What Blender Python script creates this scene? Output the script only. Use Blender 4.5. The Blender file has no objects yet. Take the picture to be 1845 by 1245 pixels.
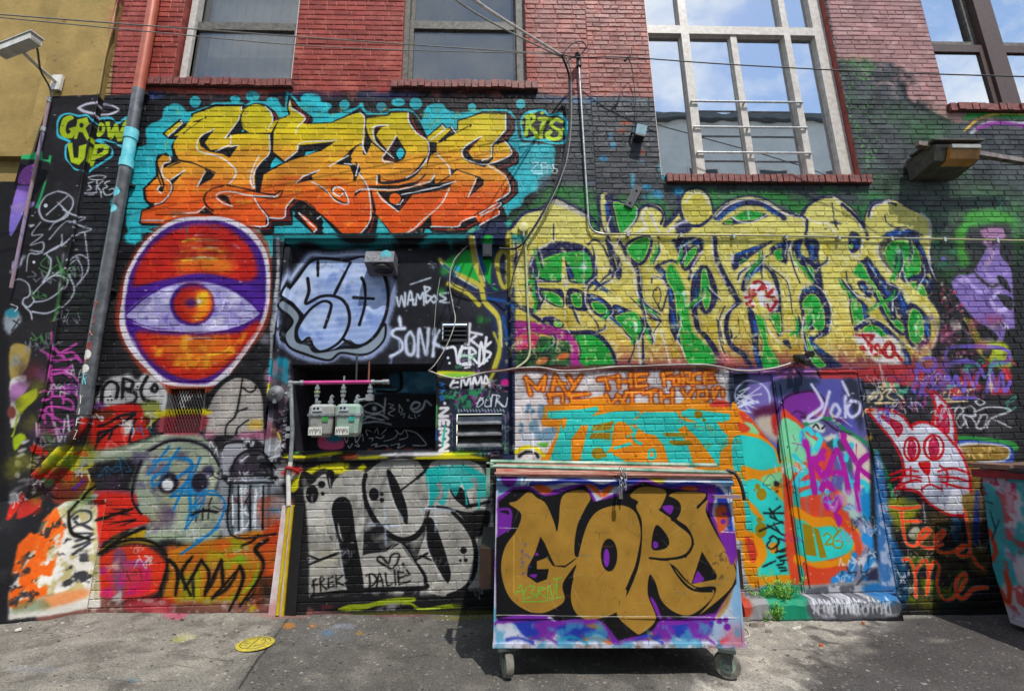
# Graffiti alley wall with a painted dumpster: everything is built in metres.
# The brick facade is the plane Y = 0 (X right, Z up); the alley lies at Y < 0.
import bpy, bmesh, math, random
import numpy as np
from mathutils import Vector, Matrix

random.seed(7)
rng = np.random.default_rng(11)
scene = bpy.context.scene

# -- camera
F_PX, CX, CY = 808.0, 922.5, 622.5          # focal length and centre, in photograph pixels (1845 wide)
CAM = np.array([0.0, -4.2, 1.40])
def _u(v):
    v = np.array(v, float); return v / np.linalg.norm(v)
_up = _u((865 - CX, -3030 - CY, F_PX))       # where the verticals meet
_xr = _u((24000 - CX, 470 - CY, F_PX)); _xr = _u(_xr - _up * _xr.dot(_up))
_fw = np.cross(_up, _xr); _fw = _fw if _fw[2] > 0 else -_fw
ROT = np.stack([_xr, _fw, _up])              # rows: world axes seen from the camera (x right, y down, z ahead)
cam_data = bpy.data.cameras.new('camera')
cam = bpy.data.objects.new('camera', cam_data)
scene.collection.objects.link(cam)
_m = ROT @ np.diag([1.0, -1.0, -1.0])
cam.matrix_world = Matrix(((*_m[0], CAM[0]), (*_m[1], CAM[1]), (*_m[2], CAM[2]), (0, 0, 0, 1)))
cam_data.sensor_fit = 'HORIZONTAL'
cam_data.sensor_width = 36.0
cam_data.lens = 36.0 * F_PX / 1845.0
cam_data.clip_start = 0.05
cam_data.clip_end = 500.0
scene.camera = cam

# -- sky, sun, exposure
SUN = _u((0.48, -0.98, 1.85))
world = bpy.data.worlds.new('World'); scene.world = world; world.use_nodes = True
wn = world.node_tree; wn.nodes.clear()
def _n(t, typ, **k):
    nd = t.nodes.new(typ)
    for a, b in k.items(): setattr(nd, a, b)
    return nd
sky = _n(wn, 'ShaderNodeTexSky', sky_type='NISHITA', sun_disc=False, dust_density=.25, air_density=1.3)
sky.sun_elevation = math.asin(SUN[2]); sky.sun_rotation = math.atan2(SUN[0], SUN[1])
tc = _n(wn, 'ShaderNodeTexCoord')
mp = _n(wn, 'ShaderNodeMapping'); mp.inputs['Scale'].default_value = (1.5, 2.6, 3.2)
mp.inputs['Rotation'].default_value = (0.3, 0.5, 0.6)
cn = _n(wn, 'ShaderNodeTexNoise'); cn.inputs['Scale'].default_value = 2.3; cn.inputs['Detail'].default_value = 9
cn.inputs['Roughness'].default_value = 0.62
cr = _n(wn, 'ShaderNodeValToRGB'); cr.color_ramp.elements[0].position = 0.41; cr.color_ramp.elements[1].position = 0.64
mx = _n(wn, 'ShaderNodeMix', data_type='RGBA')
mx.inputs['B'].default_value = (6.6, 6.9, 7.2, 1)
bg = _n(wn, 'ShaderNodeBackground'); bg.inputs['Strength'].default_value = 0.15
wo = _n(wn, 'ShaderNodeOutputWorld')
L = wn.links.new
L(tc.outputs['Generated'], mp.inputs['Vector']); L(mp.outputs['Vector'], cn.inputs['Vector'])
L(cn.outputs['Fac'], cr.inputs['Fac']); L(cr.outputs['Color'], mx.inputs['Factor'])
L(sky.outputs['Color'], mx.inputs['A']); L(mx.outputs['Result'], bg.inputs['Color'])
L(bg.outputs['Background'], wo.inputs['Surface'])
sun_data = bpy.data.lights.new('sun', 'SUN'); sun_data.energy = 2.8; sun_data.angle = math.radians(0.6)
sun_data.color = (1.0, 0.955, 0.89)
sun = bpy.data.objects.new('sun', sun_data); scene.collection.objects.link(sun)
sun.rotation_euler = Vector(SUN).to_track_quat('Z', 'Y').to_euler()
vs = scene.view_settings
vs.view_transform = 'Standard'; vs.look = 'None'; vs.exposure = 0.75; vs.gamma = 1.0; vs.use_curve_mapping = False
scene.cycles.max_bounces = 6

# -- pixel -> place helpers
def ray(px, py):
    return ROT @ np.array([(px - CX) / F_PX, (py - CY) / F_PX, 1.0])
def at(px, py, Y=0.0):
    d = ray(px, py); return CAM + d * ((Y - CAM[1]) / d[1])
def wx(px, py, Y=0.0): return float(at(px, py, Y)[0])
def wz(px, py, Y=0.0): return float(at(px, py, Y)[2])
SLOPE = -0.027                                # the alley falls gently to the right
def gz(x): return SLOPE * x
def on_ground(px, py):
    d = ray(px, py); n = np.array([-SLOPE, 0, 1.0]); t = -(n @ CAM) / (n @ d); return CAM + d * t

# -- painting: strokes and fills rastered in wall metres
def vnoise(h, w, cell, seed, octaves=3):
    r = np.random.default_rng(seed); out = np.zeros((h, w), np.float32); amp, tot = 1.0, 0.0
    for o in range(octaves):
        c = max(cell / 2 ** o, 1.0); gh, gw = int(h / c) + 3, int(w / c) + 3
        g = r.random((gh, gw), dtype=np.float32)
        y = np.arange(h) / c; x = np.arange(w) / c
        yi = y.astype(int); xi = x.astype(int); fy = (y - yi)[:, None]; fx = (x - xi)[None]
        fy = fy * fy * (3 - 2 * fy); fx = fx * fx * (3 - 2 * fx)
        a = g[yi][:, xi]; b = g[yi][:, xi + 1]; c2 = g[yi + 1][:, xi]; d = g[yi + 1][:, xi + 1]
        out += amp * ((a * (1 - fx) + b * fx) * (1 - fy) + (c2 * (1 - fx) + d * fx) * fy)
        tot += amp; amp *= 0.5
    return (out / tot).astype(np.float32)

def rgb(c):
    if isinstance(c, str):
        c = c.lstrip('#')
        if len(c) == 3: c = ''.join(k * 2 for k in c)
        return np.array([int(c[i:i + 2], 16) / 255 for i in (0, 2, 4)], np.float32)
    return np.array(c, np.float32)

def smooth_pts(p, closed, n=6):
    m = len(p)
    if m < 3: return p
    out = []
    for i in range(m if closed else m - 1):
        if closed: a, b, c, d = p[i - 1], p[i], p[(i + 1) % m], p[(i + 2) % m]
        else: a, b, c, d = p[max(i - 1, 0)], p[i], p[i + 1], p[min(i + 2, m - 1)]
        for k in range(n):
            t = k / n
            out.append(0.5 * (2 * b + (c - a) * t + (2 * a - 5 * b + 4 * c - d) * t * t + (3 * b - a - 3 * c + d) * t ** 3))
    if not closed: out.append(p[-1])
    return np.array(out)

def blur(a, r):
    r = int(round(r))
    if r < 1: return a
    for ax in (0, 1):
        for _ in range(2):
            pad = [(0, 0), (0, 0)]; pad[ax] = (r + 1, r)
            c = np.cumsum(np.pad(a, pad), axis=ax)
            n = a.shape[ax]
            a = (np.take(c, range(2 * r + 1, 2 * r + 1 + n), axis=ax) - np.take(c, range(0, n), axis=ax)) / (2 * r + 1)
    return a

class Canvas:
    def __init__(s, name, u0, u1, v0, v1, ppm, base, conv):
        s.name, s.u0, s.v0, s.u1, s.v1, s.ppm, s.conv = name, u0, v0, u1, v1, ppm, conv
        s.W, s.H = int((u1 - u0) * ppm), int((v1 - v0) * ppm)
        s.a = np.empty((s.H, s.W, 3), np.float32); s.a[:] = rgb(base)
        s.grain = vnoise(s.H, s.W, 4.0, 5, 2); s.patch = vnoise(s.H, s.W, 40.0, 9, 4)
        s.K(0, 0, 1.0)
    def K(s, x0, y0, sc): s.k = (x0, y0, sc); return s        # coordinates below are read off an enlarged crop
    def uv(s, q):
        x0, y0, sc = s.k; p = s.conv(x0 + q[0] / sc, y0 + q[1] / sc)
        return np.array([(p[0] - s.u0) * s.ppm, (p[1] - s.v0) * s.ppm])
    def pts(s, d):
        if isinstance(d, str): d = np.array(d.split(), float).reshape(-1, 2)
        return np.array([s.uv(q) for q in d])
    def unit(s, q):                                            # canvas pixels per crop pixel there
        a, b = s.uv(q), s.uv((q[0] + 10, q[1])); return np.linalg.norm(b - a) / 10
    def _mix(s, x0, y0, cov, col, op, vg, fleck):
        h, w = cov.shape
        X0, Y0, X1, Y1 = max(x0, 0), max(y0, 0), min(x0 + w, s.W), min(y0 + h, s.H)
        if X1 <= X0 or Y1 <= Y0: return
        cov = cov[Y0 - y0:Y1 - y0, X0 - x0:X1 - x0]
        g = s.grain[Y0:Y1, X0:X1]
        cov = np.clip(cov + (g - .5) * 2.2 * cov * (1 - cov), 0, 1)
        if fleck: cov = cov * (1 - fleck * np.clip((s.patch[Y0:Y1, X0:X1] - .5) * 7 + .1, 0, 1))
        a = (cov * op)[..., None]; d = s.a[Y0:Y1, X0:X1]
        if vg is not None:
            zs = [t[0] for t in vg]; cs = np.array([t[1] for t in vg])
            yy = np.arange(Y0, Y1) + 0.0
            yy2 = yy[:, None] + ((s.patch[Y0:Y1, X0:X1] - .5) * vg[0][2] if len(vg[0]) > 2 else 0)
            o = np.argsort(zs); zs = np.array(zs)[o]; cs = cs[o]
            C = np.stack([np.interp(yy2, zs, cs[:, k]) for k in range(3)], -1)
            if C.shape[1] == 1: C = np.broadcast_to(C, d.shape)
        else: C = rgb(col)
        C = C * (1 + (s.patch[Y0:Y1, X0:X1, None] - .5) * .22)
        s.a[Y0:Y1, X0:X1] = d * (1 - a) + C * a
    def grad(s, stops, x=0, wob=0):                            # [(crop y, colour)...]
        return [(s.uv((x, y))[1], rgb(c), wob) for y, c in stops]
    def poly(s, d, col='000', soft=0, sm=True, op=1.0, vg=None, line=None, lw=0, fleck=0, n=5):
        p = s.pts(d); p0 = p
        un = s.unit(np.array(d.split(), float).reshape(-1, 2)[0] if isinstance(d, str) else d[0])
        if sm: p = smooth_pts(p, True, n)
        r = soft * un; pad = int(3 * r) + 3
        x0, y0 = np.floor(p.min(0)).astype(int) - pad; x1, y1 = np.ceil(p.max(0)).astype(int) + pad
        if x1 - x0 > 4000 or y1 - y0 > 4000: return
        SS = 3; w, h = (x1 - x0) * SS, (y1 - y0) * SS
        t = np.zeros((h, w + 1), np.int16); q = (p - (x0, y0)) * SS
        for i in range(len(q)):
            (ax, ay), (bx, by) = q[i], q[(i + 1) % len(q)]
            if ay == by: continue
            if ay > by: ax, ay, bx, by = bx, by, ax, ay
            ys = np.arange(max(int(math.ceil(ay - .5)), 0), min(int(math.ceil(by - .5)), h))
            if not len(ys): continue
            xs = ax + (ys + .5 - ay) * (bx - ax) / (by - ay)
            np.add.at(t, (ys, np.clip(np.ceil(xs - .5).astype(int), 0, w)), 1)
        m = (np.cumsum(t[:, :w], axis=1) % 2).astype(np.float32)
        cov = m.reshape(h // SS, SS, w // SS, SS).mean((1, 3))
        if r > .6: cov = blur(cov, r)
        if col is not None: s._mix(x0, y0, cov, col, op, vg, fleck)
        if line: s.line(d, lw, line, sm=sm, closed=True)
    def line(s, d, w, col, soft=0.0, sm=True, closed=False, op=1.0, taper=0, vg=None, fleck=0, n=6):
        raw = np.array(d.split(), float).reshape(-1, 2) if isinstance(d, str) else np.array(d, float)
        p = s.pts(raw); un = s.unit(raw[0])
        if sm and len(p) > 2: p = smooth_pts(p, closed, n)
        if closed: p = np.vstack([p, p[:1]])
        hw = max(w * un / 2, .35); sf = max(soft * un, .55)
        spray = soft >= 1.5 and op >= .8 and not fleck; ph = (raw[0, 0] * 7.3 + raw[0, 1]) % 6.28
        pad = int(hw * (2.4 if spray else 1.3) + 2 * sf + 3)
        x0, y0 = np.floor(p.min(0)).astype(int) - pad; x1, y1 = np.ceil(p.max(0)).astype(int) + pad
        cov = np.zeros((y1 - y0, x1 - x0), np.float32); N = len(p) - 1
        for i in range(N):
            a, b = p[i] - (x0, y0), p[i + 1] - (x0, y0)
            lo = np.floor(np.minimum(a, b)).astype(int) - pad; hi = np.ceil(np.maximum(a, b)).astype(int) + pad + 1
            lo = np.maximum(lo, 0); hi = np.minimum(hi, (x1 - x0, y1 - y0))
            if (hi <= lo).any(): continue
            X = np.arange(lo[0], hi[0])[None] + .5; Yy = np.arange(lo[1], hi[1])[:, None] + .5
            ab = b - a; l2 = ab @ ab + 1e-9
            t = np.clip(((X - a[0]) * ab[0] + (Yy - a[1]) * ab[1]) / l2, 0, 1)
            dd = np.hypot(X - a[0] - t * ab[0], Yy - a[1] - t * ab[1])
            k = (i + t) / max(N, 1)
            if taper == 1: ww = hw * (1 - .85 * k)
            elif taper == 2: ww = hw * (.25 + .75 * np.sin(np.pi * k))
            elif taper == -1: ww = hw * (.15 + .85 * k)
            else: ww = hw * (.92 + .13 * np.sin(k * 6.1 + ph) + .07 * np.sin(k * 17 + 2 * ph))
            c = np.clip((ww - dd) / (2 * sf) + .5, 0, 1)
            if spray: c = np.maximum(c, .22 * np.clip(1 - (dd - ww) / (1.1 * hw + 2), 0, 1) ** 2)
            v = cov[lo[1]:hi[1], lo[0]:hi[0]]; np.maximum(v, c, out=v)
        s._mix(x0, y0, cov, col, op, vg, fleck)
    def lines(s, ds, w, col, **k):
        for d in ds: s.line(d, w, col, **k)
    def dot(s, x, y, rx, ry, col, soft=0.0, rot=0.0, op=1.0, line=None, lw=0, fleck=0):
        t = np.linspace(0, 2 * np.pi, 18, endpoint=False); c, sn = math.cos(rot), math.sin(rot)
        q = [(x + rx * math.cos(k) * c - ry * math.sin(k) * sn, y + rx * math.cos(k) * sn + ry * math.sin(k) * c) for k in t]
        s.poly(q, col, soft=soft, op=op, n=2, line=line, lw=lw, fleck=fleck)
    def dots(s, seq, col, soft=0, **k):
        for t in seq: s.dot(t[0], t[1], t[2], t[3] if len(t) > 3 else t[2], col, soft, **k)
    def mist(s, d, col, cell, lo, hi, op=1.0, seed=3, soft=8):   # patchy speckled overspray inside an outline
        p = s.pts(d); keep = s.a.copy()
        s.poly(d, col, soft=soft, op=op, sm=False)
        x0, y0 = np.maximum(np.floor(p.min(0)).astype(int) - 60, 0); x1, y1 = np.ceil(p.max(0)).astype(int) + 60
        x1, y1 = min(x1, s.W), min(y1, s.H)
        if x1 <= x0 or y1 <= y0: return
        nz = vnoise(y1 - y0, x1 - x0, cell, seed, 4)
        f = np.clip((nz - lo) / (hi - lo), 0, 1)[..., None]
        s.a[y0:y1, x0:x1] = keep[y0:y1, x0:x1] * (1 - f) + s.a[y0:y1, x0:x1] * f
    def image(s):
        im = bpy.data.images.new(s.name, s.W, s.H, alpha=False)
        b = np.ones((s.H, s.W, 4), np.float32); l = s.a.mean(-1, keepdims=True); b[..., :3] = np.clip(l + (s.a - l) * 1.04, 0, 1)
        im.pixels.foreach_set(b.ravel()); im.update(); im.pack(); return im

# -- mesh helpers
COL = scene.collection
def link(o, parent=None):
    COL.objects.link(o)
    if parent is not None: o.parent = parent
    return o
def tag(o, label=None, cat=None, group=None, kind=None):
    for k, v in (('label', label), ('category', cat), ('group', group), ('kind', kind)):
        if v: o[k] = v
    return o
def thing(name, label, cat, loc=(0, 0, 0), rot=(0, 0, 0), group=None):
    o = bpy.data.objects.new(name, None); o.empty_display_size = 0.05
    o.location = loc; o.rotation_euler = rot; link(o); return tag(o, label, cat, group)
def obj(name, bm, mat, parent=None, smooth=False, bevel=0):
    if bevel:
        es = [e for e in bm.edges if e.is_manifold and len(e.link_faces) == 2 and e.calc_face_angle(0) > .5]
        bmesh.ops.bevel(bm, geom=es, offset=bevel, segments=2, affect='EDGES', profile=.6)
    bmesh.ops.recalc_face_normals(bm, faces=bm.faces)
    me = bpy.data.meshes.new(name); bm.to_mesh(me); bm.free()
    if smooth:
        for p in me.polygons: p.use_smooth = True
        me.set_sharp_from_angle(angle=math.radians(38))
    o = bpy.data.objects.new(name, me)
    for m in (mat if isinstance(mat, (list, tuple)) else [mat]): me.materials.append(m)
    return link(o, parent)
def B(): return bmesh.new()
def box(bm, x0, x1, y0, y1, z0, z1, M=None):
    v = [bm.verts.new((x, y, z)) for x in (x0, x1) for y in (y0, y1) for z in (z0, z1)]
    for f in ((0, 1, 3, 2), (4, 6, 7, 5), (0, 4, 5, 1), (2, 3, 7, 6), (0, 2, 6, 4), (1, 5, 7, 3)):
        bm.faces.new([v[i] for i in f])
    if M is not None:
        for k in v: k.co = M @ k.co
    return bm
def quad(bm, *ps):
    return bm.faces.new([bm.verts.new(p) for p in ps])
def tube(bm, pts, r, n=8, cap=True):
    pts = [Vector(p) for p in pts]; rs = r if isinstance(r, (list, tuple)) else [r] * len(pts); rings = []
    t0 = (pts[1] - pts[0]).normalized(); ref = Vector((0, 0, 1)) if abs(t0.z) < .9 else Vector((1, 0, 0))
    nrm = t0.cross(ref).normalized()
    for i, p in enumerate(pts):
        t = (pts[min(i + 1, len(pts) - 1)] - pts[max(i - 1, 0)]).normalized()
        nrm = (nrm - t * nrm.dot(t)).normalized(); b = t.cross(nrm)
        rings.append([bm.verts.new(p + (nrm * math.cos(a) + b * math.sin(a)) * rs[i]) for a in [2 * math.pi * k / n for k in range(n)]])
    for a, b in zip(rings, rings[1:]):
        for k in range(n): bm.faces.new((a[k], a[(k + 1) % n], b[(k + 1) % n], b[k]))
    if cap: bm.faces.new(rings[0][::-1]); bm.faces.new(rings[-1])
    return bm
def lathe(bm, prof, M, n=20):            # profile of (radius, height) about local z
    rings = [[bm.verts.new(M @ Vector((r * math.cos(2 * math.pi * k / n), r * math.sin(2 * math.pi * k / n), z))) for k in range(n)] for r, z in prof]
    for a, b in zip(rings, rings[1:]):
        for k in range(n): bm.faces.new((a[k], a[(k + 1) % n], b[(k + 1) % n], b[k]))
    bm.faces.new(rings[0][::-1]); bm.faces.new(rings[-1]); return bm
def curve(ps, n=6):
    return [Vector(q) for q in smooth_pts(np.array([list(p) for p in ps], float), False, n)]
def extrude_xz(bm, ps, y0, y1):          # outline in x, z extruded between two depths
    a = [bm.verts.new((x, y0, z)) for x, z in ps]; b = [bm.verts.new((x, y1, z)) for x, z in ps]
    bm.faces.new(a); bm.faces.new(b[::-1])
    for i in range(len(ps)):
        j = (i + 1) % len(ps); bm.faces.new((a[j], a[i], b[i], b[j]))
    return bm
def extrude_yz(bm, ps, x0, x1):
    a = [bm.verts.new((x0, y, z)) for y, z in ps]; b = [bm.verts.new((x1, y, z)) for y, z in ps]
    bm.faces.new(a); bm.faces.new(b[::-1])
    for i in range(len(ps)):
        j = (i + 1) % len(ps); bm.faces.new((a[j], a[i], b[i], b[j]))
    return bm

# -- materials
def mat_new(name):
    m = bpy.data.materials.new(name); m.use_nodes = True; t = m.node_tree
    return m, t, t.nodes['Principled BSDF']
def add_bump(t, b, scale, strength, dist=.004, detail=6, vec=None):
    n = _n(t, 'ShaderNodeTexNoise'); n.inputs['Scale'].default_value = scale; n.inputs['Detail'].default_value = detail
    g = _n(t, 'ShaderNodeNewGeometry'); t.links.new(g.outputs['Position'], n.inputs['Vector'])
    u = _n(t, 'ShaderNodeBump'); u.inputs['Strength'].default_value = strength; u.inputs['Distance'].default_value = dist
    t.links.new(n.outputs['Fac'], u.inputs['Height']); t.links.new(u.outputs['Normal'], b.inputs['Normal']); return n
def mat(name, col, rough=.5, metal=0.0, col2=None, scale=14.0, bump=0.0, bscale=90.0, spec=.5):
    m, t, b = mat_new(name); c = rgb(col); lin = lambda k: tuple(float(x) ** 2.2 for x in rgb(k)) + (1,)
    b.inputs['Roughness'].default_value = rough; b.inputs['Metallic'].default_value = metal
    b.inputs['Specular IOR Level'].default_value = spec
    n = _n(t, 'ShaderNodeTexNoise'); n.inputs['Scale'].default_value = scale; n.inputs['Detail'].default_value = 8; n.inputs['Roughness'].default_value = .65
    g = _n(t, 'ShaderNodeNewGeometry'); t.links.new(g.outputs['Position'], n.inputs['Vector'])
    r = _n(t, 'ShaderNodeValToRGB'); r.color_ramp.elements[0].position = .36; r.color_ramp.elements[1].position = .64
    r.color_ramp.elements[0].color = lin(col); r.color_ramp.elements[1].color = lin(col2 if col2 else tuple(c * .82))
    t.links.new(n.outputs['Fac'], r.inputs['Fac']); t.links.new(r.outputs['Color'], b.inputs['Base Color'])
    if bump: add_bump(t, b, bscale, bump)
    return m
def mat_paint(name, cv, im, plane='xz', rough=.5, metal=0.0, bump=.25, bscale=70.0, tone=False, dirt=.25, spec=.14, speck=0):
    m, t, b = mat_new(name); L = t.links.new
    g = _n(t, 'ShaderNodeNewGeometry'); s = _n(t, 'ShaderNodeSeparateXYZ'); L(g.outputs['Position'], s.inputs[0])
    cb = _n(t, 'ShaderNodeCombineXYZ')
    for k, (ax, lo, hi) in enumerate(((plane[0], cv.u0, cv.u1), (plane[1], cv.v0, cv.v1))):
        r = _n(t, 'ShaderNodeMapRange', clamp=False); r.inputs['From Min'].default_value = lo; r.inputs['From Max'].default_value = hi
        L(s.outputs['xyz'.index(ax)], r.inputs['Value']); L(r.outputs[0], cb.inputs[k])
    # a touch of waviness where the paint meets rough masonry
    tx = _n(t, 'ShaderNodeTexImage', extension='EXTEND', interpolation='Cubic'); tx.image = im
    L(cb.outputs[0], tx.inputs['Vector'])
    col = tx.outputs['Color']
    n1 = _n(t, 'ShaderNodeTexNoise'); n1.inputs['Scale'].default_value = 3.1; n1.inputs['Detail'].default_value = 10; n1.inputs['Roughness'].default_value = .72
    L(g.outputs['Position'], n1.inputs['Vector'])
    mr = _n(t, 'ShaderNodeMapRange'); mr.inputs['From Min'].default_value = .3; mr.inputs['From Max'].default_value = .72
    mr.inputs['To Min'].default_value = 1.0 - dirt; mr.inputs['To Max'].default_value = 1.06
    L(n1.outputs['Fac'], mr.inputs['Value'])
    mu = _n(t, 'ShaderNodeMix', data_type='RGBA', blend_type='MULTIPLY'); mu.inputs['Factor'].default_value = 1.0
    L(col, mu.inputs['A']); L(mr.outputs[0], mu.inputs['B']); col = mu.outputs['Result']
    if tone:
        at_ = _n(t, 'ShaderNodeAttribute', attribute_name='tone')
        m2 = _n(t, 'ShaderNodeMix', data_type='RGBA', blend_type='MULTIPLY'); m2.inputs['Factor'].default_value = 1.0
        L(col, m2.inputs['A']); L(at_.outputs['Color'], m2.inputs['B']); col = m2.outputs['Result']
    if speck:
        n3 = _n(t, 'ShaderNodeTexNoise'); n3.inputs['Scale'].default_value = 95; n3.inputs['Detail'].default_value = 6; n3.inputs['Roughness'].default_value = .8; L(g.outputs['Position'], n3.inputs['Vector'])
        r3 = _n(t, 'ShaderNodeMapRange'); r3.inputs['From Min'].default_value = .3; r3.inputs['From Max'].default_value = .7; r3.inputs['To Min'].default_value = 1 - speck; r3.inputs['To Max'].default_value = 1 + speck; L(n3.outputs['Fac'], r3.inputs['Value'])
        m3 = _n(t, 'ShaderNodeMix', data_type='RGBA', blend_type='MULTIPLY'); m3.inputs['Factor'].default_value = 1.0; L(col, m3.inputs['A']); L(r3.outputs[0], m3.inputs['B']); col = m3.outputs['Result']
    L(col, b.inputs['Base Color'])
    n2 = _n(t, 'ShaderNodeTexNoise'); n2.inputs['Scale'].default_value = 11; n2.inputs['Detail'].default_value = 4
    L(g.outputs['Position'], n2.inputs['Vector'])
    r2 = _n(t, 'ShaderNodeMapRange'); r2.inputs['To Min'].default_value = rough - .14; r2.inputs['To Max'].default_value = rough + .16
    L(n2.outputs['Fac'], r2.inputs['Value']); L(r2.outputs[0], b.inputs['Roughness'])
    b.inputs['Metallic'].default_value = metal; b.inputs['Specular IOR Level'].default_value = spec
    add_bump(t, b, bscale, bump, .005, 5)
    return m
def mat_pane(name, refl, tint, haze=0):
    m = bpy.data.materials.new(name); m.use_nodes = True; t = m.node_tree; t.nodes.clear(); L = t.links.new
    o = _n(t, 'ShaderNodeOutputMaterial'); x = _n(t, 'ShaderNodeMixShader'); x.inputs[0].default_value = refl
    tr = _n(t, 'ShaderNodeBsdfTransparent'); tr.inputs[0].default_value = (*tint, 1)
    gl = _n(t, 'ShaderNodeBsdfGlossy'); gl.inputs['Roughness'].default_value = .012; gl.inputs['Color'].default_value = (.93, .95, .97, 1)
    n = _n(t, 'ShaderNodeTexNoise'); n.inputs['Scale'].default_value = 1.6
    g = _n(t, 'ShaderNodeNewGeometry'); L(g.outputs['Position'], n.inputs['Vector'])
    u = _n(t, 'ShaderNodeBump'); u.inputs['Strength'].default_value = .12; u.inputs['Distance'].default_value = .02
    L(n.outputs['Fac'], u.inputs['Height']); L(u.outputs['Normal'], gl.inputs['Normal'])
    df = _n(t, 'ShaderNodeBsdfDiffuse'); df.inputs[0].default_value = (.3, .32, .33, 1); xh = _n(t, 'ShaderNodeMixShader'); xh.inputs[0].default_value = haze
    L(tr.outputs[0], xh.inputs[1]); L(df.outputs[0], xh.inputs[2]); L(xh.outputs[0], x.inputs[1]); L(gl.outputs[0], x.inputs[2]); L(x.outputs[0], o.inputs['Surface']); return m

M_RED = mat('red_painted_brick', '9c4a40', .6, col2='6e2f2a', scale=9, bump=.5)
M_STEEL = mat('galvanised_steel', 'b9bcbc', .38, .75, col2='8d9090', scale=30, bump=.05)
M_DARKMETAL = mat('dark_metal', '2c2c2e', .5, .3, col2='3c3a38', scale=40)
M_BLACKRUB = mat('black_cable', '1a1a1b', .55)
M_GREYCABLE = mat('grey_cable', '8f8f8a', .5)
M_WHITE = mat('white_enamel', 'd9d8d2', .4, col2='bdbab2', scale=20)
M_CREAM = mat('cream_window_paint', 'c4beb5', .5, col2='a8a098', scale=18, bump=.1)
M_BROWNWOOD = mat('dark_brown_wood', '3a2a26', .6, col2='4a332c', scale=22, bump=.3)
M_GREYWOOD = mat('weathered_window_wood', '6a655c', .65, col2='3f3d39', scale=22, bump=.3)
M_ROOM = mat('dim_room', '3b3a42', .9, col2='2c2b33', scale=2)
M_BLIND = mat('grey_blind', '8a8d8c', .8, col2='787b7a', scale=3)
M_DARKROOM = mat('dark_room', '2a2834', .9, col2='201f2a', scale=2)
M_GLASS = mat_pane('window_glass', .46, (.5, .55, .62))
M_GLASSDULL = mat_pane('dusty_glass', .06, (.72, .74, .76), .16)
M_GLASSBRIGHT = mat_pane('bright_glass', .48, (.5, .52, .56))

# -- painted surfaces
wall = Canvas('wall_paint', -6.2, 7.6, -.3, 7.6, 200, '1b1a1d', None)
wall.Y = 0.0
wall.conv = lambda px, py: at(px, py, wall.Y)[[0, 2]]
W = wall
BLK, WHT, TEAL, RED = '121114', 'dcdce4', '2fb4c0', '8f1d1c'

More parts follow.
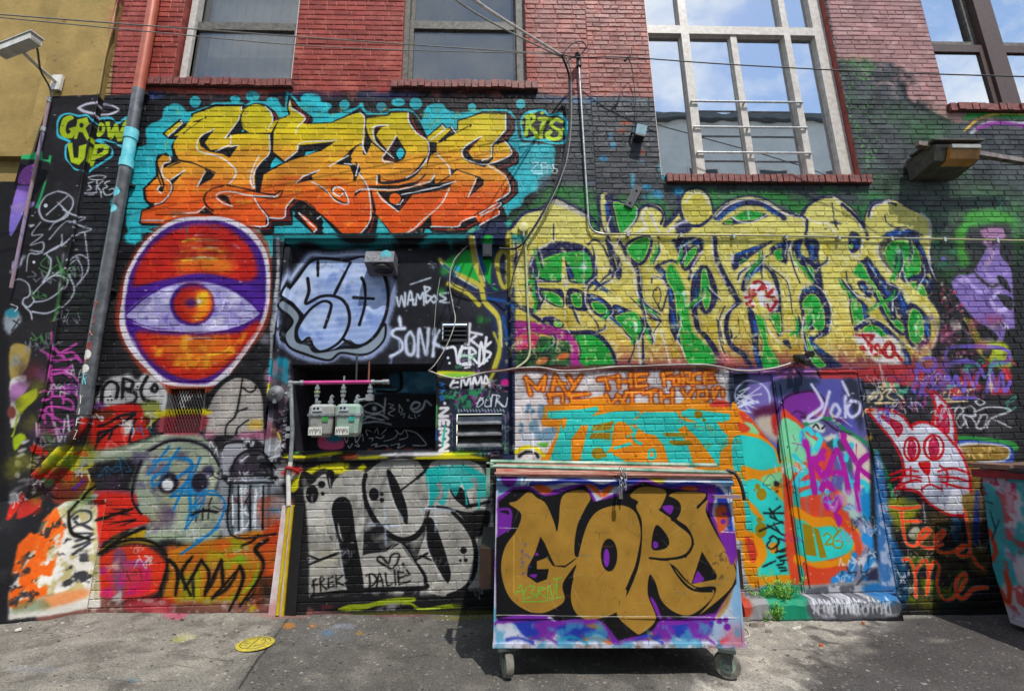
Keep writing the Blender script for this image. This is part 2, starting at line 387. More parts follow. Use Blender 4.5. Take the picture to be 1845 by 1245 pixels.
def paint_base():
    W.K(0, 0, 1)
    W.poly('-260 -60 205 -60 214 22 199 172 92 176 60 288 40 300 -260 300', 'a28a56', sm=False)
    W.poly('205 -60 1170 -60 1192 178 1030 178 1000 164 690 164 540 166 420 172 262 166 200 172 214 22', 'a04c42', soft=1.5, sm=False, fleck=.1)
    W.poly('950 -60 1170 -60 1192 178 1030 178 968 166', '96605a', soft=3, sm=False)
    W.mist('200 -60 1180 -60 1190 178 200 178', 'b86a5c', 26, .5, .75, .6, 21)
    W.mist('200 -60 1180 -60 1190 178 200 178', '823a34', 18, .52, .8, .6, 22)
    W.poly('1030 176 1195 177 1202 320 1560 335 1700 330 1700 420 1090 420 1000 330 1020 230', '414449', soft=2, sm=False)
    W.poly('1500 108 1612 112 1618 150 1640 190 1705 222 1845 200 1900 420 1640 440 1560 350 1548 320', '4c4f52', soft=3, sm=False)
    W.poly('1480 -60 1900 -60 1900 206 1800 216 1722 222 1700 212 1660 190 1636 178 1630 150 1614 144 1610 114 1508 108', 'a67c7a', soft=2, sm=False)
    W.mist('1480 -60 1900 -60 1900 206 1640 190 1508 108', 'bb9896', 20, .48, .75, .7, 23)
    W.mist('1500 108 1630 120 1700 220 1860 240 1860 430 1560 350', '303235', 24, .45, .7, .8, 24)
    # green overspray on the grey bricks
    for x, y, r, o in ((1545, 116, 14, .7), (1567, 120, 8, .8), (1610, 205, 20, .5), (1680, 225, 30, .7), (1655, 240, 22, .6), (1540, 180, 10, .5), (1548, 230, 9, .6), (1672, 300, 12, .9), (1730, 310, 10, .7), (1625, 350, 30, .35), (1590, 330, 26, .4), (1760, 400, 60, .65), (1800, 410, 50, .7), (1700, 470, 26, .5), (1722, 440, 24, .6), (1725, 500, 18, .8)):
        W.dot(x, y, r * 1.4, r * .8, '3fa03c', soft=r * .7, op=o * (.45 if y < 360 else .8), fleck=.4)
    W.poly('1735 218 1760 196 1845 200 1845 214 1770 212', '3c9a48', soft=2)
    W.line('1738 236 1765 214 1800 206 1845 206', 4, 'd0a84a', soft=1); W.line('1750 240 1780 222 1845 222', 6, 'b8b4c0', soft=2); W.line('1760 232 1800 222 1845 228', 7, '8a3a92', soft=2)
    W.mist('1500 108 1570 100 1590 330 1560 330', '5aae48', 5, .63, .69, .6, 25, 3)
    # loose colour in the dark field under the sills
    for x, y, rx, ry, c, o in ((700, 172, 60, 7, '2a3a78', .6), (270, 172, 26, 6, '3a5fae', .7), (560, 172, 60, 6, '32356a', .5), (690, 164, 12, 4, 'c8302a', .7), (600, 168, 40, 4, '8a2a2a', .5), (1040, 181, 40, 6, '3d6f9e', .6), (985, 178, 26, 5, '34608e', .6), (1100, 178, 50, 5, '55708a', .5), (1150, 182, 20, 5, '6a7f90', .5)):
        W.dot(x, y, rx, ry, c, soft=4, op=o)
    for x, y, rx, ry, c in ((1128, 222, 12, 3, 'c0532c'), (1120, 236, 8, 3, 'b04a2a'), (1158, 275, 5, 6, 'b4482a'), (1105, 262, 6, 6, '3a9ac0'), (1087, 286, 8, 6, '2f86b0'), (1100, 246, 3, 7, '3a7fae'), (1155, 292, 6, 3, '6a9aae'), (1140, 330, 4, 18, '4aa6c0'), (1165, 338, 10, 6, '2f8fbf'), (1180, 355, 14, 16, '2a7fa8'), (1065, 330, 8, 5, '46586a')):
        W.dot(x, y, rx, ry, c, soft=2, op=.85, fleck=.4)
    W.line('1192 300 1198 318 1204 322', 12, '2fa8b8', soft=3); W.line('1200 330 1224 316', 7, 'b8b2a6', soft=1)
    # black field, scuffed
    W.mist('90 180 260 170 1000 170 1000 330 90 600', '3a3a42', 30, .52, .8, .5, 26)
    W.mist('20 600 520 400 520 1120 20 1120', '3b3a3c', 22, .5, .8, .5, 27)
paint_base()

def paint_sizes():
    W.K(220, 160, 4.393)
    T = TEAL
    W.poly('40 1120 30 1000 70 700 60 520 110 470 190 440 185 330 220 285 310 240 330 165 400 120 460 128 505 172 530 185 690 135 735 112 945 110 968 130 1050 92 1140 100 1175 72 1230 95 1285 150 1298 30 1315 22 1405 105 1420 60 1480 40 1560 55 1580 105 1650 120 1640 200 1845 150 1900 110 1940 180 2110 185 2120 162 2280 165 2350 235 2370 250 2390 180 2430 130 2530 120 2580 170 2670 190 2760 180 2850 165 3040 165 3110 225 3150 400 3240 440 3410 450 3425 560 3390 690 3270 800 3190 860 3160 930 3090 960 3050 1030 3090 1060 3010 1150 2890 1180 2300 1240 1240 1240 1130 1180 1000 1160 300 1100 180 1150 100 1125 60 1140', T, soft=3, fleck=.18)
    W.mist('60 500 3300 200 3300 900 1600 1200 60 1100', '5cc8d0', 20, .55, .75, .6, 31)
    W.mist('60 500 3300 200 3300 900 1600 1200 60 1100', '1f8c9c', 16, .6, .8, .6, 32)
    for x, y, rx, ry in ((578, 105, 44, 46), (895, 85, 40, 32), (1033, 62, 55, 44), (1760, 130, 42, 40), (1190, 95, 50, 26), (2052, 145, 40, 36), (2185, 110, 55, 32), (2325, 120, 50, 48), (2770, 150, 32, 34), (3155, 122, 38, 38), (1475, 80, 60, 40), (1600, 140, 60, 30)):
        W.dot(x, y, rx, ry, T, soft=2, op=.92, fleck=.1)
    W.dot(2052, 145, 40, 36, '3a6f80', soft=5, op=.6)
    # dark body with drop shadow
    sil = '545 200 700 135 745 123 960 126 985 140 1050 116 1130 123 1205 175 1248 240 1315 208 1303 130 1318 48 1350 78 1405 150 1500 220 1512 255 1500 275 1660 265 1770 212 1884 150 1932 208 2100 206 2124 176 2272 178 2325 212 2362 270 2405 360 2414 378 2535 273 2575 314 2605 298 2650 340 2654 250 2750 222 2850 178 3046 182 3112 245 3110 345 3050 420 3142 520 3140 592 3050 636 3132 740 3136 830 3070 890 3010 930 3062 1040 2880 1142 2820 1082 2770 1102 2680 1176 2500 1182 2432 1112 2400 1112 2390 1145 2270 1242 2165 1215 2100 1112 2030 1022 2022 1062 2010 1140 1960 1210 1840 1252 1765 1222 1650 1090 1575 1010 1595 1060 1570 1112 1620 1172 1600 1222 1540 1172 1358 1012 1372 988 1352 965 1350 1082 1205 1092 1200 1162 1100 1168 1090 1112 160 1086 130 1062 150 962 215 930 170 872 163 790 268 690 262 582 300 520 350 508 402 545 388 450 420 402 372 402 316 358 460 238 492 276 522 263 558 292 556 262'
    W.poly(sil, BLK, sm=False)
    # red inner shadow lines
    for d in ('1195 190 1225 240 1195 310', '1345 100 1420 190 1480 235 1440 290', '2285 205 2305 280 2355 350 2405 400', '3060 215 3090 240 3085 330 3000 420', '3090 470 3120 525 3110 580 2960 640', '3010 650 3095 740 3095 840 3030 900', '2700 1110 2600 1120 2470 1110', '2320 1110 2230 1190', '1990 1020 1970 1110 1880 1210', '1310 950 1330 1040 1180 1045 1165 1110 1090 1110', '1300 1030 1320 950 1390 885', '3030 940 2850 1070', '2840 1040 2690 1120'):
        W.line(d, 11, RED, sm=False)
    G = W.grad([(120, 'bfb51c'), (330, 'cdb81a'), (455, 'd3ae1e'), (500, 'd89a2a'), (690, 'd8902c'), (800, 'd9681c'), (900, 'd9581a'), (1200, 'd65318')], 900, 28)
    fill = '566 206 740 143 945 139 950 172 1000 136 1060 124 1130 138 1186 195 1196 262 1262 242 1332 205 1313 150 1332 92 1347 150 1400 190 1456 236 1432 278 1500 282 1669 270 1790 215 1884 184 1924 236 2109 216 2129 190 2268 188 2274 260 2320 340 2424 420 2416 386 2534 290 2560 312 2600 318 2636 352 2660 320 2660 260 2855 195 3040 200 3040 330 2925 455 3040 420 3075 470 3075 530 2900 606 2940 612 3040 682 3075 790 3060 830 2960 890 2980 902 2980 1000 2840 1082 2790 1010 2690 1062 2650 1095 2450 1090 2444 1000 2370 1080 2210 1190 2160 1190 2110 1110 2000 982 1969 972 1975 1030 1930 1100 1850 1190 1780 1182 1669 1072 1570 990 1440 890 1360 872 1302 942 1280 1026 1160 1026 1145 1092 1010 1086 150 1062 155 970 262 936 200 890 180 800 290 690 275 580 320 525 372 532 388 572 456 570 404 480 412 420 440 382'
    W.poly(fill, None or 'd89a2a', sm=False, vg=G)
    # stray brick-shaped blocks where the two oranges meet
    for x, y in ((1255, 700), (1205, 745), (1330, 690), (1610, 705), (1640, 755), (470, 700), (500, 745), (700, 750), (640, 760), (1170, 800), (2890, 745), (2700, 795), (2935, 795), (2890, 840), (1900, 760), (1690, 745)):
        W.poly(f'{x} {y} {x+100} {y} {x+100} {y+32} {x} {y+32}', 'd96420', sm=False, op=.85, fleck=.2)
    for x, y in ((900, 880), (1290, 790), (2000, 800), (2100, 820), (560, 790)):
        W.poly(f'{x} {y} {x+130} {y} {x+130} {y+34} {x} {y+34}', 'd98c2a', sm=False, op=.7, fleck=.2)
    for x, y in ((420, 470), (560, 500), (700, 470), (1560, 430), (1620, 545), (2300, 480), (2670, 560)):
        W.poly(f'{x} {y} {x+110} {y} {x+110} {y+30} {x} {y+30}', 'd6b31e', sm=False, op=.8, fleck=.2)
    W.mist('400 150 3000 150 3000 1150 200 1050', 'e8b23c', 14, .6, .8, .35, 33)
    k = lambda d, sm=False: W.poly(d, BLK, sm=sm)
    # gaps and shadows between the letter parts
    k('905 196 945 205 1000 150 960 210 940 260 960 320 1010 352 1180 350 1200 310 1245 240 1200 345 1195 500 1290 575 1390 500 1395 450 1690 420 1580 490 1320 575 1120 680 1090 830 1060 820 1050 700 1060 640 1165 510 1165 362 1010 350 880 365 815 400 925 245 935 205')
    W.poly('945 348 968 340 955 322', T, sm=False); W.poly('1215 545 1275 585 1170 640 1185 580', T, sm=False); W.poly('1445 535 1455 500 1555 487', T, sm=False)
    k('608 405 660 355 735 315 655 430 700 490 920 450 850 550 800 520 690 500 620 455', False)
    k('650 625 735 680 715 710 590 780 640 700 665 660'); k('350 630 440 580 470 585', False); k('380 720 500 645 385 775'); k('300 520 400 548 440 575 330 628 330 600 385 575 375 535 330 528')
    W.line('410 480 440 560 560 590 660 632 735 665', 12, BLK)
    W.dot(1060, 232, 122, 105, BLK); W.poly('943 240 965 175 1020 135 1075 126 1140 155 1180 205 1185 250 1160 305 1110 335 1060 345 1000 325 960 285', 'c9b61c', vg=G)
    W.line('290 520 275 590 310 700 330 760 320 800 290 800', 13, BLK); W.dot(305, 795, 22, 24, BLK)
    W.line('275 580 280 680 310 760', 12, BLK); W.line('180 790 190 880 260 920 330 900 400 800 390 750', 12, BLK)
    W.line('800 770 700 800 650 860 665 920 720 970', 13, BLK); W.line('830 765 960 790 1100 825 1200 840 1250 810', 13, BLK); W.line('1270 805 1250 855 1200 870 1090 860 1030 850', 10, BLK)
    k('760 850 800 838 840 860 868 930 810 890 780 880'); W.line('795 850 780 870', 7, RED)
    W.line('1040 860 1090 930 1165 1015', 10, BLK); k('1140 1010 1170 1020 1160 1100 1135 1100'); k('600 990 660 940 740 1005 700 1000', False)
    k('1365 760 1440 700 1570 640 1500 690 1510 720 1420 740'); W.line('1500 730 1600 800 1700 880 1790 910 1780 860 1730 790 1660 785 1680 830 1740 850', 11, BLK); W.line('1380 745 1500 690', 6, RED)
    k('1845 460 1800 500 1690 600 1800 610 1830 680 1832 740 1860 700 1870 620 1815 590 1810 530 1840 480')
    W.line('1815 560 1795 520 1810 490 1890 440 1920 460', 12, BLK); k('1915 440 1905 520 1930 530 1975 430 1955 400 1930 300'); W.line('1930 230 1925 310 1960 400 2010 450 2100 520 2145 540', 14, BLK)
    k('1995 330 2010 300 2110 290 2050 310 2010 370 2050 430 2150 545 2080 490 2000 410'); W.line('2010 320 2045 310', 7, RED)
    k('2110 480 2172 372 2200 420 2250 500 2230 560 2170 585 2075 565 2060 550 2090 520 2145 545'); W.poly('2170 510 2205 470 2235 505 2200 560', T); W.line('2110 500 2165 400', 8, RED); W.line('2080 540 2160 575', 7, RED)
    k('2424 420 2490 425 2490 510 2570 600 2610 640 2660 640 2590 700 2440 790 2300 800 2440 740 2470 680 2390 745 2200 790 2000 800 1900 800 1850 850 1835 855 1850 815 1950 775 2190 765 2350 730 2410 660')
    W.poly('2480 505 2590 600 2605 680 2480 760 2470 690 2420 730 2320 770 2400 690 2420 600 2440 530', 'd8902c', sm=False, vg=G)
    W.line('2030 690 2040 740 2100 745 2240 720 2330 660 2400 560', 30, BLK); W.line('2040 705 2130 730 2260 700 2340 630', 8, RED)
    k('2020 815 2140 815 2300 780 2560 740 2645 730 2560 800 2300 840 2190 975 2100 900'); W.dot(2160, 872, 46, 44, 'd9601c'); W.line('2255 850 2230 910 2190 950', 7, RED)
    k('1970 790 1965 830 1985 960 2000 1000 2010 960 1985 860'); W.line('1850 580 1870 640 1920 740 1950 800', 9, BLK); k('1845 740 1870 600 1855 580 1890 640 1860 700')
    k('2690 500 2720 460 2850 378 2780 450 2740 500 2780 560 2890 570 2925 545 2925 460 2940 440 2935 560 2870 625 2800 600 2720 570'); W.line('2730 500 2830 400', 8, RED)
    k('2780 690 2860 720 2860 760 2740 865 2800 750 2810 705'); W.line('2645 640 2760 680 2840 710', 10, BLK); W.line('2835 740 2770 830', 7, RED)
    k('2500 420 2610 320 2640 350 2520 430'); W.poly('2416 386 2534 290 2556 312 2440 405', 'cbb61c', sm=False); W.line('2590 380 2740 300', 7, BLK); W.dots([(2758, 294, 9), (2560, 408, 8), (660, 232, 8), (488, 352, 8)], BLK); W.line('2490 440 2590 375', 6, BLK, sm=False)
    k('2800 1080 2990 970 2990 995 2830 1080'); W.poly('2835 1050 2980 965 2985 990 2840 1075', 'd65318', sm=False); W.line('2790 1000 2980 905', 8, BLK, sm=False)
    k('320 355 460 250 480 275 370 385'); W.poly('335 355 455 262 470 280 360 378', 'c8b61c', sm=False); k('370 385 500 285 545 300 420 390'); W.poly('410 375 515 290 540 300 450 372', 'c8b61c', sm=False); W.line('490 350 640 240', 6, BLK, sm=False)
    k('1360 1012 1410 975 1600 1100 1560 1150'); W.poly('1395 990 1440 1000 1550 1100 1520 1140', 'd65318', sm=False); W.line('1450 885 1530 950', 8, BLK); k('1550 980 1590 1040 1530 1040')
    k('560 262 640 240 600 262')
    # white bevel highlights
    for d in ('945 140 945 175', '1130 140 1180 195 1190 260 1150 325', '1328 95 1330 150 1400 190 1450 240 1395 295 1378 345', '930 215 925 245 815 395', '1165 365 1165 510 1090 590 1040 680 1045 790', '1085 530 1040 620 1015 720 1035 790', '1700 410 1480 420 1400 440 1380 500 1290 570', '730 320 630 375 590 440 620 500 770 540 880 620 900 680 850 755', '860 370 858 445 740 495', '915 450 860 460', '500 645 385 720', '375 535 382 575 320 605 320 690 380 740 390 800 330 890 260 915', '310 830 280 800 300 770', '655 660 595 775', '870 930 800 905 745 860 770 825 860 815 1000 845 1200 855 1230 840', '1045 865 1090 940 1150 1020 1140 1088 1010 1086', '1165 1022 1280 1022 1300 935 1355 870', '150 1045 330 1045', '480 985 590 982 655 935', '1565 645 1430 695 1375 750', '1640 615 1790 530', '1500 735 1610 800 1690 890 1780 915 1790 880 1750 800 1690 780 1670 820 1720 850 1750 830', '1830 600 1760 595', '1880 190 1920 240 1905 440 1930 520', '1905 455 1880 450', '2265 190 2270 260 2330 350 2420 420 2420 540 2340 650 2250 705', '2110 290 2000 300 1985 340 2010 430 2100 510 2150 550', '2070 580 2060 545 2085 510 2172 375', '2065 575 2150 590', '2020 690 2015 760', '1870 600 1850 690', '1875 670 1940 770 1965 900 1965 1030 1920 1110 1840 1190', '1850 815 1930 795 2190 800 2380 750 2440 735 2475 680', '2020 820 2060 880 2190 975', '2640 735 2500 780 2210 840', '2590 790 2520 920 2370 1050 2320 1100 2180 1190', '2225 880 2200 915 2170 915', '2490 515 2590 620 2600 690', '2845 378 2720 455 2690 510 2720 560 2880 600 3070 530 3070 470 3030 420', '2925 460 2925 540 2850 570', '3036 200 3036 330 2925 450', '2900 612 3030 690 3070 790 3050 835 2960 890', '2805 710 2740 860', '2445 1092 2650 1094 2690 1050 2800 1010', '2830 990 2980 905 2985 930 2840 1005', '2985 970 2985 995 2830 1080', '2530 288 2560 320 2440 410', '2605 305 2640 350', '465 255 478 278 365 378', '1400 985 1540 1115 1520 1135', '1545 1030 1570 1010'):
        W.line(d, 12, WHT, sm=len(d) > 30)
    # ledge of the header stays teal under the piece
    W.K(0, 0, 1)
    W.poly('495 428 920 424 924 446 890 448 886 454 868 450 850 446 790 452 770 446 740 450 700 446 660 452 610 452 560 446 520 446', '279a9c', soft=1.2, fleck=.15)
    W.poly('600 428 660 428 664 445 640 452 606 446', BLK, soft=1); W.poly('706 430 768 430 760 444 735 452 712 444', BLK, soft=1); W.poly('570 428 590 428 588 442 576 440', BLK)
    # overspill blobs near the pipe
    W.dots([(487, 452, 12, 13), (240, 428, 16, 12), (205, 366, 6, 8)], TEAL, 2); W.line('262 416 282 420 300 426', 5, TEAL, soft=1)
    # RTS tag and small ones
    W.K(600, 160, 4.393)
    W.poly('1480 260 1520 190 1590 170 1660 160 1720 200 1800 190 1860 260 1870 330 1850 430 1740 440 1650 420 1560 410 1500 400 1490 330', TEAL, soft=2); W.poly('1495 270 1530 205 1590 195 1650 178 1700 215 1790 215 1835 270 1830 350 1840 400 1760 425 1690 395 1620 405 1590 375 1530 395 1510 350', '1b1c1e', soft=1)
    for d in ('1545 220 1540 290 1525 370', '1530 225 1580 210 1590 250 1550 285 1600 345 1610 380', '1630 240 1720 240', '1680 240 1650 320 1645 385', '1810 260 1760 245 1725 280 1760 315 1800 340 1790 390 1730 400 1695 370 1720 340'):
        W.line(d, 36, 'a5bf20')
    W.dots([(1655, 195, 14), (1500, 272, 12), (1822, 322, 12)], 'a5bf20')
    for d in ('1575 590 1625 590 1570 650 1640 650', '1650 600 1655 650', '1690 590 1650 590 1652 620 1690 622', '1652 650 1690 650', '1700 655 1702 600 1740 655 1745 595', '1775 600 1740 600 1750 630 1775 640 1765 670 1730 665', '1590 672 1700 668', '1600 670 1660 675'):
        W.line(d, 9, 'c9dbe0', soft=2)
    W.poly('1620 740 1660 690 1720 690 1740 760 1700 800 1640 800', '4a5a66', soft=12, op=.8)
paint_sizes()

def paint_growup():
    W.K(0, 0, 3.773)
    W.line('545 740 600 715 670 708 760 720 805 750 740 780 660 782 580 765 545 742', 20, 'b9b6c4', soft=4, closed=False)
    out = '395 830 420 790 480 775 540 790 600 785 640 820 690 800 760 800 800 830 890 790 890 960 840 1010 780 980 700 960 760 1010 770 1060 720 1100 640 1150 600 1180 560 1165 520 1165 480 1120 450 1080 450 1000 470 975 400 940 392 880'
    W.poly(out, '3fb6cc', soft=2); W.poly('410 835 440 795 490 788 545 805 600 800 645 840 690 815 760 815 805 845 880 810 880 950 830 985 770 965 690 945 640 960 745 1000 755 1050 710 1090 640 1130 590 1165 520 1150 480 1110 462 1070 465 1000 490 965 415 925 405 880', '17181a', soft=1)
    g = 'a3b81e'
    W.poly('420 860 440 810 490 792 510 815 470 840 455 890 470 920 490 900 475 885 515 870 530 880 500 945 440 940 415 905', g, sm=True); W.poly('535 820 600 805 615 850 590 880 620 950 600 965 570 910 545 905 530 955 510 950', g, sm=False); W.dot(562, 860, 14, 16, '17181a')
    W.poly('655 850 690 835 715 860 705 910 670 935 650 900', g); W.dot(682, 878, 11, 18, '17181a'); W.poly('715 830 745 825 755 890 780 840 800 842 812 900 850 815 875 815 830 960 800 965 780 920 755 955 735 935', g, sm=False)
    W.poly('465 985 500 978 510 1080 540 1080 545 1000 600 985 590 1080 545 1130 490 1110', g, sm=False); W.poly('625 985 700 975 745 1000 735 1045 680 1075 650 1085 630 1140 600 1130', g, sm=False); W.poly('665 1010 705 1005 700 1035 660 1050', '17181a', sm=False)
    W.K(0, 300, 3.773)
    for d, w in (('600 75 660 62 720 70 690 88 630 90 600 76', 9), ('635 105 600 120 620 150 590 165', 9), ('660 100 655 170', 9), ('700 100 665 135 690 175', 9), ('745 100 710 115 730 140 700 155 720 195 770 180 770 150 740 160', 9), ('570 185 660 180', 7), ('600 195 640 192', 6), ('685 170 688 210', 7)):
        W.line(d, w, 'c0c2cc', soft=2)
    # halo character and letters in thin white
    s = 'a9adba'
    W.line('400 175 320 210 275 290 300 360 360 380 420 365 490 300 505 235 460 190 400 175', 13, s, soft=4)
    for d, w in (('325 335 465 210', 11), ('400 250 440 290 470 340 380 390 345 435', 11), ('440 300 520 340 580 350 520 380 480 385', 11), ('345 500 460 380 560 410 620 430 520 465 430 545', 11), ('220 410 235 405', 20), ('285 385 225 470 300 470 215 540 300 520 295 580 215 575', 9), ('190 715 205 605 260 600 300 590', 9), ('430 470 420 540 310 600', 11), ('460 520 330 590 355 640 345 720 300 790', 13), ('300 790 420 715 480 690', 11), ('470 640 540 600 600 640 590 720 520 810', 12), ('575 450 590 560 600 640', 11), ('235 870 300 800 380 745 460 770 430 840 330 910 240 925', 12), ('470 740 505 830 480 900 430 950 330 1000 230 990', 13), ('520 620 560 700 545 790', 10), ('480 660 530 620', 9)):
        W.line(d, w, s, soft=3)
    W.dots([(320, 272, 14), (240, 655, 10)], 'c6c8d0', 2)
    W.poly('85 800 150 770 205 810 205 860 160 880 180 900 215 900 220 950 180 960 160 930 130 900 85 890', '26252a'); W.line('85 790 140 770 200 800 215 860 200 890 175 900 165 935 200 960 240 920 230 890', 11, s, soft=3)
    W.line('180 960 220 1000 225 1080 190 1140 150 1175', 9, s, soft=2); W.dot(95, 1060, 62, 90, '8b929a', 8); W.dot(90, 1000, 45, 30, '2a7f92', 6); W.line('85 940 130 960 110 990', 8, 'c0c4cc'); W.lines(['100 1050 150 1090 110 1130', '140 1040 90 1120'], 9, '1b1b1e')
    W.line('90 720 130 690 170 620', 26, '777b84', soft=10); W.lines(['95 700 100 650', '120 690 125 645', '150 670 155 630'], 12, '9a9ea8', soft=4)
    # lilac band, green and red strokes at the left edge
    W.poly('180 0 265 0 230 160 200 250 85 480 85 300', '8f5aa8', soft=2, vg=W.grad([(0, '9a4fae'), (200, '8a6cc0'), (450, '7b6fc4')])); W.poly('85 0 180 0 120 150 85 170', '1d1c1f'); W.poly('85 270 240 245 215 290 120 320', '8f78b8', soft=3)
    W.line('350 -60 330 60 290 200 260 280', 18, '22945a', soft=2); W.line('345 0 310 110', 12, 'b0402a', soft=3)
    W.K(0, 0, 3.773); W.poly('60 1050 190 1060 290 1030 300 1090 350 1100 320 1130 200 1110 130 1170 60 1120', '2fa866', soft=2); W.line('280 1095 350 1098', 8, '3fb87a'); W.poly('60 1105 340 1110 300 1250 60 1250', '1c1b1f', soft=3); W.poly('170 1150 260 1130 235 1250 130 1250', '93509f', soft=2); W.poly('60 1130 100 1100 160 1150 80 1250', '251d2c', soft=2)
    # mortar picked out in green and grey on the black bricks by the pipe
    W.K(0, 300, 3.773)
    for x, y, l in ((460, 870, 90), (480, 960, 60), (540, 905, 70), (470, 1000, 80), (630, 700, 40), (600, 850, 70), (640, 560, 40)): W.line(f'{x} {y} {x+l} {y-4}', 4, '3f8a3a', soft=2, op=.7)
    for i in range(26):
        y = 440 + i * 43.3; W.line(f'{520 - i * 10} {y} {700 - i * 10} {y-4}', 4, '4a4a48', soft=2, op=.6)
    W.line('420 800 410 900 380 1050 350 1100', 22, '3c8a3a', soft=9, op=.8, fleck=.5); W.line('360 1060 350 1090', 18, 'c0b428', soft=4); W.line('440 600 430 700 410 850', 16, '8f9094', soft=7, op=.7, fleck=.5)
paint_growup()

def paint_eye():
    W.K(200, 380, 3.89)
    W.poly('475 40 700 25 920 60 1080 190 1130 400 1120 700 1060 860 880 1080 760 1245 380 1245 240 1150 80 920 30 720 110 400 250 180 370 90', 'b8442a', soft=12, op=.75)
    W.poly('480 52 640 42 800 48 950 110 1060 230 1108 370 1115 560 1090 740 1010 900 880 1080 740 1220 400 1220 250 1110 120 960 60 800 75 640 110 430 220 240 350 115', 'cfcbd6', soft=2, fleck=.1)
    W.poly('490 80 640 68 790 78 920 140 1030 250 1078 380 1085 560 1060 740 980 880 850 1060 710 1190 620 1212 430 1195 290 1100 160 930 105 790 105 620 140 430 240 260 360 140', '3d1a78', soft=3)
    W.poly('520 110 650 96 780 110 880 170 980 270 1020 400 1010 470 900 500 780 470 620 440 480 480 330 530 180 560 170 440 250 290 370 180', 'b01f14', soft=16)
    W.poly('440 380 500 240 620 200 760 210 850 300 880 400 800 440 620 420 480 440', 'b84a1a', soft=26); W.poly('470 400 560 330 700 320 810 360 840 420 640 415', 'c86a1a', soft=18)
    for d, w, c in (('500 215 580 200 700 205', 20, 'd3a92a'), ('600 215 680 205 770 212', 14, 'd9c8b8'), ('490 290 600 268 720 270 780 290', 16, 'd0b428'), ('570 262 650 250 750 262', 12, 'd8cabc'), ('500 350 600 335 740 340', 18, 'd6b02a'), ('560 340 640 325 720 335', 12, 'd8ccc0'), ('590 172 650 168', 10, 'b89aa8'), ('500 120 620 95 750 130', 12, '7a3a6a'), ('850 230 900 265', 12, 'a87a98'), ('580 310 640 295 700 315', 14, 'c9603a')):
        W.line(d, w, c, soft=7, op=.85)
    W.mist('150 500 250 260 480 100 780 100 1000 300 1010 470 620 440 350 520', '8e1512', 26, .5, .7, .6, 41); W.mist('200 520 280 300 480 200 800 200 950 400 620 440', 'e04a1a', 20, .56, .75, .6, 42)
    W.poly('130 560 300 500 480 460 620 440 780 460 920 500 1060 560 1080 640 1050 720 920 800 720 860 480 860 250 850 110 740', '451c82', soft=8)
    W.poly('110 715 250 590 420 520 560 495 700 505 850 560 970 640 1050 715 960 780 820 825 650 850 450 835 270 815 160 780', '9d97c6', soft=4)
    W.mist('110 715 350 560 560 495 850 560 1050 715 820 825 450 835', 'd3d0e6', 26, .48, .7, .9, 43); W.mist('110 715 350 560 560 495 850 560 1050 715 820 825 450 835', '6a56a6', 16, .55, .75, .8, 44)
    for d in ('740 680 850 690 980 700', '760 720 880 740 1000 720', '730 760 850 780 940 770', '760 640 880 650', '420 600 300 620 200 700', '430 560 330 590 240 640'): W.line(d, 6, '7668b0', soft=4, op=.7)
    W.line('110 720 250 600 420 510 560 480 700 492 850 545 980 640 1055 720', 17, '3d1a78', soft=4); W.line('130 760 270 830 450 855 650 862 830 838 970 780 1050 725', 14, '3d1a78', soft=4)
    W.line('160 785 290 830 450 840 640 850 820 825 950 780', 7, 'c4bede', soft=3)
    W.dot(570, 655, 156, 150, '3a1670', 3); W.dot(575, 655, 135, 128, 'a81e14', 8); W.dot(600, 665, 100, 100, 'c63a16', 18); W.poly('590 560 690 570 700 680 640 760 560 770 600 700 630 640', 'd9801e', soft=16); W.poly('620 580 680 570 660 650 610 680 580 640', 'd8b42a', soft=12, op=.9); W.dot(560, 645, 42, 32, '4a1a68', 16); W.dot(618, 635, 15, 14, 'e8e4ee', 4)
    W.dot(580, 530, 80, 26, '7a1c50', 16, op=.6)
    W.lines(['800 615 775 690', '860 615 830 680'], 18, 'c9c4e2', soft=7)
    W.poly('180 850 400 870 650 880 900 850 1020 770 1040 820 980 900 850 1050 720 1150 600 1190 440 1160 320 1080 230 980', 'b02414', soft=14); W.poly('330 900 560 880 860 880 880 960 800 1060 640 1110 480 1090 380 1010', 'c25c1a', soft=24); W.mist('250 880 960 850 850 1050 600 1180 330 1080', 'd79a24', 22, .55, .75, .8, 45); W.mist('250 880 960 850 850 1050 600 1180 330 1080', 'a01c14', 22, .56, .78, .8, 46)
    W.line('530 900 620 890 700 898', 12, 'c9b0a8', soft=6); W.line('680 1010 790 990 830 960', 14, 'd8b02a', soft=7); W.line('300 1080 450 1170 600 1195 750 1150', 18, '3d1a78', soft=5)
    W.line('140 880 180 950', 9, '8a84b8', soft=5)
    W.poly('80 60 250 80 240 140 130 200 60 160', '221f22', soft=12, op=.0)
    W.dot(470, 20, 60, 20, '6a5a50', 12, op=.6); W.dot(1080, 900, 30, 40, '8a8a96', 14, op=.7)
paint_eye()

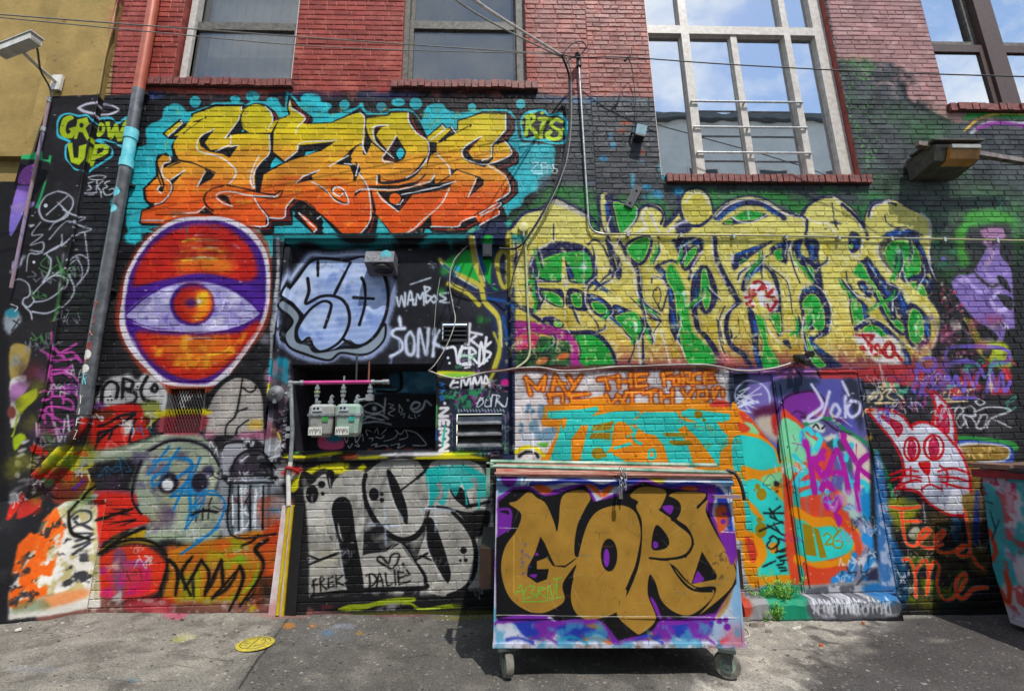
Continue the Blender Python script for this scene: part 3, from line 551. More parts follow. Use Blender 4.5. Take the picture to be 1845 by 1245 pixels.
NAVY, GRN, YEL, BLU = '20244a', '1d9a3a', 'cac05c', '1d4f9c'
def paint_yellow():
    W.K(910, 340, 3.774)
    # green and dark aura over the top
    W.poly('0 300 60 180 200 90 300 0 520 -20 600 30 760 60 900 40 1100 60 1250 -20 1500 20 1700 20 1900 10 2020 60 2200 0 2350 40 2480 20 2600 60 2800 80 2900 200 2900 420 2600 420 600 420 0 420', '2c8238', soft=22, op=.9, fleck=.35)
    W.mist('560 20 1500 -40 2900 40 2900 400 1400 200 560 150', '3b4145', 34, .42, .62, .95, 51, 30)
    W.dots([(1045, 40, 30, 26), (950, 60, 14, 16), (1180, 20, 40, 30)], '2a84ae', 8, op=.9)
    yel = '-10 330 60 262 120 172 250 132 335 66 440 112 560 172 575 250 640 310 650 200 640 70 680 28 722 70 700 150 690 220 780 310 850 265 905 200 930 140 990 108 1060 130 1085 200 1075 260 1110 250 1180 170 1200 80 1240 20 1330 8 1395 80 1412 180 1450 140 1540 82 1660 56 1780 84 1890 154 1980 192 2030 180 2080 104 2212 50 2330 116 2410 200 2446 270 2452 190 2494 104 2560 82 2640 78 2730 130 2890 215 2896 330 2890 500 2905 590 2850 700 2920 800 2958 900 2930 1060 2880 1110 2940 1180 2960 1225 1434 1215 -10 1222 -10 700'
    W.poly(yel, NAVY, soft=2); W.line(yel, 26, NAVY, soft=4, closed=True)
    G = W.grad([(0, 'd6d07e'), (300, 'd0c86c'), (800, 'd0c468'), (1030, 'c8b050'), (1130, 'ac7a4c'), (1215, '8c4650')], 800, 40)
    W.poly(yel, YEL, soft=3, vg=G, fleck=.06)
    W.mist('0 350 2800 250 2900 1150 0 1150', 'd6cf86', 30, .5, .75, .7, 52); W.mist('0 350 2800 250 2900 1150 0 1150', 'b3a024', 26, .52, .78, .6, 53)
    W.line('330 90 440 130 545 190', 36, 'b9b6be', soft=10, op=.8)
    def band(d, w, c=NAVY, soft=2): W.line(d, w, c, soft=soft)
    def neg(d, rim=34, hl=True):
        W.line(d, rim, NAVY, soft=2, closed=True); W.poly(d, GRN, soft=1, fleck=.06)
        if hl: W.line(d, 7, 'b5c85a', soft=2, closed=True, op=.9)
    def wh(*ds, w=10, soft=3):
        for d in ds: W.line(d, w, 'd2d0da', soft=soft, op=.9)
    # --- left half
    W.line('0 320 120 175 250 135 335 62 440 108 570 180 640 260', 22, NAVY, soft=5)
    band('640 60 650 200 690 310', 26); W.poly('650 70 690 30 715 80 680 200 690 300 660 230', 'cdc87c', soft=4); band('700 60 720 130 715 220 740 290', 44); W.line('690 110 700 180', 26, BLU, soft=5)
    neg('740 95 755 180 772 262 792 300 850 250 890 195 892 125 820 112', 30); wh('720 190 700 240 700 300', '900 140 890 200 850 260 790 320')
    band('905 150 950 120 1030 130 1075 180 1060 240', 18); band('1085 250 1150 180 1190 120', 20); wh('960 130 930 200 960 260 900 300', '990 170 1020 240 1050 300', w=16)
    band('1180 60 1195 170 1240 240 1330 250 1400 190', 24); W.poly('1210 100 1240 40 1320 20 1385 90 1400 180 1330 230 1250 220', 'c6bc54', soft=4); wh('1230 90 1280 30 1350 40 1385 110', w=14, soft=6)
    W.poly('1160 230 1220 210 1270 260 1240 300 1170 310', NAVY, soft=8); wh('1110 290 1180 240 1240 220', w=22, soft=8)
    # loop with star
    W.poly('160 600 160 520 200 440 270 390 340 360 470 368 560 405 600 470 630 560 610 640 560 680 460 660 400 640 260 640 190 640', NAVY, soft=3)
    W.poly('215 590 210 545 260 480 370 440 540 430 585 500 590 590 530 640 470 625 445 560 400 480 386 480 384 610 300 622', GRN, soft=2); W.line('215 560 260 490 370 445', 8, 'a8c850', soft=2)
    wh('170 520 215 430 300 370 335 340', w=16, soft=6); wh('190 540 200 600 260 630', w=9); W.line('330 240 330 350', 9, NAVY)
    W.poly('388 480 410 490 425 600 450 640 560 650 560 670 430 690 415 830 405 700 330 680 160 660 60 660 60 635 330 640 380 630', 'cdc464', soft=2); wh('400 600 420 660', w=26, soft=10); W.poly('410 490 470 590 450 630 430 600', NAVY); W.line('420 540 450 600', 16, BLU, soft=4)
    W.poly('160 670 300 680 390 690 400 800 340 800 230 740', NAVY, soft=2); neg('250 700 320 705 380 745 385 800 310 770 265 735', 8); W.poly('425 690 480 680 540 710 560 830 420 800', NAVY, soft=2); neg('450 725 510 715 518 800 470 795', 8); wh('60 690 200 720 300 790', w=10, soft=4)
    W.line('410 800 405 900', 6, 'd2d0da', soft=2)
    wh('535 400 537 660', '410 537 700 540', w=7, soft=3); W.dot(536, 530, 20, 20, 'e4ecf0', 9)
    band('0 780 100 800 180 830', 30); band('50 770 140 830 250 900 350 960 470 980 600 980 690 1050 745 1150 750 1220', 28); wh('250 890 310 870 390 920 440 980', '480 1000 560 1050', w=8)
    W.poly('255 880 330 870 400 920 380 950 300 940', NAVY, soft=2); neg('335 905 380 905 380 935 345 935', 6)
    neg('480 1000 600 1000 690 1070 730 1150 730 1215 500 1215 520 1120 500 1050', 22, False); W.mist('480 1000 700 1000 740 1215 480 1215', '6aa858', 24, .55, .75, .7, 54)
    # pink hood and green lumps
    W.poly('58 905 160 905 280 925 400 965 480 1030 500 1100 500 1160 530 1222 440 1222 425 1140 440 1060 330 1012 240 985 150 975 60 1012', 'a02d88', soft=3, fleck=.1); W.poly('62 1060 110 1000 170 980 235 1010 230 1070 160 1110 70 1140', 'c0568c', soft=3); W.mist('62 1000 235 990 235 1110 62 1140', 'c83a5a', 10, .5, .62, .9, 55, 3)
    W.poly('60 1150 110 1100 190 1090 240 1010 310 1020 340 1060 400 1030 445 1060 440 1150 420 1222 60 1222', '2c5a38', soft=4); W.mist('60 1100 440 1040 430 1222 60 1222', '1d3326', 20, .48, .65, .9, 56, 4); W.dots([(250, 1170, 46, 22), (395, 1140, 46, 24)], 'b8683a', 5, rot=-.3); W.line('200 1130 250 1120 300 1140', 12, '1d2a20', soft=4); W.line('345 1110 400 1098 440 1110', 12, '1d2a20', soft=4)
    # second letter
    band('565 380 600 350 650 370 690 440 720 520 710 570', 14); band('690 350 720 450 750 560 775 600 775 500 730 420 700 330', 30); wh('700 350 750 400 830 500 900 590', w=14); band('770 350 850 470 910 580 930 760 1050 900', 30); wh('880 600 910 740 1030 880', w=16, soft=5)
    neg('845 385 910 345 980 338 965 430 912 500 835 435', 50); wh('760 370 800 320 850 290', w=12)
    band('570 620 560 720 600 830 680 880', 20); W.poly('600 600 640 640 730 720 690 680 650 690 610 650', NAVY); W.line('610 640 690 700', 18, BLU, soft=4); wh('620 600 560 660 545 760 580 840', w=10)
    W.poly('560 720 640 730 730 810 690 880 610 850 570 790', NAVY, soft=2); W.line('580 730 670 780', 18, BLU, soft=4); neg('590 775 650 775 695 825 650 850 605 820', 8); band('560 840 620 910 640 970', 8)
    W.poly('740 790 790 800 910 860 1000 960 1000 1040 940 960 900 920 880 1010 850 1020 790 940 720 850', NAVY, soft=2); W.line('755 805 810 850', 22, BLU, soft=5); neg('755 870 880 838 915 900 888 990 862 1008 800 940', 8); wh('690 830 700 890 800 980 860 1030', '690 850 680 870', w=9)
    W.line('700 860 780 930', 16, BLU, soft=4); band('860 1020 880 1080 840 1180', 10); wh('890 920 905 1050 925 1200', w=26, soft=8); band('935 900 940 1220', 20); W.line('850 740 1000 880 1040 890', 8, NAVY); wh('1040 890 1010 1060', w=12); W.line('960 880 1050 900 1010 980 1000 1060', 8, NAVY)
    # small arrow shapes
    band('995 640 1010 600 1060 610 1110 660 1090 760 1060 830 1010 720', 10); wh('1000 600 1080 630 1120 730', w=12); W.poly('1005 720 1040 670 1060 720 1040 790', 'b8a640', line=NAVY, lw=8)
    band('1040 540 1120 640 1140 800 1150 960 1240 1090 1270 1215', 52); W.lines(['1060 560 1110 620', '1125 680 1130 760', '1140 850 1155 950', '1180 1000 1230 1060'], 22, BLU, soft=5)
    band('1040 520 1140 490 1200 520', 22); neg('1100 545 1140 515 1200 620 1235 730 1275 960 1395 1085 1440 1210 1265 1210 1185 985 1155 725 1105 625', 8); wh('1160 1020 1200 1080 1220 1140', w=10); wh('1060 960 1120 1180', w=12, soft=6); W.dot(1215, 712, 12, 12, 'dfe8ea', 6); wh('1215 690 1230 800', '1120 720 1290 705', w=5)
    band('1290 620 1280 760 1310 950 1360 1000 1430 1100 1470 1215', 40); W.lines(['1300 680 1305 800', '1290 600 1310 560'], 20, BLU, soft=5)
    W.line('1340 540 1320 620 1330 760 1365 830 1410 780 1420 700 1395 600 1365 540', 44, NAVY, soft=2); neg('1338 580 1362 548 1394 680 1390 780 1362 818 1334 700', 8)
    band('1040 330 1130 420 1190 500 1240 620', 12); W.poly('1050 340 1170 420 1240 580 1230 640 1180 520', 'c8bc5a', soft=3)
    W.poly('1140 345 1330 335 1345 420 1290 520 1220 560 1180 480 1170 420', NAVY, soft=3); W.lines(['1180 400 1240 370', '1250 360 1310 370'], 24, BLU, soft=5); neg('1220 530 1232 450 1290 400 1300 432 1240 520', 8); wh('1180 470 1200 400 1300 340', '1340 430 1280 520 1250 600', w=11)
    band('1425 340 1440 480 1520 650 1590 770', 40); wh('1410 340 1420 480 1500 640', w=12, soft=5)
    # --- right half
    W.K(1290, 340, 3.774)
    W.line('0 200 80 130 200 95 320 105 430 170 460 200', 46, NAVY, soft=3); W.lines(['60 170 160 110', '330 120 420 180', '20 210 60 170'], 24, BLU, soft=6); W.poly('40 240 120 190 220 150 320 165 350 190 250 225 120 245', NAVY, soft=2); neg('118 195 200 150 250 152 320 170 280 205 200 215 140 212', 6); neg('60 235 100 212 110 240', 6); wh('215 130 225 205', '110 190 160 225 260 225 350 175', w=12); wh('0 190 90 110 220 75 340 100 460 170 600 200', w=13)
    band('540 180 610 200 620 240 610 330', 18); wh('540 170 590 200 600 260', w=10); band('570 190 610 130 700 70 790 60', 14)
    wh('800 60 900 150 970 230 990 290', '620 200 680 230 760 240 820 320', w=12, soft=5); band('860 110 960 200 1020 290 1030 340', 24); W.line('790 100 805 220 830 280', 7, NAVY); W.poly('770 230 805 222 815 205 825 228 870 240 825 245 815 262 803 243', NAVY, soft=2)
    band('1040 190 1060 120 1150 90 1220 110', 16); wh('1050 200 1080 120 1180 85', w=16, soft=5); W.poly('1050 110 1060 75 1120 75 1130 100', NAVY, soft=4, op=.7); wh('1400 170 1455 230 1450 330', w=22, soft=8); band('1150 180 1160 230 1220 265 1290 260', 9); W.poly('1130 330 1200 280 1300 270 1400 310 1380 345 1250 340', NAVY, soft=5); W.line('1180 310 1300 295', 28, BLU, soft=8)
    W.poly('115 460 270 390 390 355 270 440 180 510 120 560', NAVY, soft=2); W.line('150 450 280 400', 20, BLU, soft=5); W.line('160 500 200 480', 10, GRN); wh('110 440 110 500', w=24, soft=8); wh('130 590 250 500 390 430', w=8)
    W.poly('370 400 510 355 490 420 480 510 420 480', NAVY, soft=2); W.line('430 385 490 370', 20, BLU, soft=5); neg('395 430 450 412 450 482 415 480', 6); band('150 620 170 570 270 510 380 440', 10)
    W.poly('540 350 690 350 700 480 730 690 670 690 640 600 560 520 520 440', NAVY, soft=3); W.lines(['560 380 580 460', '650 380 660 480'], 26, BLU, soft=6); neg('530 430 545 470 580 525 655 535 660 640 600 570 545 500', 8); W.poly('590 360 610 400 635 460 605 465 575 420', 'c8be66', soft=3); wh('520 360 500 440 560 540', w=12); band('500 430 530 540 570 640', 9)
    # arch with the red tag
    W.line('190 680 220 590 290 530 350 535 405 620 425 760 430 980', 40, NAVY, soft=3); W.lines(['240 580 300 540', '210 620 240 585'], 26, BLU, soft=6); wh('150 640 200 560 300 515 400 540 490 620 500 760', w=10); W.line('370 540 470 620 500 700 520 850', 8, NAVY)
    W.poly('195 700 250 640 330 625 400 660 425 760 415 830 370 850 330 800 240 810 195 770', 'd2cfd6', soft=4); R_ = '9c2226'
    for d in ('260 640 290 630 320 650 290 690', '225 680 240 740 270 720 230 700 260 690', '200 740 260 730', '210 780 250 800', '240 760 215 790', '330 660 350 720 390 680', '380 700 340 730 400 740', '350 790 370 830 410 770 390 760', '340 680 300 680'): W.line(d, 20, R_, soft=2)
    W.line('270 750 300 850 340 950 430 1100', 30, 'c6b954', soft=4); wh('330 860 350 950 440 1060', w=9)
    neg('368 862 432 850 435 990 385 910', 22); neg('272 862 322 885 345 985 355 1060 430 1200 310 1212 322 1060 292 955', 14)
    W.line('160 770 90 840 70 960 110 1070 190 1130 240 1215', 34, NAVY, soft=4); wh('130 790 60 860 20 960 30 1080 90 1180', w=9); W.line('230 820 260 960 270 1080 300 1215', 46, NAVY, soft=3); W.lines(['260 900 275 1000', '265 1080 285 1180'], 22, BLU, soft=5); band('60 800 20 900 20 1000 70 1150', 8)
    W.line('150 880 160 980 120 1020', 8, '6a6236'); wh('440 990 500 960 545 1010 540 1060', w=7); W.poly('450 1040 510 1090 490 1030', NAVY, soft=3)
    # C
    W.poly('565 760 590 690 650 665 720 700 770 790 785 900 770 980 700 1010 650 960 620 1020 700 1080 800 1150 850 1215 640 1215 600 1080 590 900', NAVY, soft=3); W.lines(['600 690 660 680', '660 1060 720 1110', '650 1000 640 1050'], 28, BLU, soft=7); neg('590 775 640 720 690 740 730 830 735 940 690 965 650 920 615 985 608 850', 6); neg('612 990 640 1060 690 1140 745 1200 690 1212 640 1140', 6); wh('560 750 600 660 680 660 760 740 790 860 770 970', '600 870 590 1000 640 1150', w=10); W.poly('640 990 680 950 700 990 680 1010', 'cfc67a', soft=4)
    W.poly('700 350 890 345 880 600 900 700 900 900 920 1000 900 1215 840 1215 790 1000 800 860 740 720 720 500', YEL, soft=4, op=.0)
    # right letter
    W.poly('910 300 960 300 985 340 975 410 930 440 900 400', NAVY, soft=3); W.line('930 340 960 390', 26, BLU, soft=5); neg('905 385 930 380 920 410', 4); wh('905 420 940 460 985 440 1000 340', '890 500 940 520 960 480', w=12); W.poly('890 500 940 480 960 510 920 560 900 640 960 720 920 740 885 640', 'c8be60', soft=3); band('885 560 900 650 970 720 1060 740', 8)
    W.poly('930 560 1000 480 1040 470 1110 570 1200 700 1220 860 1300 920 1310 960 1270 1000 1180 930 1100 800 1040 650 980 610', NAVY, soft=3); neg('935 565 985 505 1035 590 1100 690 1150 780 1205 860 1285 945 1270 975 1190 900 1120 770 1050 645 970 605', 6); W.line('1030 500 1100 590 1170 690 1200 800 1205 880', 44, NAVY, soft=3); W.lines(['1040 520 1090 580', '1130 640 1170 720'], 26, BLU, soft=6)
    W.poly('960 640 1010 630 1060 690 1050 740 990 700', NAVY, soft=3); W.line('990 660 1030 700', 22, BLU, soft=5); wh('1160 630 1200 740 1200 830', w=12)
    W.poly('910 770 960 740 1030 800 1040 890 970 930 920 890', NAVY, soft=3); neg('920 785 955 765 990 800 1000 900 945 915', 6); W.line('1005 800 1015 870', 22, BLU, soft=6); wh('895 800 930 730 1010 740 1080 800', w=10)
    W.poly('1100 400 1160 330 1250 330 1340 350 1420 430 1440 570 1380 600 1300 640 1190 560 1120 480', NAVY, soft=4, op=.6); neg('1150 435 1195 362 1330 368 1388 480 1382 570 1295 612 1262 505 1240 560 1185 530', 14); W.line('1370 370 1420 470 1430 560', 40, NAVY, soft=4); W.lines(['1390 390 1410 440', '1330 340 1370 350'], 20, BLU, soft=5); W.poly('1225 450 1250 440 1265 520 1290 640 1250 600 1215 540', NAVY, soft=2); W.dot(1245, 432, 24, 22, 'bcc6c4', 9); wh('1260 460 1270 560 1310 660', '1100 380 1110 470 1200 590', '1440 350 1460 560', w=11)
    W.poly('1300 620 1340 590 1430 590 1470 650 1460 720 1440 700 1390 640', NAVY, soft=3); W.line('1390 610 1450 640', 22, BLU, soft=5); neg('1320 642 1400 655 1432 730 1385 712', 6)
    W.poly('1150 640 1230 660 1290 760 1330 880 1290 920 1240 860 1200 740', NAVY, soft=3); W.line('1250 720 1290 840', 30, BLU, soft=7); wh('1160 640 1280 700 1320 800 1325 900', w=9)
    W.poly('1310 780 1400 820 1460 920 1450 1040 1380 1090 1310 1050 1280 950', NAVY, soft=3); W.lines(['1420 880 1440 990'], 26, BLU, soft=7); neg('1335 820 1390 850 1412 940 1400 1030 1355 1055 1318 1010 1310 900', 6); wh('1360 930 1362 1000', w=8); W.dot(1358, 948, 8, 8, 'd6ecd8', 5); wh('1400 780 1480 880 1500 990 1460 1090', w=10)
    W.line('960 950 1050 905 1150 950 1240 1040 1300 1130 1310 1215', 40, NAVY, soft=4); W.lines(['1100 940 1160 980', '1290 1130 1300 1190'], 22, BLU, soft=6); neg('1000 965 1050 925 1120 955 1150 1000 1090 1000', 8)
    wh('940 940 1050 880 1180 940 1300 1060 1400 1110', w=9)
    W.poly('945 985 1080 975 1130 1010 1200 1000 1250 1060 1275 1150 1240 1205 1150 1190 1080 1170 1010 1110 950 1040', 'd4d0d6', soft=8)
    for d in ('955 995 1070 1000', '1000 1000 1040 1060 985 1080 1030 1100', '1070 1000 1040 1050', '1060 1060 1050 1140', '1100 1060 1080 1080 1110 1120 1060 1140', '1110 1070 1130 1120'): W.line(d, 22, R_, soft=2)
    W.line('1170 1050 1145 1090 1160 1140 1200 1140 1210 1080 1175 1045', 28, R_, soft=2); W.line('1200 1090 1260 1165', 24, R_, soft=2)
    W.line('1010 1050 1040 1110 1060 1140', 22, 'cfc9c4', soft=4)
    W.poly('0 1130 60 1120 120 1160 130 1215 0 1215', 'b8606a', soft=14, op=.6); W.poly('1000 1190 1300 1200 1400 1240 1000 1240', '9a5a44', soft=10, op=.6)
    # right side: grey-green shade and the lilac creature
    W.K(1600, 340, 3.458)
    W.mist('270 60 760 60 760 330 270 330', '34383a', 40, .35, .6, .9, 57, 12); W.poly('290 330 490 330 500 480 300 500', '3c4a44', soft=10, op=.8); W.mist('290 330 490 330 500 480 300 500', '2c7a5a', 14, .5, .7, .6, 58); W.poly('420 260 490 250 500 450 460 490 430 400', '4f9e34', soft=12, op=.8); W.dot(345, 437, 14, 10, '6a62c0', 4)
    W.poly('500 150 640 130 770 160 770 240 680 230 570 260 500 290 450 260', '49a83c', soft=14, op=.8); W.lines(['680 60 740 130', '740 60 670 140', '700 60 705 130'], 6, '3aa878', soft=3, op=.7)
    W.poly('490 260 560 230 700 215 770 240 770 480 690 500 600 470 500 420', '3a383e', soft=8, op=.8); W.poly('570 262 640 240 720 250 735 300 700 330 700 420 770 500 790 870 735 870 720 940 655 985 690 925 650 880 560 830 480 750 420 660 395 600 400 560 440 540 520 532 560 470 600 400 628 330 590 300', '8a74b8', soft=4, sm=False, fleck=.08, vg=W.grad([(240, 'a8789e'), (330, 'a880a8'), (420, '8a74ba'), (900, '7d66ae')], 600, 20))
    tagline_ = [W.line(d, 26, c, soft=5) for d, c in (('420 600 480 560 540 620 600 640 680 580', 'a48fcc'), ('640 420 600 500 660 560 740 520', '9a86c4'), ('700 640 640 700 700 760 770 720', 'b8a8dc'), ('520 700 600 680 640 760', '6a5698'), ('600 330 650 400 620 470', 'b898c4'))]; W.mist('400 540 760 560 760 860 560 820', 'b8a4d8', 20, .55, .75, .7, 59); W.lines(['400 560 440 520 520 510 570 560 640 610 680 600', '560 270 500 300 490 380'], 22, '3a383e', soft=6); W.poly('680 540 730 560 760 620 770 650 700 600', '26262a', soft=4); W.poly('680 660 770 680 770 760 720 720', '2a2a2e', soft=4); W.poly('700 360 770 380 770 460 720 430', '2c2a30', soft=5)
    for d in ('690 810 680 840', '700 820 705 850 690 830', '720 835 735 850 725 870 712 855', '745 845 748 875'): W.line(d, 7, 'd2cade', soft=1)
    for i in range(150):
        x, y = 330 + rng.random() * 200, 570 + rng.random() * 560
        if x > 330 + (y - 500) * .6: continue
        W.dot(x, y, 4 + rng.random() * 10, 4 + rng.random() * 8, ['b0407a', 'c88aa0', '2a2428', '8a4a6a', 'a03a4a', '5a4a50', 'd0c0b0'][int(rng.random() * 7)], 3, op=.85)
    for i in range(34): W.dot(480 + (i % 3) * 16 + i * 2.4, 810 + i * 5, 7, 6, 'c8c42a', 2)
    W.poly('570 960 640 950 740 970 770 1100 700 1120 560 1020', 'b0bf2c', soft=8, op=.9); W.poly('580 1010 650 1000 620 1060', '2a2a2a', soft=4)
paint_yellow()

def tagline(C, ds, w, col, soft=1.5, **k):
    for d in ds: C.line(d, w, col, soft=soft, **k)

def paint_panel():
    W.Y = .07; W.K(440, 300, 3.69)
    W.poly('215 470 1780 460 1800 1930 180 1930', '1d1e23', sm=False)
    W.mist('215 470 1780 460 1800 1930 180 1930', '2e3038', 40, .5, .75, .8, 61)
    W.poly('240 480 1775 470 1770 545 1430 520 1380 555 1340 520 1180 545 1120 520 900 545 820 560 700 545 560 550 430 520 330 545 260 510', '1f8488', soft=6, op=.9, fleck=.2)
    W.poly('640 480 890 480 870 530 760 540 680 520', '17181a', soft=5); W.poly('1010 480 1230 480 1160 540 1090 555 1040 530', '17181a', soft=5)
    gl = '8e9cc2'
    W.line('250 1050 240 960 260 870 300 760 390 640 450 585 560 595 700 582 800 580 900 620 980 760 985 900 940 1040 960 1100 930 1180 850 1250 770 1275 650 1245 560 1290 400 1270 290 1210 250 1120', 46, gl, soft=14, op=.85)
    W.line('250 1080 240 960 262 870 305 760 392 640 452 588 560 598 700 586 800 590', 16, 'b9c4e2', soft=5, op=.8)
    sh = '250 945 292 905 372 990 345 1080 352 1160 430 1185 480 1232 650 1205 780 1192 900 1080 938 1050 930 1150 850 1232 760 1252 640 1240 560 1288 400 1245 300 1200 268 1120 322 1030'
    W.poly(sh, '7b8896', soft=1); W.line(sh, 18, BLK, closed=True)
    body = '272 862 340 760 455 622 690 626 770 602 890 660 950 800 950 960 900 1080 820 1165 750 1182 690 1152 600 1212 500 1222 430 1150 370 1172 348 1100 400 1000 330 925'
    W.poly(body, '8ea2cc', soft=1); W.mist(body, 'c3cfe8', 44, .42, .66, .9, 62, 2); W.mist(body, '5f78b0', 30, .56, .75, .8, 63, 2)
    for i in range(26):
        y = 650 + i * 22; x = 470 - i * 4 + rng.random() * 60; W.line(f'{x} {y} {x+180} {y-10} {x+380+rng.random()*60} {y-26}', 8, ['c4d0ea', '7d92c2'][i % 2], soft=7, op=.4)
    tagline(W, ('690 628 470 618 350 748 270 868 320 912 390 992', '490 630 490 728', '422 745 430 830 410 912 500 868 580 860 650 885 692 950 696 1050 640 1160 540 1224 470 1216 432 1140 380 1168 348 1110 372 1040 440 950 520 898 574 910 572 960 536 1070', '706 640 650 750 596 858', '700 622 800 600 890 650 950 790 950 950 890 1100 800 1182 720 1184 660 1150', '782 742 802 800 802 920 766 1052', '728 872 860 880'), 21, '131318', 1)
    tagline(W, ('1105 785 1240 740',), 11, 'aab4c4', 4)
    tagline(W, ('1015 870 1030 930 1045 860 1065 930 1070 840', '1085 920 1105 830 1125 920', '1090 890 1125 885', '1140 920 1150 850 1170 880 1190 840 1195 920', '1200 800 1210 900', '1200 800 1235 810 1205 850 1245 870 1215 905', '1265 860 1240 880 1260 905 1280 880 1262 858', '1355 840 1300 850 1340 880 1300 900 1360 905'), 15, 'bac4d2', 5)
    tagline(W, ('1032 1000 1040 1060', '1065 1075 1000 1085 985 1120 1040 1155 1050 1215 975 1262', '1100 1100 1075 1150 1085 1240 1125 1240 1130 1150 1105 1100', '1155 1260 1165 1080 1210 1250 1225 1080', '1255 1260 1265 1080', '1300 1090 1265 1170 1330 1210'), 24, 'bcc6da', 7)
    # right-hand colours carried on from the brick
    W.poly('1300 600 1380 640 1480 560 1500 480 1770 470 1790 1930 1720 1930 1690 1400 1640 1050 1540 880 1330 740', '232a48', soft=6); W.poly('1330 640 1400 600 1500 560 1560 780 1420 720', GRN, soft=4); W.poly('1590 520 1650 500 1640 780 1690 820 1600 740', GRN, soft=4)
    tagline(W, ('1300 620 1380 700 1560 790 1600 900 1690 1010 1700 1200 1660 1340', '1510 500 1540 650 1590 790', '1770 600 1720 560 1680 640 1720 800 1780 760', '1360 780 1480 840 1560 920'), 34, 'b4aa46', 4); tagline(W, ('1310 640 1400 720 1550 810', '1530 500 1560 640 1600 760', '1700 1030 1715 1200'), 9, 'ccd0c0', 3)
    W.poly('1740 480 1775 480 1785 800 1745 780', 'b4aa46', soft=4); tagline(W, ('1330 660 1400 720', '1620 880 1740 900 1790 960', '1720 1000 1760 1180', '1570 600 1600 700'), 22, '1d4a8c', 6)
    W.dots([(1400, 620, 40, 34), (1310, 830, 24), (1570, 1020, 24), (1620, 1025, 16), (1330, 700, 30)], '2c8f3a', 14, op=.8); W.dot(1415, 680, 20, 24, '3a9ac8', 8)
    W.poly('1310 1040 1485 1040 1480 1185 1318 1185', '202124', soft=2, sm=False)
    # VERNS, EMMA and the tags round the louvre
    W.K(440, 600, 3.69)
    w_ = 'd0d3dc'
    tagline(W, ('1430 -20 1580 10', '1500 -60 1490 80', '1540 20 1470 70', '1500 40 1560 90'), 20, w_, 4)
    tagline(W, ('1350 100 1400 100 1420 200 1450 90', '1490 100 1440 110 1430 200 1480 200', '1440 150 1480 150', '1500 210 1500 100 1540 130 1510 150 1550 200', '1560 200 1575 60 1600 190', '1610 30 1590 200', '1640 60 1590 110 1640 140 1560 220'), 20, w_, 1)
    W.dots([(1355, 165, 9), (1365, 200, 9), (1630, 160, 9), (1615, 185, 9)], w_); tagline(W, ('1450 215 1510 212', '1465 232 1500 228'), 12, w_, 1)
    W.poly('1270 255 1430 255 1560 265 1420 295 1300 290', 'c4c02e', soft=3); W.poly('1330 270 1560 270 1400 300', '3fae4a', soft=6, op=.6); W.line('1660 0 1700 120 1660 260 1600 350', 20, 'a8aa3a', soft=5, op=.9)
    tagline(W, ('1400 300 1370 360 1420 362', '1390 330 1420 328', '1440 370 1450 295 1475 345 1500 290 1505 370', '1515 370 1530 295 1550 345 1575 290 1580 365', '1590 365 1605 285 1635 365', '1595 335 1630 335'), 17, w_, 1); W.line('1380 385 1500 375 1620 378', 7, w_)
    W.K(440, 600, 3.69); W.poly('1360 380 1760 360 1770 800 1370 805', '232b3a', soft=4, sm=False)
    W.mist('1300 380 1640 370 1620 500 1340 500', '2f9a5a', 9, .5, .6, .7, 64, 6); W.mist('1400 390 1600 390 1600 480 1400 480', 'a02a8a', 7, .58, .66, .7, 65, 6); W.dot(1735, 330, 28, 24, 'b8267e', 4)
    tagline(W, ('1545 490 1570 430 1590 460 1560 490 1545 488', '1610 440 1600 485 1640 480 1635 430', '1640 490 1650 410', '1680 420 1670 490', '1650 410 1700 420 1680 450 1720 490', '1750 430 1735 490 1690 450', '1590 430 1540 470'), 8, 'c0c8d0', 1)
    for i in range(16): x = 1420 + i * 20; W.line(f'{x} {500+6*(i%2)} {x+8} {528-4*(i%3)}', 5, 'aab4c0'); W.line(f'{x} {515} {x+12} {512+8*(i%2)}', 4, 'aab4c0')
    for i in range(12): W.line(f'{1380+8*(i%2)} {540+i*18} {1394-8*(i%2)} {552+i*18}', 4, '8fa0b4'); W.line(f'{1730+8*(i%2)} {540+i*18} {1744-8*(i%2)} {552+i*18}', 4, '8fa0b4')
    for i in range(13): x = 1440 + i * 20; W.line(f'{x} {780+6*(i%2)} {x+10} {800-6*(i%3)} {x+16} {785}', 4, '8fa0b4')
    tagline(W, ('1600 380 1640 360 1625 420', '1650 350 1690 400', '1700 360 1750 390 1700 380', '1620 340 1760 350'), 6, '8a5a7a', 1)
    # upright block letters on the strip left of the louvre
    W.poly('1265 490 1290 490 1290 620 1268 620', '3a9a42', soft=4); W.poly('1268 640 1300 660 1290 720 1268 700', '2a4a9a', soft=4); W.poly('1290 490 1365 490 1360 790 1290 790', '26262c', soft=3)
    tagline(W, ('1305 500 1355 500 1300 550 1355 552', '1300 580 1355 580 1355 610', '1325 580 1325 605', '1300 580 1300 612', '1300 635 1355 640 1350 665 1310 660', '1330 680 1300 700 1330 725 1355 700 1332 680', '1300 745 1355 745 1300 785 1355 785'), 22, 'd2d2d8', 2); W.line('1335 615 1318 750', 13, '2aa690', soft=1)
    tagline(W, ('1300 330 1330 340 1300 350 1335 360', '1300 380 1335 380 1300 400', '1305 450 1330 420 1300 425 1330 450'), 8, '2a6ac0', 1); W.dot(1333, 467, 10, 10, w_)
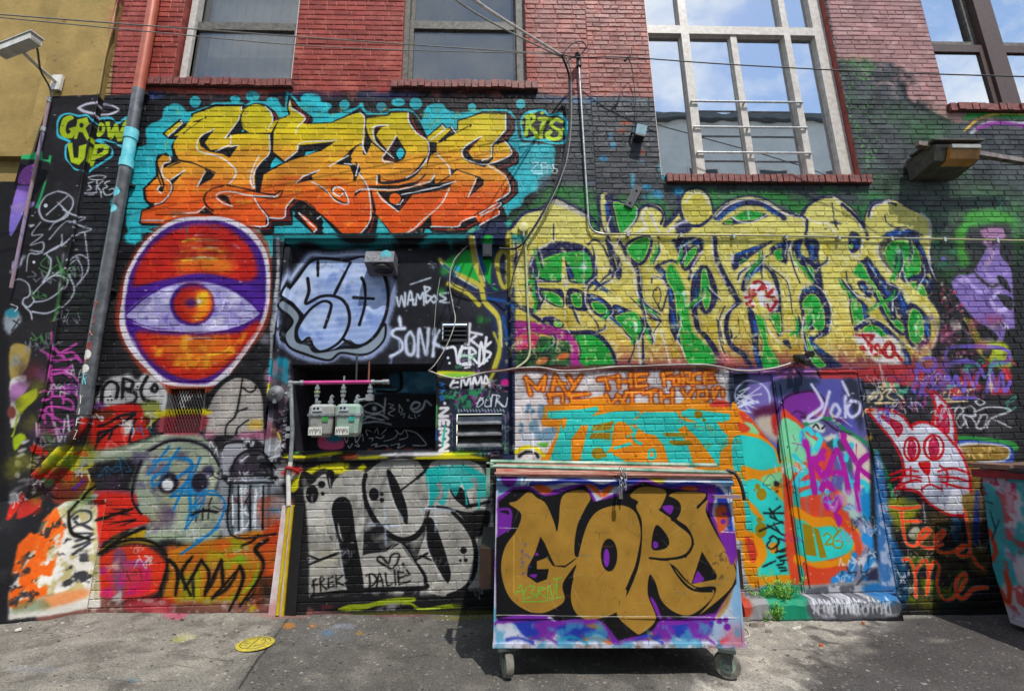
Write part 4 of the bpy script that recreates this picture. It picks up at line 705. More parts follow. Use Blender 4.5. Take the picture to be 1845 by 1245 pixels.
    # left jamb strip
    W.K(440, 600, 3.69); W.poly('200 180 300 170 330 840 160 850 150 400', '2b2630', soft=8); W.mist('160 200 310 180 310 840 160 840', '7a6a78', 26, .5, .7, .9, 66); W.poly('250 180 290 180 300 330 260 320', '1f7f96', soft=6); W.poly('330 560 370 580 370 780 330 780', '3f9a3a', soft=3); W.poly('170 600 230 640 240 780 190 820 165 760', '8a4a5a', soft=14, op=.7)
    tagline(W, [f'{262+6*(i%2)} {520+i*24} {292-4*(i%2)} {512+i*24}' for i in range(10)], 5, 'b8bcc4', 1); W.line('215 640 245 720', 10, 'c8c43a', soft=4)
    W.Y = 0
    # white trim on the left edge of the recess, and dirt beside it
    W.K(440, 300, 3.69); tagline(W, ('222 480 225 700 205 900 185 1110',), 26, 'b0b2b8', 5, fleck=.6); W.K(440, 600, 3.69); tagline(W, ('182 -40 178 200',), 20, '8a8c92', 5, fleck=.5); W.line('178 180 172 280', 22, '2fa3b8', soft=3); W.line('170 295 168 330', 20, 'd486b4', soft=3); W.line('162 340 158 400', 18, 'c8c43a', soft=3); W.line('150 600 120 610', 20, 'c8b42e', soft=6)
    # ledge: yellow flare
    W.poly('240 800 400 810 520 795 700 810 900 800 1010 820 1130 830 1280 805 1430 790 1600 800 1610 840 1440 860 1220 880 1080 850 1000 850 800 850 600 850 400 840 260 835', '2a282c', soft=3)
    W.poly('240 805 380 815 560 790 640 800 440 830 290 832', 'c9c022', soft=3); W.poly('700 830 900 815 960 830 740 848', 'a8a824', soft=4); W.poly('1130 830 1290 800 1430 795 1600 830 1610 850 1300 880 1160 870', 'c9c022', soft=3); W.poly('640 810 720 800 760 830 680 845', '7a3a22', soft=5); W.poly('930 800 1280 790 1280 815 950 820', 'b4b2b4', soft=4, fleck=.4); W.poly('1370 790 1560 790 1440 815', '8aa428', soft=4)
paint_panel()

def paint_silver():
    W.K(540, 860, 4.98)
    W.poly('-110 -60 1740 -140 1760 1250 -110 1250', '1f1f22', sm=False)
    W.K(440, 600, 3.69); W.poly('80 860 300 840 1610 850 1620 960 400 1000 60 960', '2a282a', soft=3)
    W.mist('90 850 420 850 400 1000 90 1000', 'b8b4b4', 16, .45, .6, .9, 71, 6); W.dots([(350, 910, 40, 24), (270, 930, 30, 18)], 'a82824', 8); W.mist('880 850 1170 850 1160 920 900 930', 'b4b4b2', 12, .45, .6, .9, 72, 4)
    W.poly('310 1050 320 980 420 910 540 870 660 900 740 905 790 870 800 910 640 940 520 900 400 980 340 1050', 'c9c322', soft=4); W.poly('560 880 620 860 700 870 680 900 620 930 560 940', 'd0c82a', soft=6)
    S = 'a6a49e'
    W.K(540, 860, 4.98)
    # N
    W.poly('40 100 120 40 220 -30 270 20 285 100 310 30 420 -60 560 -60 640 20 620 120 560 160 580 300 540 1005 420 1020 70 1060 60 720 40 400', S, soft=2); W.poly('30 -60 150 20 40 90 -10 60', '1e1e20', soft=3)
    W.poly('560 0 620 -60 760 -150 1010 -160 1100 -90 1155 60 1160 250 1120 400 1050 500 930 545 820 500 700 400 620 250 570 120', S, soft=2)
    W.poly('1120 250 1260 260 1400 300 1500 420 1550 560 1570 720 1550 880 1480 990 1340 1060 1180 1040 1120 980 1130 900 1050 760 1130 480', S, soft=2); W.poly('800 660 910 590 1110 900 1110 970 580 1010 540 720', S, soft=2); W.poly('1190 -140 1480 -160 1650 -60 1650 250 1500 330 1200 230 1150 60', S, soft=2); W.poly('1540 300 1720 330 1740 900 1600 1020 1500 980 1600 760', S, soft=3)
    W.mist('30 0 1740 -140 1740 1050 60 1060', 'c2c0ba', 26, .5, .7, .7, 73); W.mist('30 0 1740 -140 1740 1050 60 1060', '7d7b76', 22, .55, .75, .7, 74)
    W.mist('60 650 560 650 540 1050 80 1050', 'a8a28a', 30, .5, .7, .5, 75)
    K_ = '19191b'
    W.poly('285 300 310 210 370 172 430 190 470 270 500 500 575 1010 430 1010 370 720 310 420', K_, soft=1); W.line('345 415 360 500 385 570', 14, 'c2c2c0', soft=2, taper=2)
    W.poly('240 -60 300 -60 310 -10 275 100 250 40', K_, soft=1); W.line('590 -20 575 80 600 230 680 390 800 510 930 560 1050 520 1120 420 1150 300', 46, K_, soft=1); W.poly('780 -60 830 -40 900 90 960 260 970 400 945 412 880 300 820 120', K_, soft=1)
    W.line('1060 0 915 110', 18, K_); W.line('1060 0 1150 -80', 30, K_, soft=1); W.line('790 640 900 580 1000 540', 26, K_, soft=1); W.line('910 570 1010 720 1110 860 1130 950 1100 990 570 1010 80 1060', 36, K_, soft=1)
    W.poly('1130 500 1150 380 1180 360 1230 450 1310 680 1355 850 1340 935 1310 930 1220 780 1150 640', K_, soft=1); W.line('1040 740 1180 660', 22, K_); W.line('1080 700 1210 750', 18, K_)
    W.line('1370 310 1480 420 1560 560 1580 740 1550 900 1450 1010 1330 1060', 40, K_, soft=1); W.line('1160 260 1300 270 1440 310 1540 320', 22, K_)
    W.line('60 790 180 740 370 670', 24, K_); W.line('60 690 180 740', 16, K_)
    W.dots([(112, 150, 56, 82), (196, 62, 33, 32), (206, 146, 18), (665, 150, 44, 58), (736, 150, 17), (738, 203, 20, 22), (1470, 652, 30, 32), (1442, 744, 13), (1490, 742, 18), (928, 778, 14, 16)], K_); W.line('1476 690 1482 730', 5, K_)
    W.poly('1530 320 1700 300 1700 420 1640 520 1540 520', K_, soft=6); W.poly('1350 100 1450 90 1520 210 1500 270 1420 220 1370 160', K_, soft=2); W.line('1500 260 1700 220', 34, K_, soft=2)
    # turquoise fill-in
    T2 = '1fa8a4'
    W.poly('1130 -50 1230 -100 1480 -110 1600 -60 1680 0 1690 110 1650 200 1600 150 1560 90 1500 110 1450 60 1400 170 1340 100 1300 250 1220 210 1170 260 1150 100', T2, soft=3, fleck=.25); tagline(W, ('1250 60 1270 150 1230 200', '1560 20 1590 100 1570 200 1630 190'), 40, '8d8b88', 4); tagline(W, ('1480 60 1500 240', '1600 100 1610 280', '1690 90 1650 180'), 16, T2, 2)
    wl = 'b9c6da'
    tagline(W, ('765 250 770 600', '620 415 900 440'), 24, wl, 10, op=.7); tagline(W, ('1090 290 1230 285 1390 295', '1215 250 1220 480'), 20, wl, 8, op=.7); tagline(W, ('110 180 120 350', '460 20 458 130'), 14, 'b4bcc4', 8, op=.6)
    tagline(W, ('265 0 275 90', '300 200 280 300 300 420 350 600 400 900 415 1000', '780 30 830 200 930 380', '1130 480 1150 640 1220 800 1280 920', '1150 0 1160 200 1130 360'), 10, 'c6cad4', 4, op=.8); tagline(W, ('790 660 910 595 1110 900', '90 1070 60 720'), 9, 'c6c8ca', 3, op=.7)
    # scribbled names and the heart
    tagline(W, ('115 930 150 910', '125 920 130 1040', '110 970 160 960', '190 1020 185 900 220 910 190 950 240 1000', '260 900 255 990', '260 905 300 890', '258 945 300 935', '262 985 310 970', '330 980 325 880', '385 880 330 930 400 970', '410 940 430 990 460 950', '470 940 510 935', '480 960 500 975'), 15, K_, 2)
    tagline(W, ('625 870 630 990 610 1000', '595 880 650 865 690 910 660 960 620 980', '690 980 715 860 750 970', '700 930 745 925', '770 860 785 965 830 950', '850 830 860 960', '880 840 890 960', '930 850 880 850', '885 900 930 890', '890 960 990 930', '960 830 985 870 940 880'), 16, K_, 2)
    W.line('820 815 770 790 705 750 700 720 740 715 795 770 820 700 870 680 895 700 870 770 835 815', 18, K_, soft=2)
    # yellow-green base stroke and old bricks at the foot
    W.poly('340 1190 440 1140 600 1130 800 1085 1020 1075 1030 1110 900 1120 1000 1120 1100 1170 1300 1140 1440 1120 1480 1160 1300 1175 1050 1185 990 1140 700 1150 560 1190', '8fa01e', soft=3, fleck=.1); W.mist('560 1120 1000 1120 1000 1190 560 1190', '8a8a90', 18, .45, .6, .8, 76, 4); W.mist('-60 1140 340 1140 340 1215 -60 1215', '5a2a2c', 20, .4, .6, .8, 77, 4); W.poly('300 1215 1740 1190 1740 1240 300 1245', '55581c', soft=8, op=.7); W.poly('-60 1200 420 1215 420 1250 -60 1250', '8a5a5c', soft=6, op=.8)
    W.mist('1500 760 1740 700 1740 1000 1520 1020', 'a4a2a0', 10, .45, .6, .8, 78, 10); W.poly('1440 1020 1740 1020 1740 1180 1300 1120', '1c1c1e', soft=8, op=.9)
paint_silver()

def paint_lowleft():
    W.K(0, 600, 3.773)
    W.poly('85 0 620 0 700 160 830 120 860 320 640 480 560 900 130 1300 85 1300', '242225', soft=4)
    # gold / pink / white scraps at the far left
    W.poly('85 90 210 95 215 160 180 260 85 320', 'a08a4a', soft=3); W.mist('85 90 210 95 200 200 85 240', '8c8c86', 16, .5, .65, .8, 81, 3); W.poly('85 320 190 290 160 400 85 420', 'd8d4d4', soft=4); W.poly('85 360 170 330 210 350 150 450 85 480', 'b07ab0', soft=6); W.poly('85 470 150 500 140 600 85 640', 'd0ccc4', soft=3); W.dot(90, 540, 30, 44, '7a4038', 4); W.poly('120 460 250 380 260 440 180 520 150 560', 'a8b024', soft=5); W.poly('100 720 150 680 190 710 150 760 110 800', '93a81e', soft=4); W.line('130 560 110 660 95 700', 14, '8fa02a', soft=4)
    # pink tag reading upwards
    p = 'b3469c'
    tagline(W, ('330 140 370 190 520 170', '360 0 370 100 440 170', '520 75 390 150 490 130 550 195', '290 120 360 160', '345 250 490 240', '360 280 480 270 540 350', '350 220 345 290 365 360', '490 220 440 260 480 300', '290 400 450 370 470 410', '300 460 380 430 480 460 500 500', '350 350 360 430', '300 580 330 500 500 520', '290 520 420 600 500 590', '500 380 540 460', '310 610 290 560', '350 470 360 620', '440 360 430 480', '270 690 500 620'), 19, p, 3, fleck=.15)
    tagline(W, ('245 740 270 780 285 700 310 750', '260 610 270 700', '320 690 350 740 390 690 340 690', '390 650 400 740 430 680 440 590', '370 610 385 680', '460 560 470 660 500 680 410 700', '250 790 480 690'), 14, 'b4b2ba', 2)
    # dashes and dots
    for x, y, a in ((160, 795, 1), (150, 830, 1), (130, 885, 0), (250, 850, 1), (240, 880, 1), (220, 900, 1), (130, 965, 0), (160, 1000, 1), (200, 1000, 1), (200, 1025, 1), (140, 1050, 1), (230, 1075, 0), (180, 740, 1)): W.dot(x, y, 34 if a else 20, 10 if a else 22, 'a8a6aa', 4, rot=-.35)
    W.poly('390 800 440 770 490 780 480 815 410 820', 'b4b2b0', soft=5); W.poly('340 860 380 800 480 790 560 760 600 830 520 930 470 970 320 930', '8a8a1c', soft=10); W.mist('280 980 450 780 600 740 640 900 520 960 330 1000', 'c4b81e', 14, .5, .65, .9, 82, 6); W.poly('280 1010 330 980 380 1000 330 1050', '3fa04a', soft=6); W.poly('390 940 450 910 470 980 400 980', 'a82a20', soft=8)
    W.poly('350 1060 420 980 520 950 610 960 600 1050 520 1160 430 1160 380 1120', '6a2c1c', soft=5); W.line('560 920 610 985 590 1060 540 1130 510 1190', 18, 'b0a42a', soft=3); W.line('500 1060 570 1000', 22, '4a2a8a', soft=5); W.line('610 985 640 960', 12, BLK)
    W.poly('110 1110 170 1080 185 1130 150 1245 110 1245', 'c4281a', soft=4); W.poly('180 1160 240 1120 310 1130 280 1200 220 1245 180 1245', 'b02a24', soft=6); W.dot(110, 1110, 36, 44, '8a8c90', 10)
    # CRO throw-up
    W.poly('660 480 690 360 760 300 830 290 880 280 940 330 950 300 1000 275 1090 330 1110 420 1080 470 960 480 900 470 760 500', 'b0aeb0', soft=6)
    tagline(W, ('790 440 800 360 750 330 700 380 690 480', '840 310 830 440', '840 310 900 330 890 380 840 380 920 410 920 460 870 490', '1000 300 960 380 980 450 1050 470', '1050 350 1030 380 1055 400 1070 370 1050 350'), 26, '1a1a1c', 2); W.dots([(750, 430, 7), (735, 455, 7), (760, 455, 7), (935, 365, 7), (925, 385, 7), (940, 390, 7)], '1a1a1c')
    W.poly('960 480 1110 470 1100 560 1000 600 960 540', '8a9048', soft=10)
    # red piece
    W.poly('640 560 700 510 850 480 950 490 980 560 1000 640 1010 700 860 760 650 810 620 700 620 600', 'b3221a', soft=5, fleck=.08); W.poly('640 530 760 520 770 560 690 590 630 580', '5a2a1a', soft=6); W.poly('830 600 890 580 910 640 860 700 830 680', 'b8b0ac', soft=6); W.line('840 610 840 700 860 760', 14, 'd0463a', soft=3)
    tagline(W, ('920 550 830 560 720 620 670 630', '910 560 700 700 640 800', '670 680 760 660 740 720', '920 590 880 740 960 730', '670 690 660 740'), 20, '17161a', 3); W.dot(905, 550, 24, 18, '17161a'); tagline(W, ('720 790 740 740 790 760', '740 740 730 800'), 16, 'c8504a', 2)
    W.poly('980 560 1030 590 1000 620', '5a2a1a', soft=3); W.line('1000 640 1080 560', 14, 'a8a028', soft=4)
    # tombstone outline
    W.poly('1380 680 1390 520 1470 370 1560 300 1640 285 1730 320 1790 420 1790 660 1480 690', 'a09a94', soft=4, fleck=.06); W.mist('1380 680 1400 500 1560 300 1730 320 1790 660', 'bdb4ae', 20, .5, .7, .8, 83, 2); W.poly('1690 600 1780 590 1780 650 1690 650', 'b8973a', soft=6, op=.8)
    W.line('1370 680 1390 540 1460 390 1560 305 1640 288 1730 320 1795 430 1805 640', 36, '1a1a1c', soft=3); tagline(W, ('1650 300 1630 430 1600 560 1540 630 1530 740', '1680 510 1600 540', '1690 590 1620 640 1600 700', '1740 360 1730 390 1690 400 1650 370'), 14, '1c1c1e', 2)
    W.mist('1090 670 1800 660 1790 740 1100 760', 'b56a8a', 18, .48, .64, .8, 84, 8)
    # skull
    W.poly('560 830 640 800 820 770 960 740 1100 690 1280 680 1400 720 1480 800 1500 900 1490 1060 1520 1245 1480 1400 1320 1440 1150 1400 1040 1420 900 1380 860 1150 900 980 960 860 700 870 560 900', '8f9a86', soft=10); W.mist('560 830 1100 690 1480 800 1500 1300 900 1380 860 1150 960 860', 'aab09a', 26, .5, .7, .8, 85, 8); W.mist('900 800 1480 800 1500 1300 900 1380', '57506c', 24, .55, .72, .8, 86, 8)
    tagline(W, ('960 870 920 1000 900 1100 930 1180', '1000 800 1150 730 1280 730 1400 770 1480 850 1500 960 1470 1060'), 30, '3a3648', 8, op=.8); W.poly('1070 1040 1110 960 1180 950 1220 1010 1190 1080 1110 1090', '2c2a3c', soft=6); W.dot(1140, 1030, 42, 42, 'c4c6cc', 4); W.poly('1290 1040 1320 960 1390 960 1410 1040 1340 1080', '33304a', soft=6); W.poly('1380 920 1440 900 1450 960 1390 960', '3a3450', soft=6); tagline(W, ('700 820 850 800 960 760', '1100 700 1240 680'), 20, 'b8bcae', 8)
    W.line('960 1160 1060 1180 1110 1260 1120 1320', 12, 'c4c8c4', soft=4); W.dot(1130, 1240, 60, 90, '4a4468', 20, op=.7)
    tagline(W, ('1440 1120 1420 1170', '1310 1240 1380 1210 1470 1220', '1340 1200 1330 1280', '1380 1190 1375 1270', '1420 1190 1415 1260'), 12, '26242c', 3)
    b = '1c74ae'
    tagline(W, ('1150 770 1050 900 1010 960', '1220 780 1120 920 1040 980 1040 1030', '1040 870 1220 850 1290 860 1300 920 1160 1010', '1360 850 1300 980 1160 1110', '1160 870 1100 1000 1040 1040', '1320 900 1230 1080 1180 1200', '1290 920 1280 1060 1300 1245', '1250 1080 1400 1060', '1160 1110 1260 1060 1390 1110 1330 1180', '1370 1100 1300 1200 1260 1330', '1390 980 1300 1060', '1360 1090 1440 1070 1500 1110 1525 1200 1500 1300 1440 1350', '1440 1355 1320 1420 1230 1500', '1330 1090 1330 1250'), 15, b, 2)
    # fire hydrant in black and white
    W.poly('1500 880 1520 760 1600 720 1800 730 1880 760 1900 1400 1520 1400', '8f9298', soft=8); W.line('1490 790 1540 750 1640 740 1700 780', 16, '17161a', soft=3); W.poly('1680 760 1700 730 1760 730 1800 790 1700 810', '17161a', soft=3); W.dot(1720, 756, 10, 12, 'c0c0c4', 3)
    W.poly('1570 960 1590 870 1650 810 1720 800 1810 820 1840 900 1850 960', '2c2c30', soft=4); W.mist('1590 950 1640 830 1800 830 1830 950', 'b4b6bc', 18, .5, .66, .9, 87, 4); W.poly('1540 970 1850 960 1850 1020 1560 1020', '19191b', soft=4); W.line('1570 985 1840 980', 10, '9a9ca2', soft=4); tagline(W, ('1580 900 1600 960', '1650 850 1700 810'), 12, '19191b', 4)
    W.poly('1560 1020 1860 1010 1870 1360 1560 1370', '7f8892', soft=6)
    for i, x in enumerate((1580, 1640, 1700, 1780, 1830)): W.line(f'{x} 1030 {x-6} 1200 {x} 1360', 24, ['2f3238', 'aab2bc', '3a3e44', 'b8bec8', '33363c'][i], soft=8, op=.8)
    tagline(W, ('1670 1040 1660 1200 1700 1250 1670 1320 1600 1360', '1620 1080 1700 1070', '1740 1090 1720 1300', '1790 1060 1760 1220'), 16, 'c6ccd4', 3); W.dot(1880, 1130, 40, 60, '1e1e20', 14); W.line('1900 1160 1950 1300 1990 1400', 36, '8a8c90', soft=12); W.dot(1900, 1120, 34, 40, '202022', 10)
    # red bubble letters under it
    W.K(0, 900, 3.608)
    W.poly('500 60 560 -20 640 -60 880 -40 880 120 980 130 880 180 700 240 640 350 560 380 520 220 540 120', 'a83a44', soft=4); W.poly('560 0 620 -40 660 0 620 140 560 240 540 200', 'b4aeb4', soft=5); W.poly('640 -30 860 -20 880 60 980 140 830 190 640 280 620 180', 'c82c1e', soft=5); W.line('850 -60 700 -100', 10, BLK)
    W.poly('490 60 520 0 560 -60 600 -120 620 -80 560 40 540 180 600 240 640 250 600 300 520 260', '9a8a1e', soft=4, op=.8); tagline(W, ('640 120 840 70 730 60', '700 160 880 130 780 170', '560 130 740 125', '710 85 850 100'), 12, '1d1a1c', 2, taper=2); W.line('660 345 800 240 930 180', 16, '1d1a1c', soft=2); W.line('690 320 800 270 920 260 1020 300 1080 370 1100 450 1040 580', 26, '1d1a1c', soft=4)
    W.poly('640 340 760 260 940 190 940 250 1040 300 900 280 780 290', 'a88a20', soft=4)
    W.poly('610 420 720 330 880 290 1000 330 1080 420 1060 520 1020 600 870 640 660 640 600 560', 'cc3620', soft=6); W.poly('740 340 810 330 830 500 800 620 740 600', '6a4a78', soft=10, op=.8); W.poly('800 400 950 390 940 430 820 440', 'a83a72', soft=5); W.mist('620 440 980 440 960 640 620 640', 'b0287a', 18, .46, .62, .95, 88, 10); W.mist('640 380 760 340 800 600 640 600', 'd8b8a8', 20, .55, .7, .7, 89, 8); W.poly('830 470 960 460 960 600 840 600', 'c41f50', soft=10, op=.8)
    W.poly('515 440 600 380 590 420 540 460 620 600 680 650 600 650 510 500', 'a6a6a4', soft=3); W.poly('720 650 790 590 780 660', 'a09e9a', soft=4); W.poly('500 300 600 260 620 400 520 420', '6a5a50', soft=10, op=.8)
    W.poly('1080 360 1180 300 1500 240 1700 200 1760 280 1700 320 1720 420 1700 560 1560 700 1420 720 1100 690 1060 620 1100 480', 'b06a1c', soft=8); W.mist('1080 360 1500 240 1700 320 1700 560 1420 720 1060 640', '8f8c16', 36, .45, .62, .95, 91, 8); W.mist('1080 300 1700 240 1700 360 1080 420', 'c25a20', 30, .45, .65, .8, 92, 8); W.dots([(1560, 380, 30, 20), (1480, 430, 20)], '5fa01e', 10); W.line('1680 420 1660 520 1580 600', 16, '7fa81e', soft=7)
    W.poly('1700 240 1860 120 1870 400 1860 600 1740 560 1720 420', 'c8441c', soft=8); W.poly('1720 330 1850 290 1860 400 1790 420', 'b85a1c', soft=6); W.line('1710 420 1800 390 1860 370', 12, BLK, soft=3)
    tagline(W, ('1080 380 1150 450 1160 520 1140 620', '1250 370 1180 480 1240 620', '1310 390 1250 500 1200 580', '1310 400 1360 480 1330 620', '1440 390 1380 540 1340 600', '1440 400 1450 560', '1560 440 1480 570 1380 640', '1560 430 1580 520 1500 720', '1250 480 1260 640'), 24, '1f1a14', 5, taper=2); W.line('1570 300 1640 270 1680 230', 14, BLK, soft=2); W.line('1740 260 1660 320 1710 400 1690 500 1640 620 1560 680 1480 715', 26, '1b1816', soft=3)
    W.mist('840 640 1600 680 1560 740 820 710', '9a4a30', 16, .45, .62, .9, 93, 6); W.poly('830 650 1090 640 1120 700 850 700', 'a0242a', soft=8, op=.8); W.poly('1630 650 1830 630 1830 720 1600 720', '9a5a4a', soft=8, op=.8); W.mist('1630 640 1860 630 1860 730 1600 730', 'b8a8a8', 12, .5, .62, .8, 94, 4); W.poly('470 640 700 640 860 680 1900 670 1900 790 470 770', '7a5048', soft=8, op=.9); W.mist('470 640 1900 660 1900 780 470 770', 'a89088', 14, .48, .64, .9, 97, 6); W.poly('840 670 1100 680 1100 740 840 720', 'a83a44', soft=10, op=.8); W.mist('1540 660 1700 640 1700 740 1540 740', 'b8a81e', 10, .55, .64, .8, 95, 5)
    # sprayed bands over the mesh vent
    W.K(0, 600, 3.773); W.poly('1090 370 1400 370 1400 680 1090 680', '4c4a4c', soft=2, sm=False); W.poly('1130 370 1400 370 1400 410 1130 410', '7a3a24', soft=4); W.mist('1200 390 1360 390 1360 520 1200 520', 'd0d0d0', 18, .45, .6, .9, 98, 4); W.poly('1080 520 1400 515 1400 560 1080 580', 'b8ac20', soft=5); W.poly('1110 570 1400 560 1350 680 1090 680', '8a3a44', soft=6); W.poly('1090 380 1140 400 1130 520 1090 520', 'a8a8a8', soft=5)
    # corner post colours
    W.K(440, 900, 3.608); W.poly('90 0 280 0 330 40 230 360 160 480 100 700 60 640 120 300', 'a8401e', soft=6, op=.6); W.poly('180 0 290 0 260 120 200 100', '8a8c94', soft=14, op=.7); W.mist('60 500 210 480 210 640 60 700', '3a2a1c', 16, .45, .6, .8, 96, 6)
    W.poly('320 30 400 30 415 700 300 710', '222224', soft=4)
paint_lowleft()

def paint_midright():
    W.K(920, 620, 3.844)
    W.poly('30 180 1510 165 1560 860 1580 1500 30 1500', 'c6c4c6', soft=2, sm=False); W.mist('30 180 1510 165 1560 860 30 860', 'a5a3a6', 30, .5, .7, .7, 101)
    W.poly('20 155 1500 140 1500 175 20 190', '5a2a26', soft=5, op=.8)
    def blk(d, w=34):
        W.line(d, w + 22, '4a1f18', soft=5, sm=False, op=.9)
    words = ['105 235 140 350', '105 235 190 310 240 225', '240 225 225 320', '290 320 310 215 385 335', '290 275 380 275', '400 220 440 290', '490 215 400 350',
             '610 245 720 230', '660 240 675 310', '745 220 750 300', '830 210 835 295', '745 260 835 255', '865 210 870 295', '865 212 940 205', '868 250 930 245', '870 293 945 285',
             '1055 205 1065 285', '1055 205 1120 195', '1060 240 1115 235', '1130 235 1165 230 1165 275 1130 280 1130 235', '1190 195 1195 275', '1190 195 1240 195 1240 235 1195 240 1260 275', '1310 200 1265 210 1265 265 1310 270', '1345 195 1345 270', '1345 195 1410 190', '1345 232 1400 230', '1345 270 1415 262',
             '270 350 280 410', '265 352 360 345 360 400', '420 350 420 410', '390 355 540 345', '425 395 520 390', '660 350 690 410', '740 370 700 410', '740 350 790 410', '800 345 770 410', '840 330 840 410', '800 335 920 325', '920 340 1010 320', '970 330 975 410', '1040 320 1045 410', '1120 315 1120 410', '1045 365 1120 360', '1190 320 1230 380', '1270 310 1215 395', '1300 330 1360 320 1360 380 1300 385 1300 330', '1400 310 1405 370 1440 300', '1470 320 1470 360']
    for d in words: blk(d, 20)
    for d in words: W.line(d, 28, 'cc5a1c', soft=2, sm=False)
    for d in words: W.line(d, 12, 'd8a02a', soft=5, sm=False, op=.85)
    # turquoise letters in an orange field
    O, T3, Ol = 'd3861a', '2fbdb6', '8a7416'
    W.poly('220 560 215 470 250 425 400 410 560 370 660 360 680 410 900 405 1160 410 1200 385 1290 380 1390 410 1440 390 1500 400 1540 430 1660 450 1680 1500 230 1500 200 860 260 740 320 600 250 570', O, soft=2, sm=True)
    W.poly('1380 415 1430 385 1490 395 1530 430 1400 435', 'b8382c', soft=3)
    W.poly('255 465 500 450 600 430 610 460 560 500 720 465 890 460 890 510 840 530 920 470 1150 470 1170 510 1230 540 1290 540 1180 500 1180 470 1240 445 1330 460 1560 490 1590 480 1580 520 1480 530 1500 600 1560 640 1570 860 1400 860 1380 800 1310 740 1240 610 1210 560 1160 590 1230 700 1270 860 1110 860 1060 700 1000 630 900 610 870 560 770 540 720 620 700 700 660 760 720 740 830 780 930 800 920 860 470 860 520 640 540 560 490 560 420 660 420 860 250 860 330 640 350 520 255 515', T3, soft=1, sm=False)
    W.poly('720 560 790 540 880 580 960 640 1040 720 1060 860 900 860 760 790 700 740', O, soft=2); tagline(W, ('690 610 690 700', '810 545 850 590', '720 720 830 690', '870 590 850 650 900 690', '960 740 960 790 1000 780 990 730 960 740', '800 640 830 620', '1110 720 1130 800 1150 860', '1400 690 1560 680', '1420 780 1520 740'), 22, T3, 1); W.poly('760 600 820 560 830 620 780 640', O)
    W.poly('1230 600 1300 660 1420 820 1440 860 1340 860 1290 740', O, soft=2); W.poly('1430 540 1480 540 1540 530 1560 640 1490 620', O, soft=2); W.poly('1460 740 1530 700 1520 860 1450 860', O, soft=2); W.poly('350 520 390 515 370 590 350 560', O)
    for d in ('560 600 570 560 720 530 690 595', '545 655 560 615 690 610 690 655', '1050 620 1080 612 1230 615 1220 640 1080 640', '1090 680 1110 665 1240 668 1270 700 1140 702', '1600 760 1740 705 1770 735 1610 800', '1630 830 1790 735 1825 780 1820 840 1650 845'): W.poly(d, Ol, sm=False, soft=1)
    W.dots([(1300, 487, 30, 28), (1340, 525, 12), (605, 755, 45, 40), (650, 770, 16)], Ol, 2)
    # pale blue ghost letters and the yellow arc at the left
    bb = '5b86a0'
    W.poly('125 560 180 520 200 600 250 580 320 580 290 660 200 670 150 640', bb, soft=4, op=.85); W.poly('190 430 230 420 235 500 195 510', bb, soft=5, op=.8); W.dots([(125, 430, 18), (115, 465, 14), (155, 465, 16), (75, 560, 16), (70, 600, 14)], '4a7a9a', 4); W.poly('60 640 150 600 190 720 100 740', 'b0c2d0', soft=12, op=.8); W.poly('180 690 260 680 240 715', '4fa03a', soft=4)
    W.line('40 745 100 715 170 720 230 770', 26, 'c8bc1e', soft=3); W.line('60 775 110 745 170 755 190 780', 20, '1d1c1e', soft=3); W.line('155 620 158 780', 10, 'dfe4ea', soft=4)
    # wall low behind the dumpster, right strip
    W.K(860, 800, 2.798); W.poly('1295 200 1360 190 1355 420 1300 430', 'c4781c', soft=2); tagline(W, ('1300 290 1340 300', '1300 240 1350 250'), 26, '2fbdb6', 2); W.dot(1320, 350, 26, 40, '8a7416', 3); W.poly('1300 430 1360 430 1370 760 1310 760', '8e8e90', soft=3); W.mist('1300 430 1360 430 1370 760 1310 760', 'cacacc', 8, .5, .62, .9, 103, 3)
paint_midright()

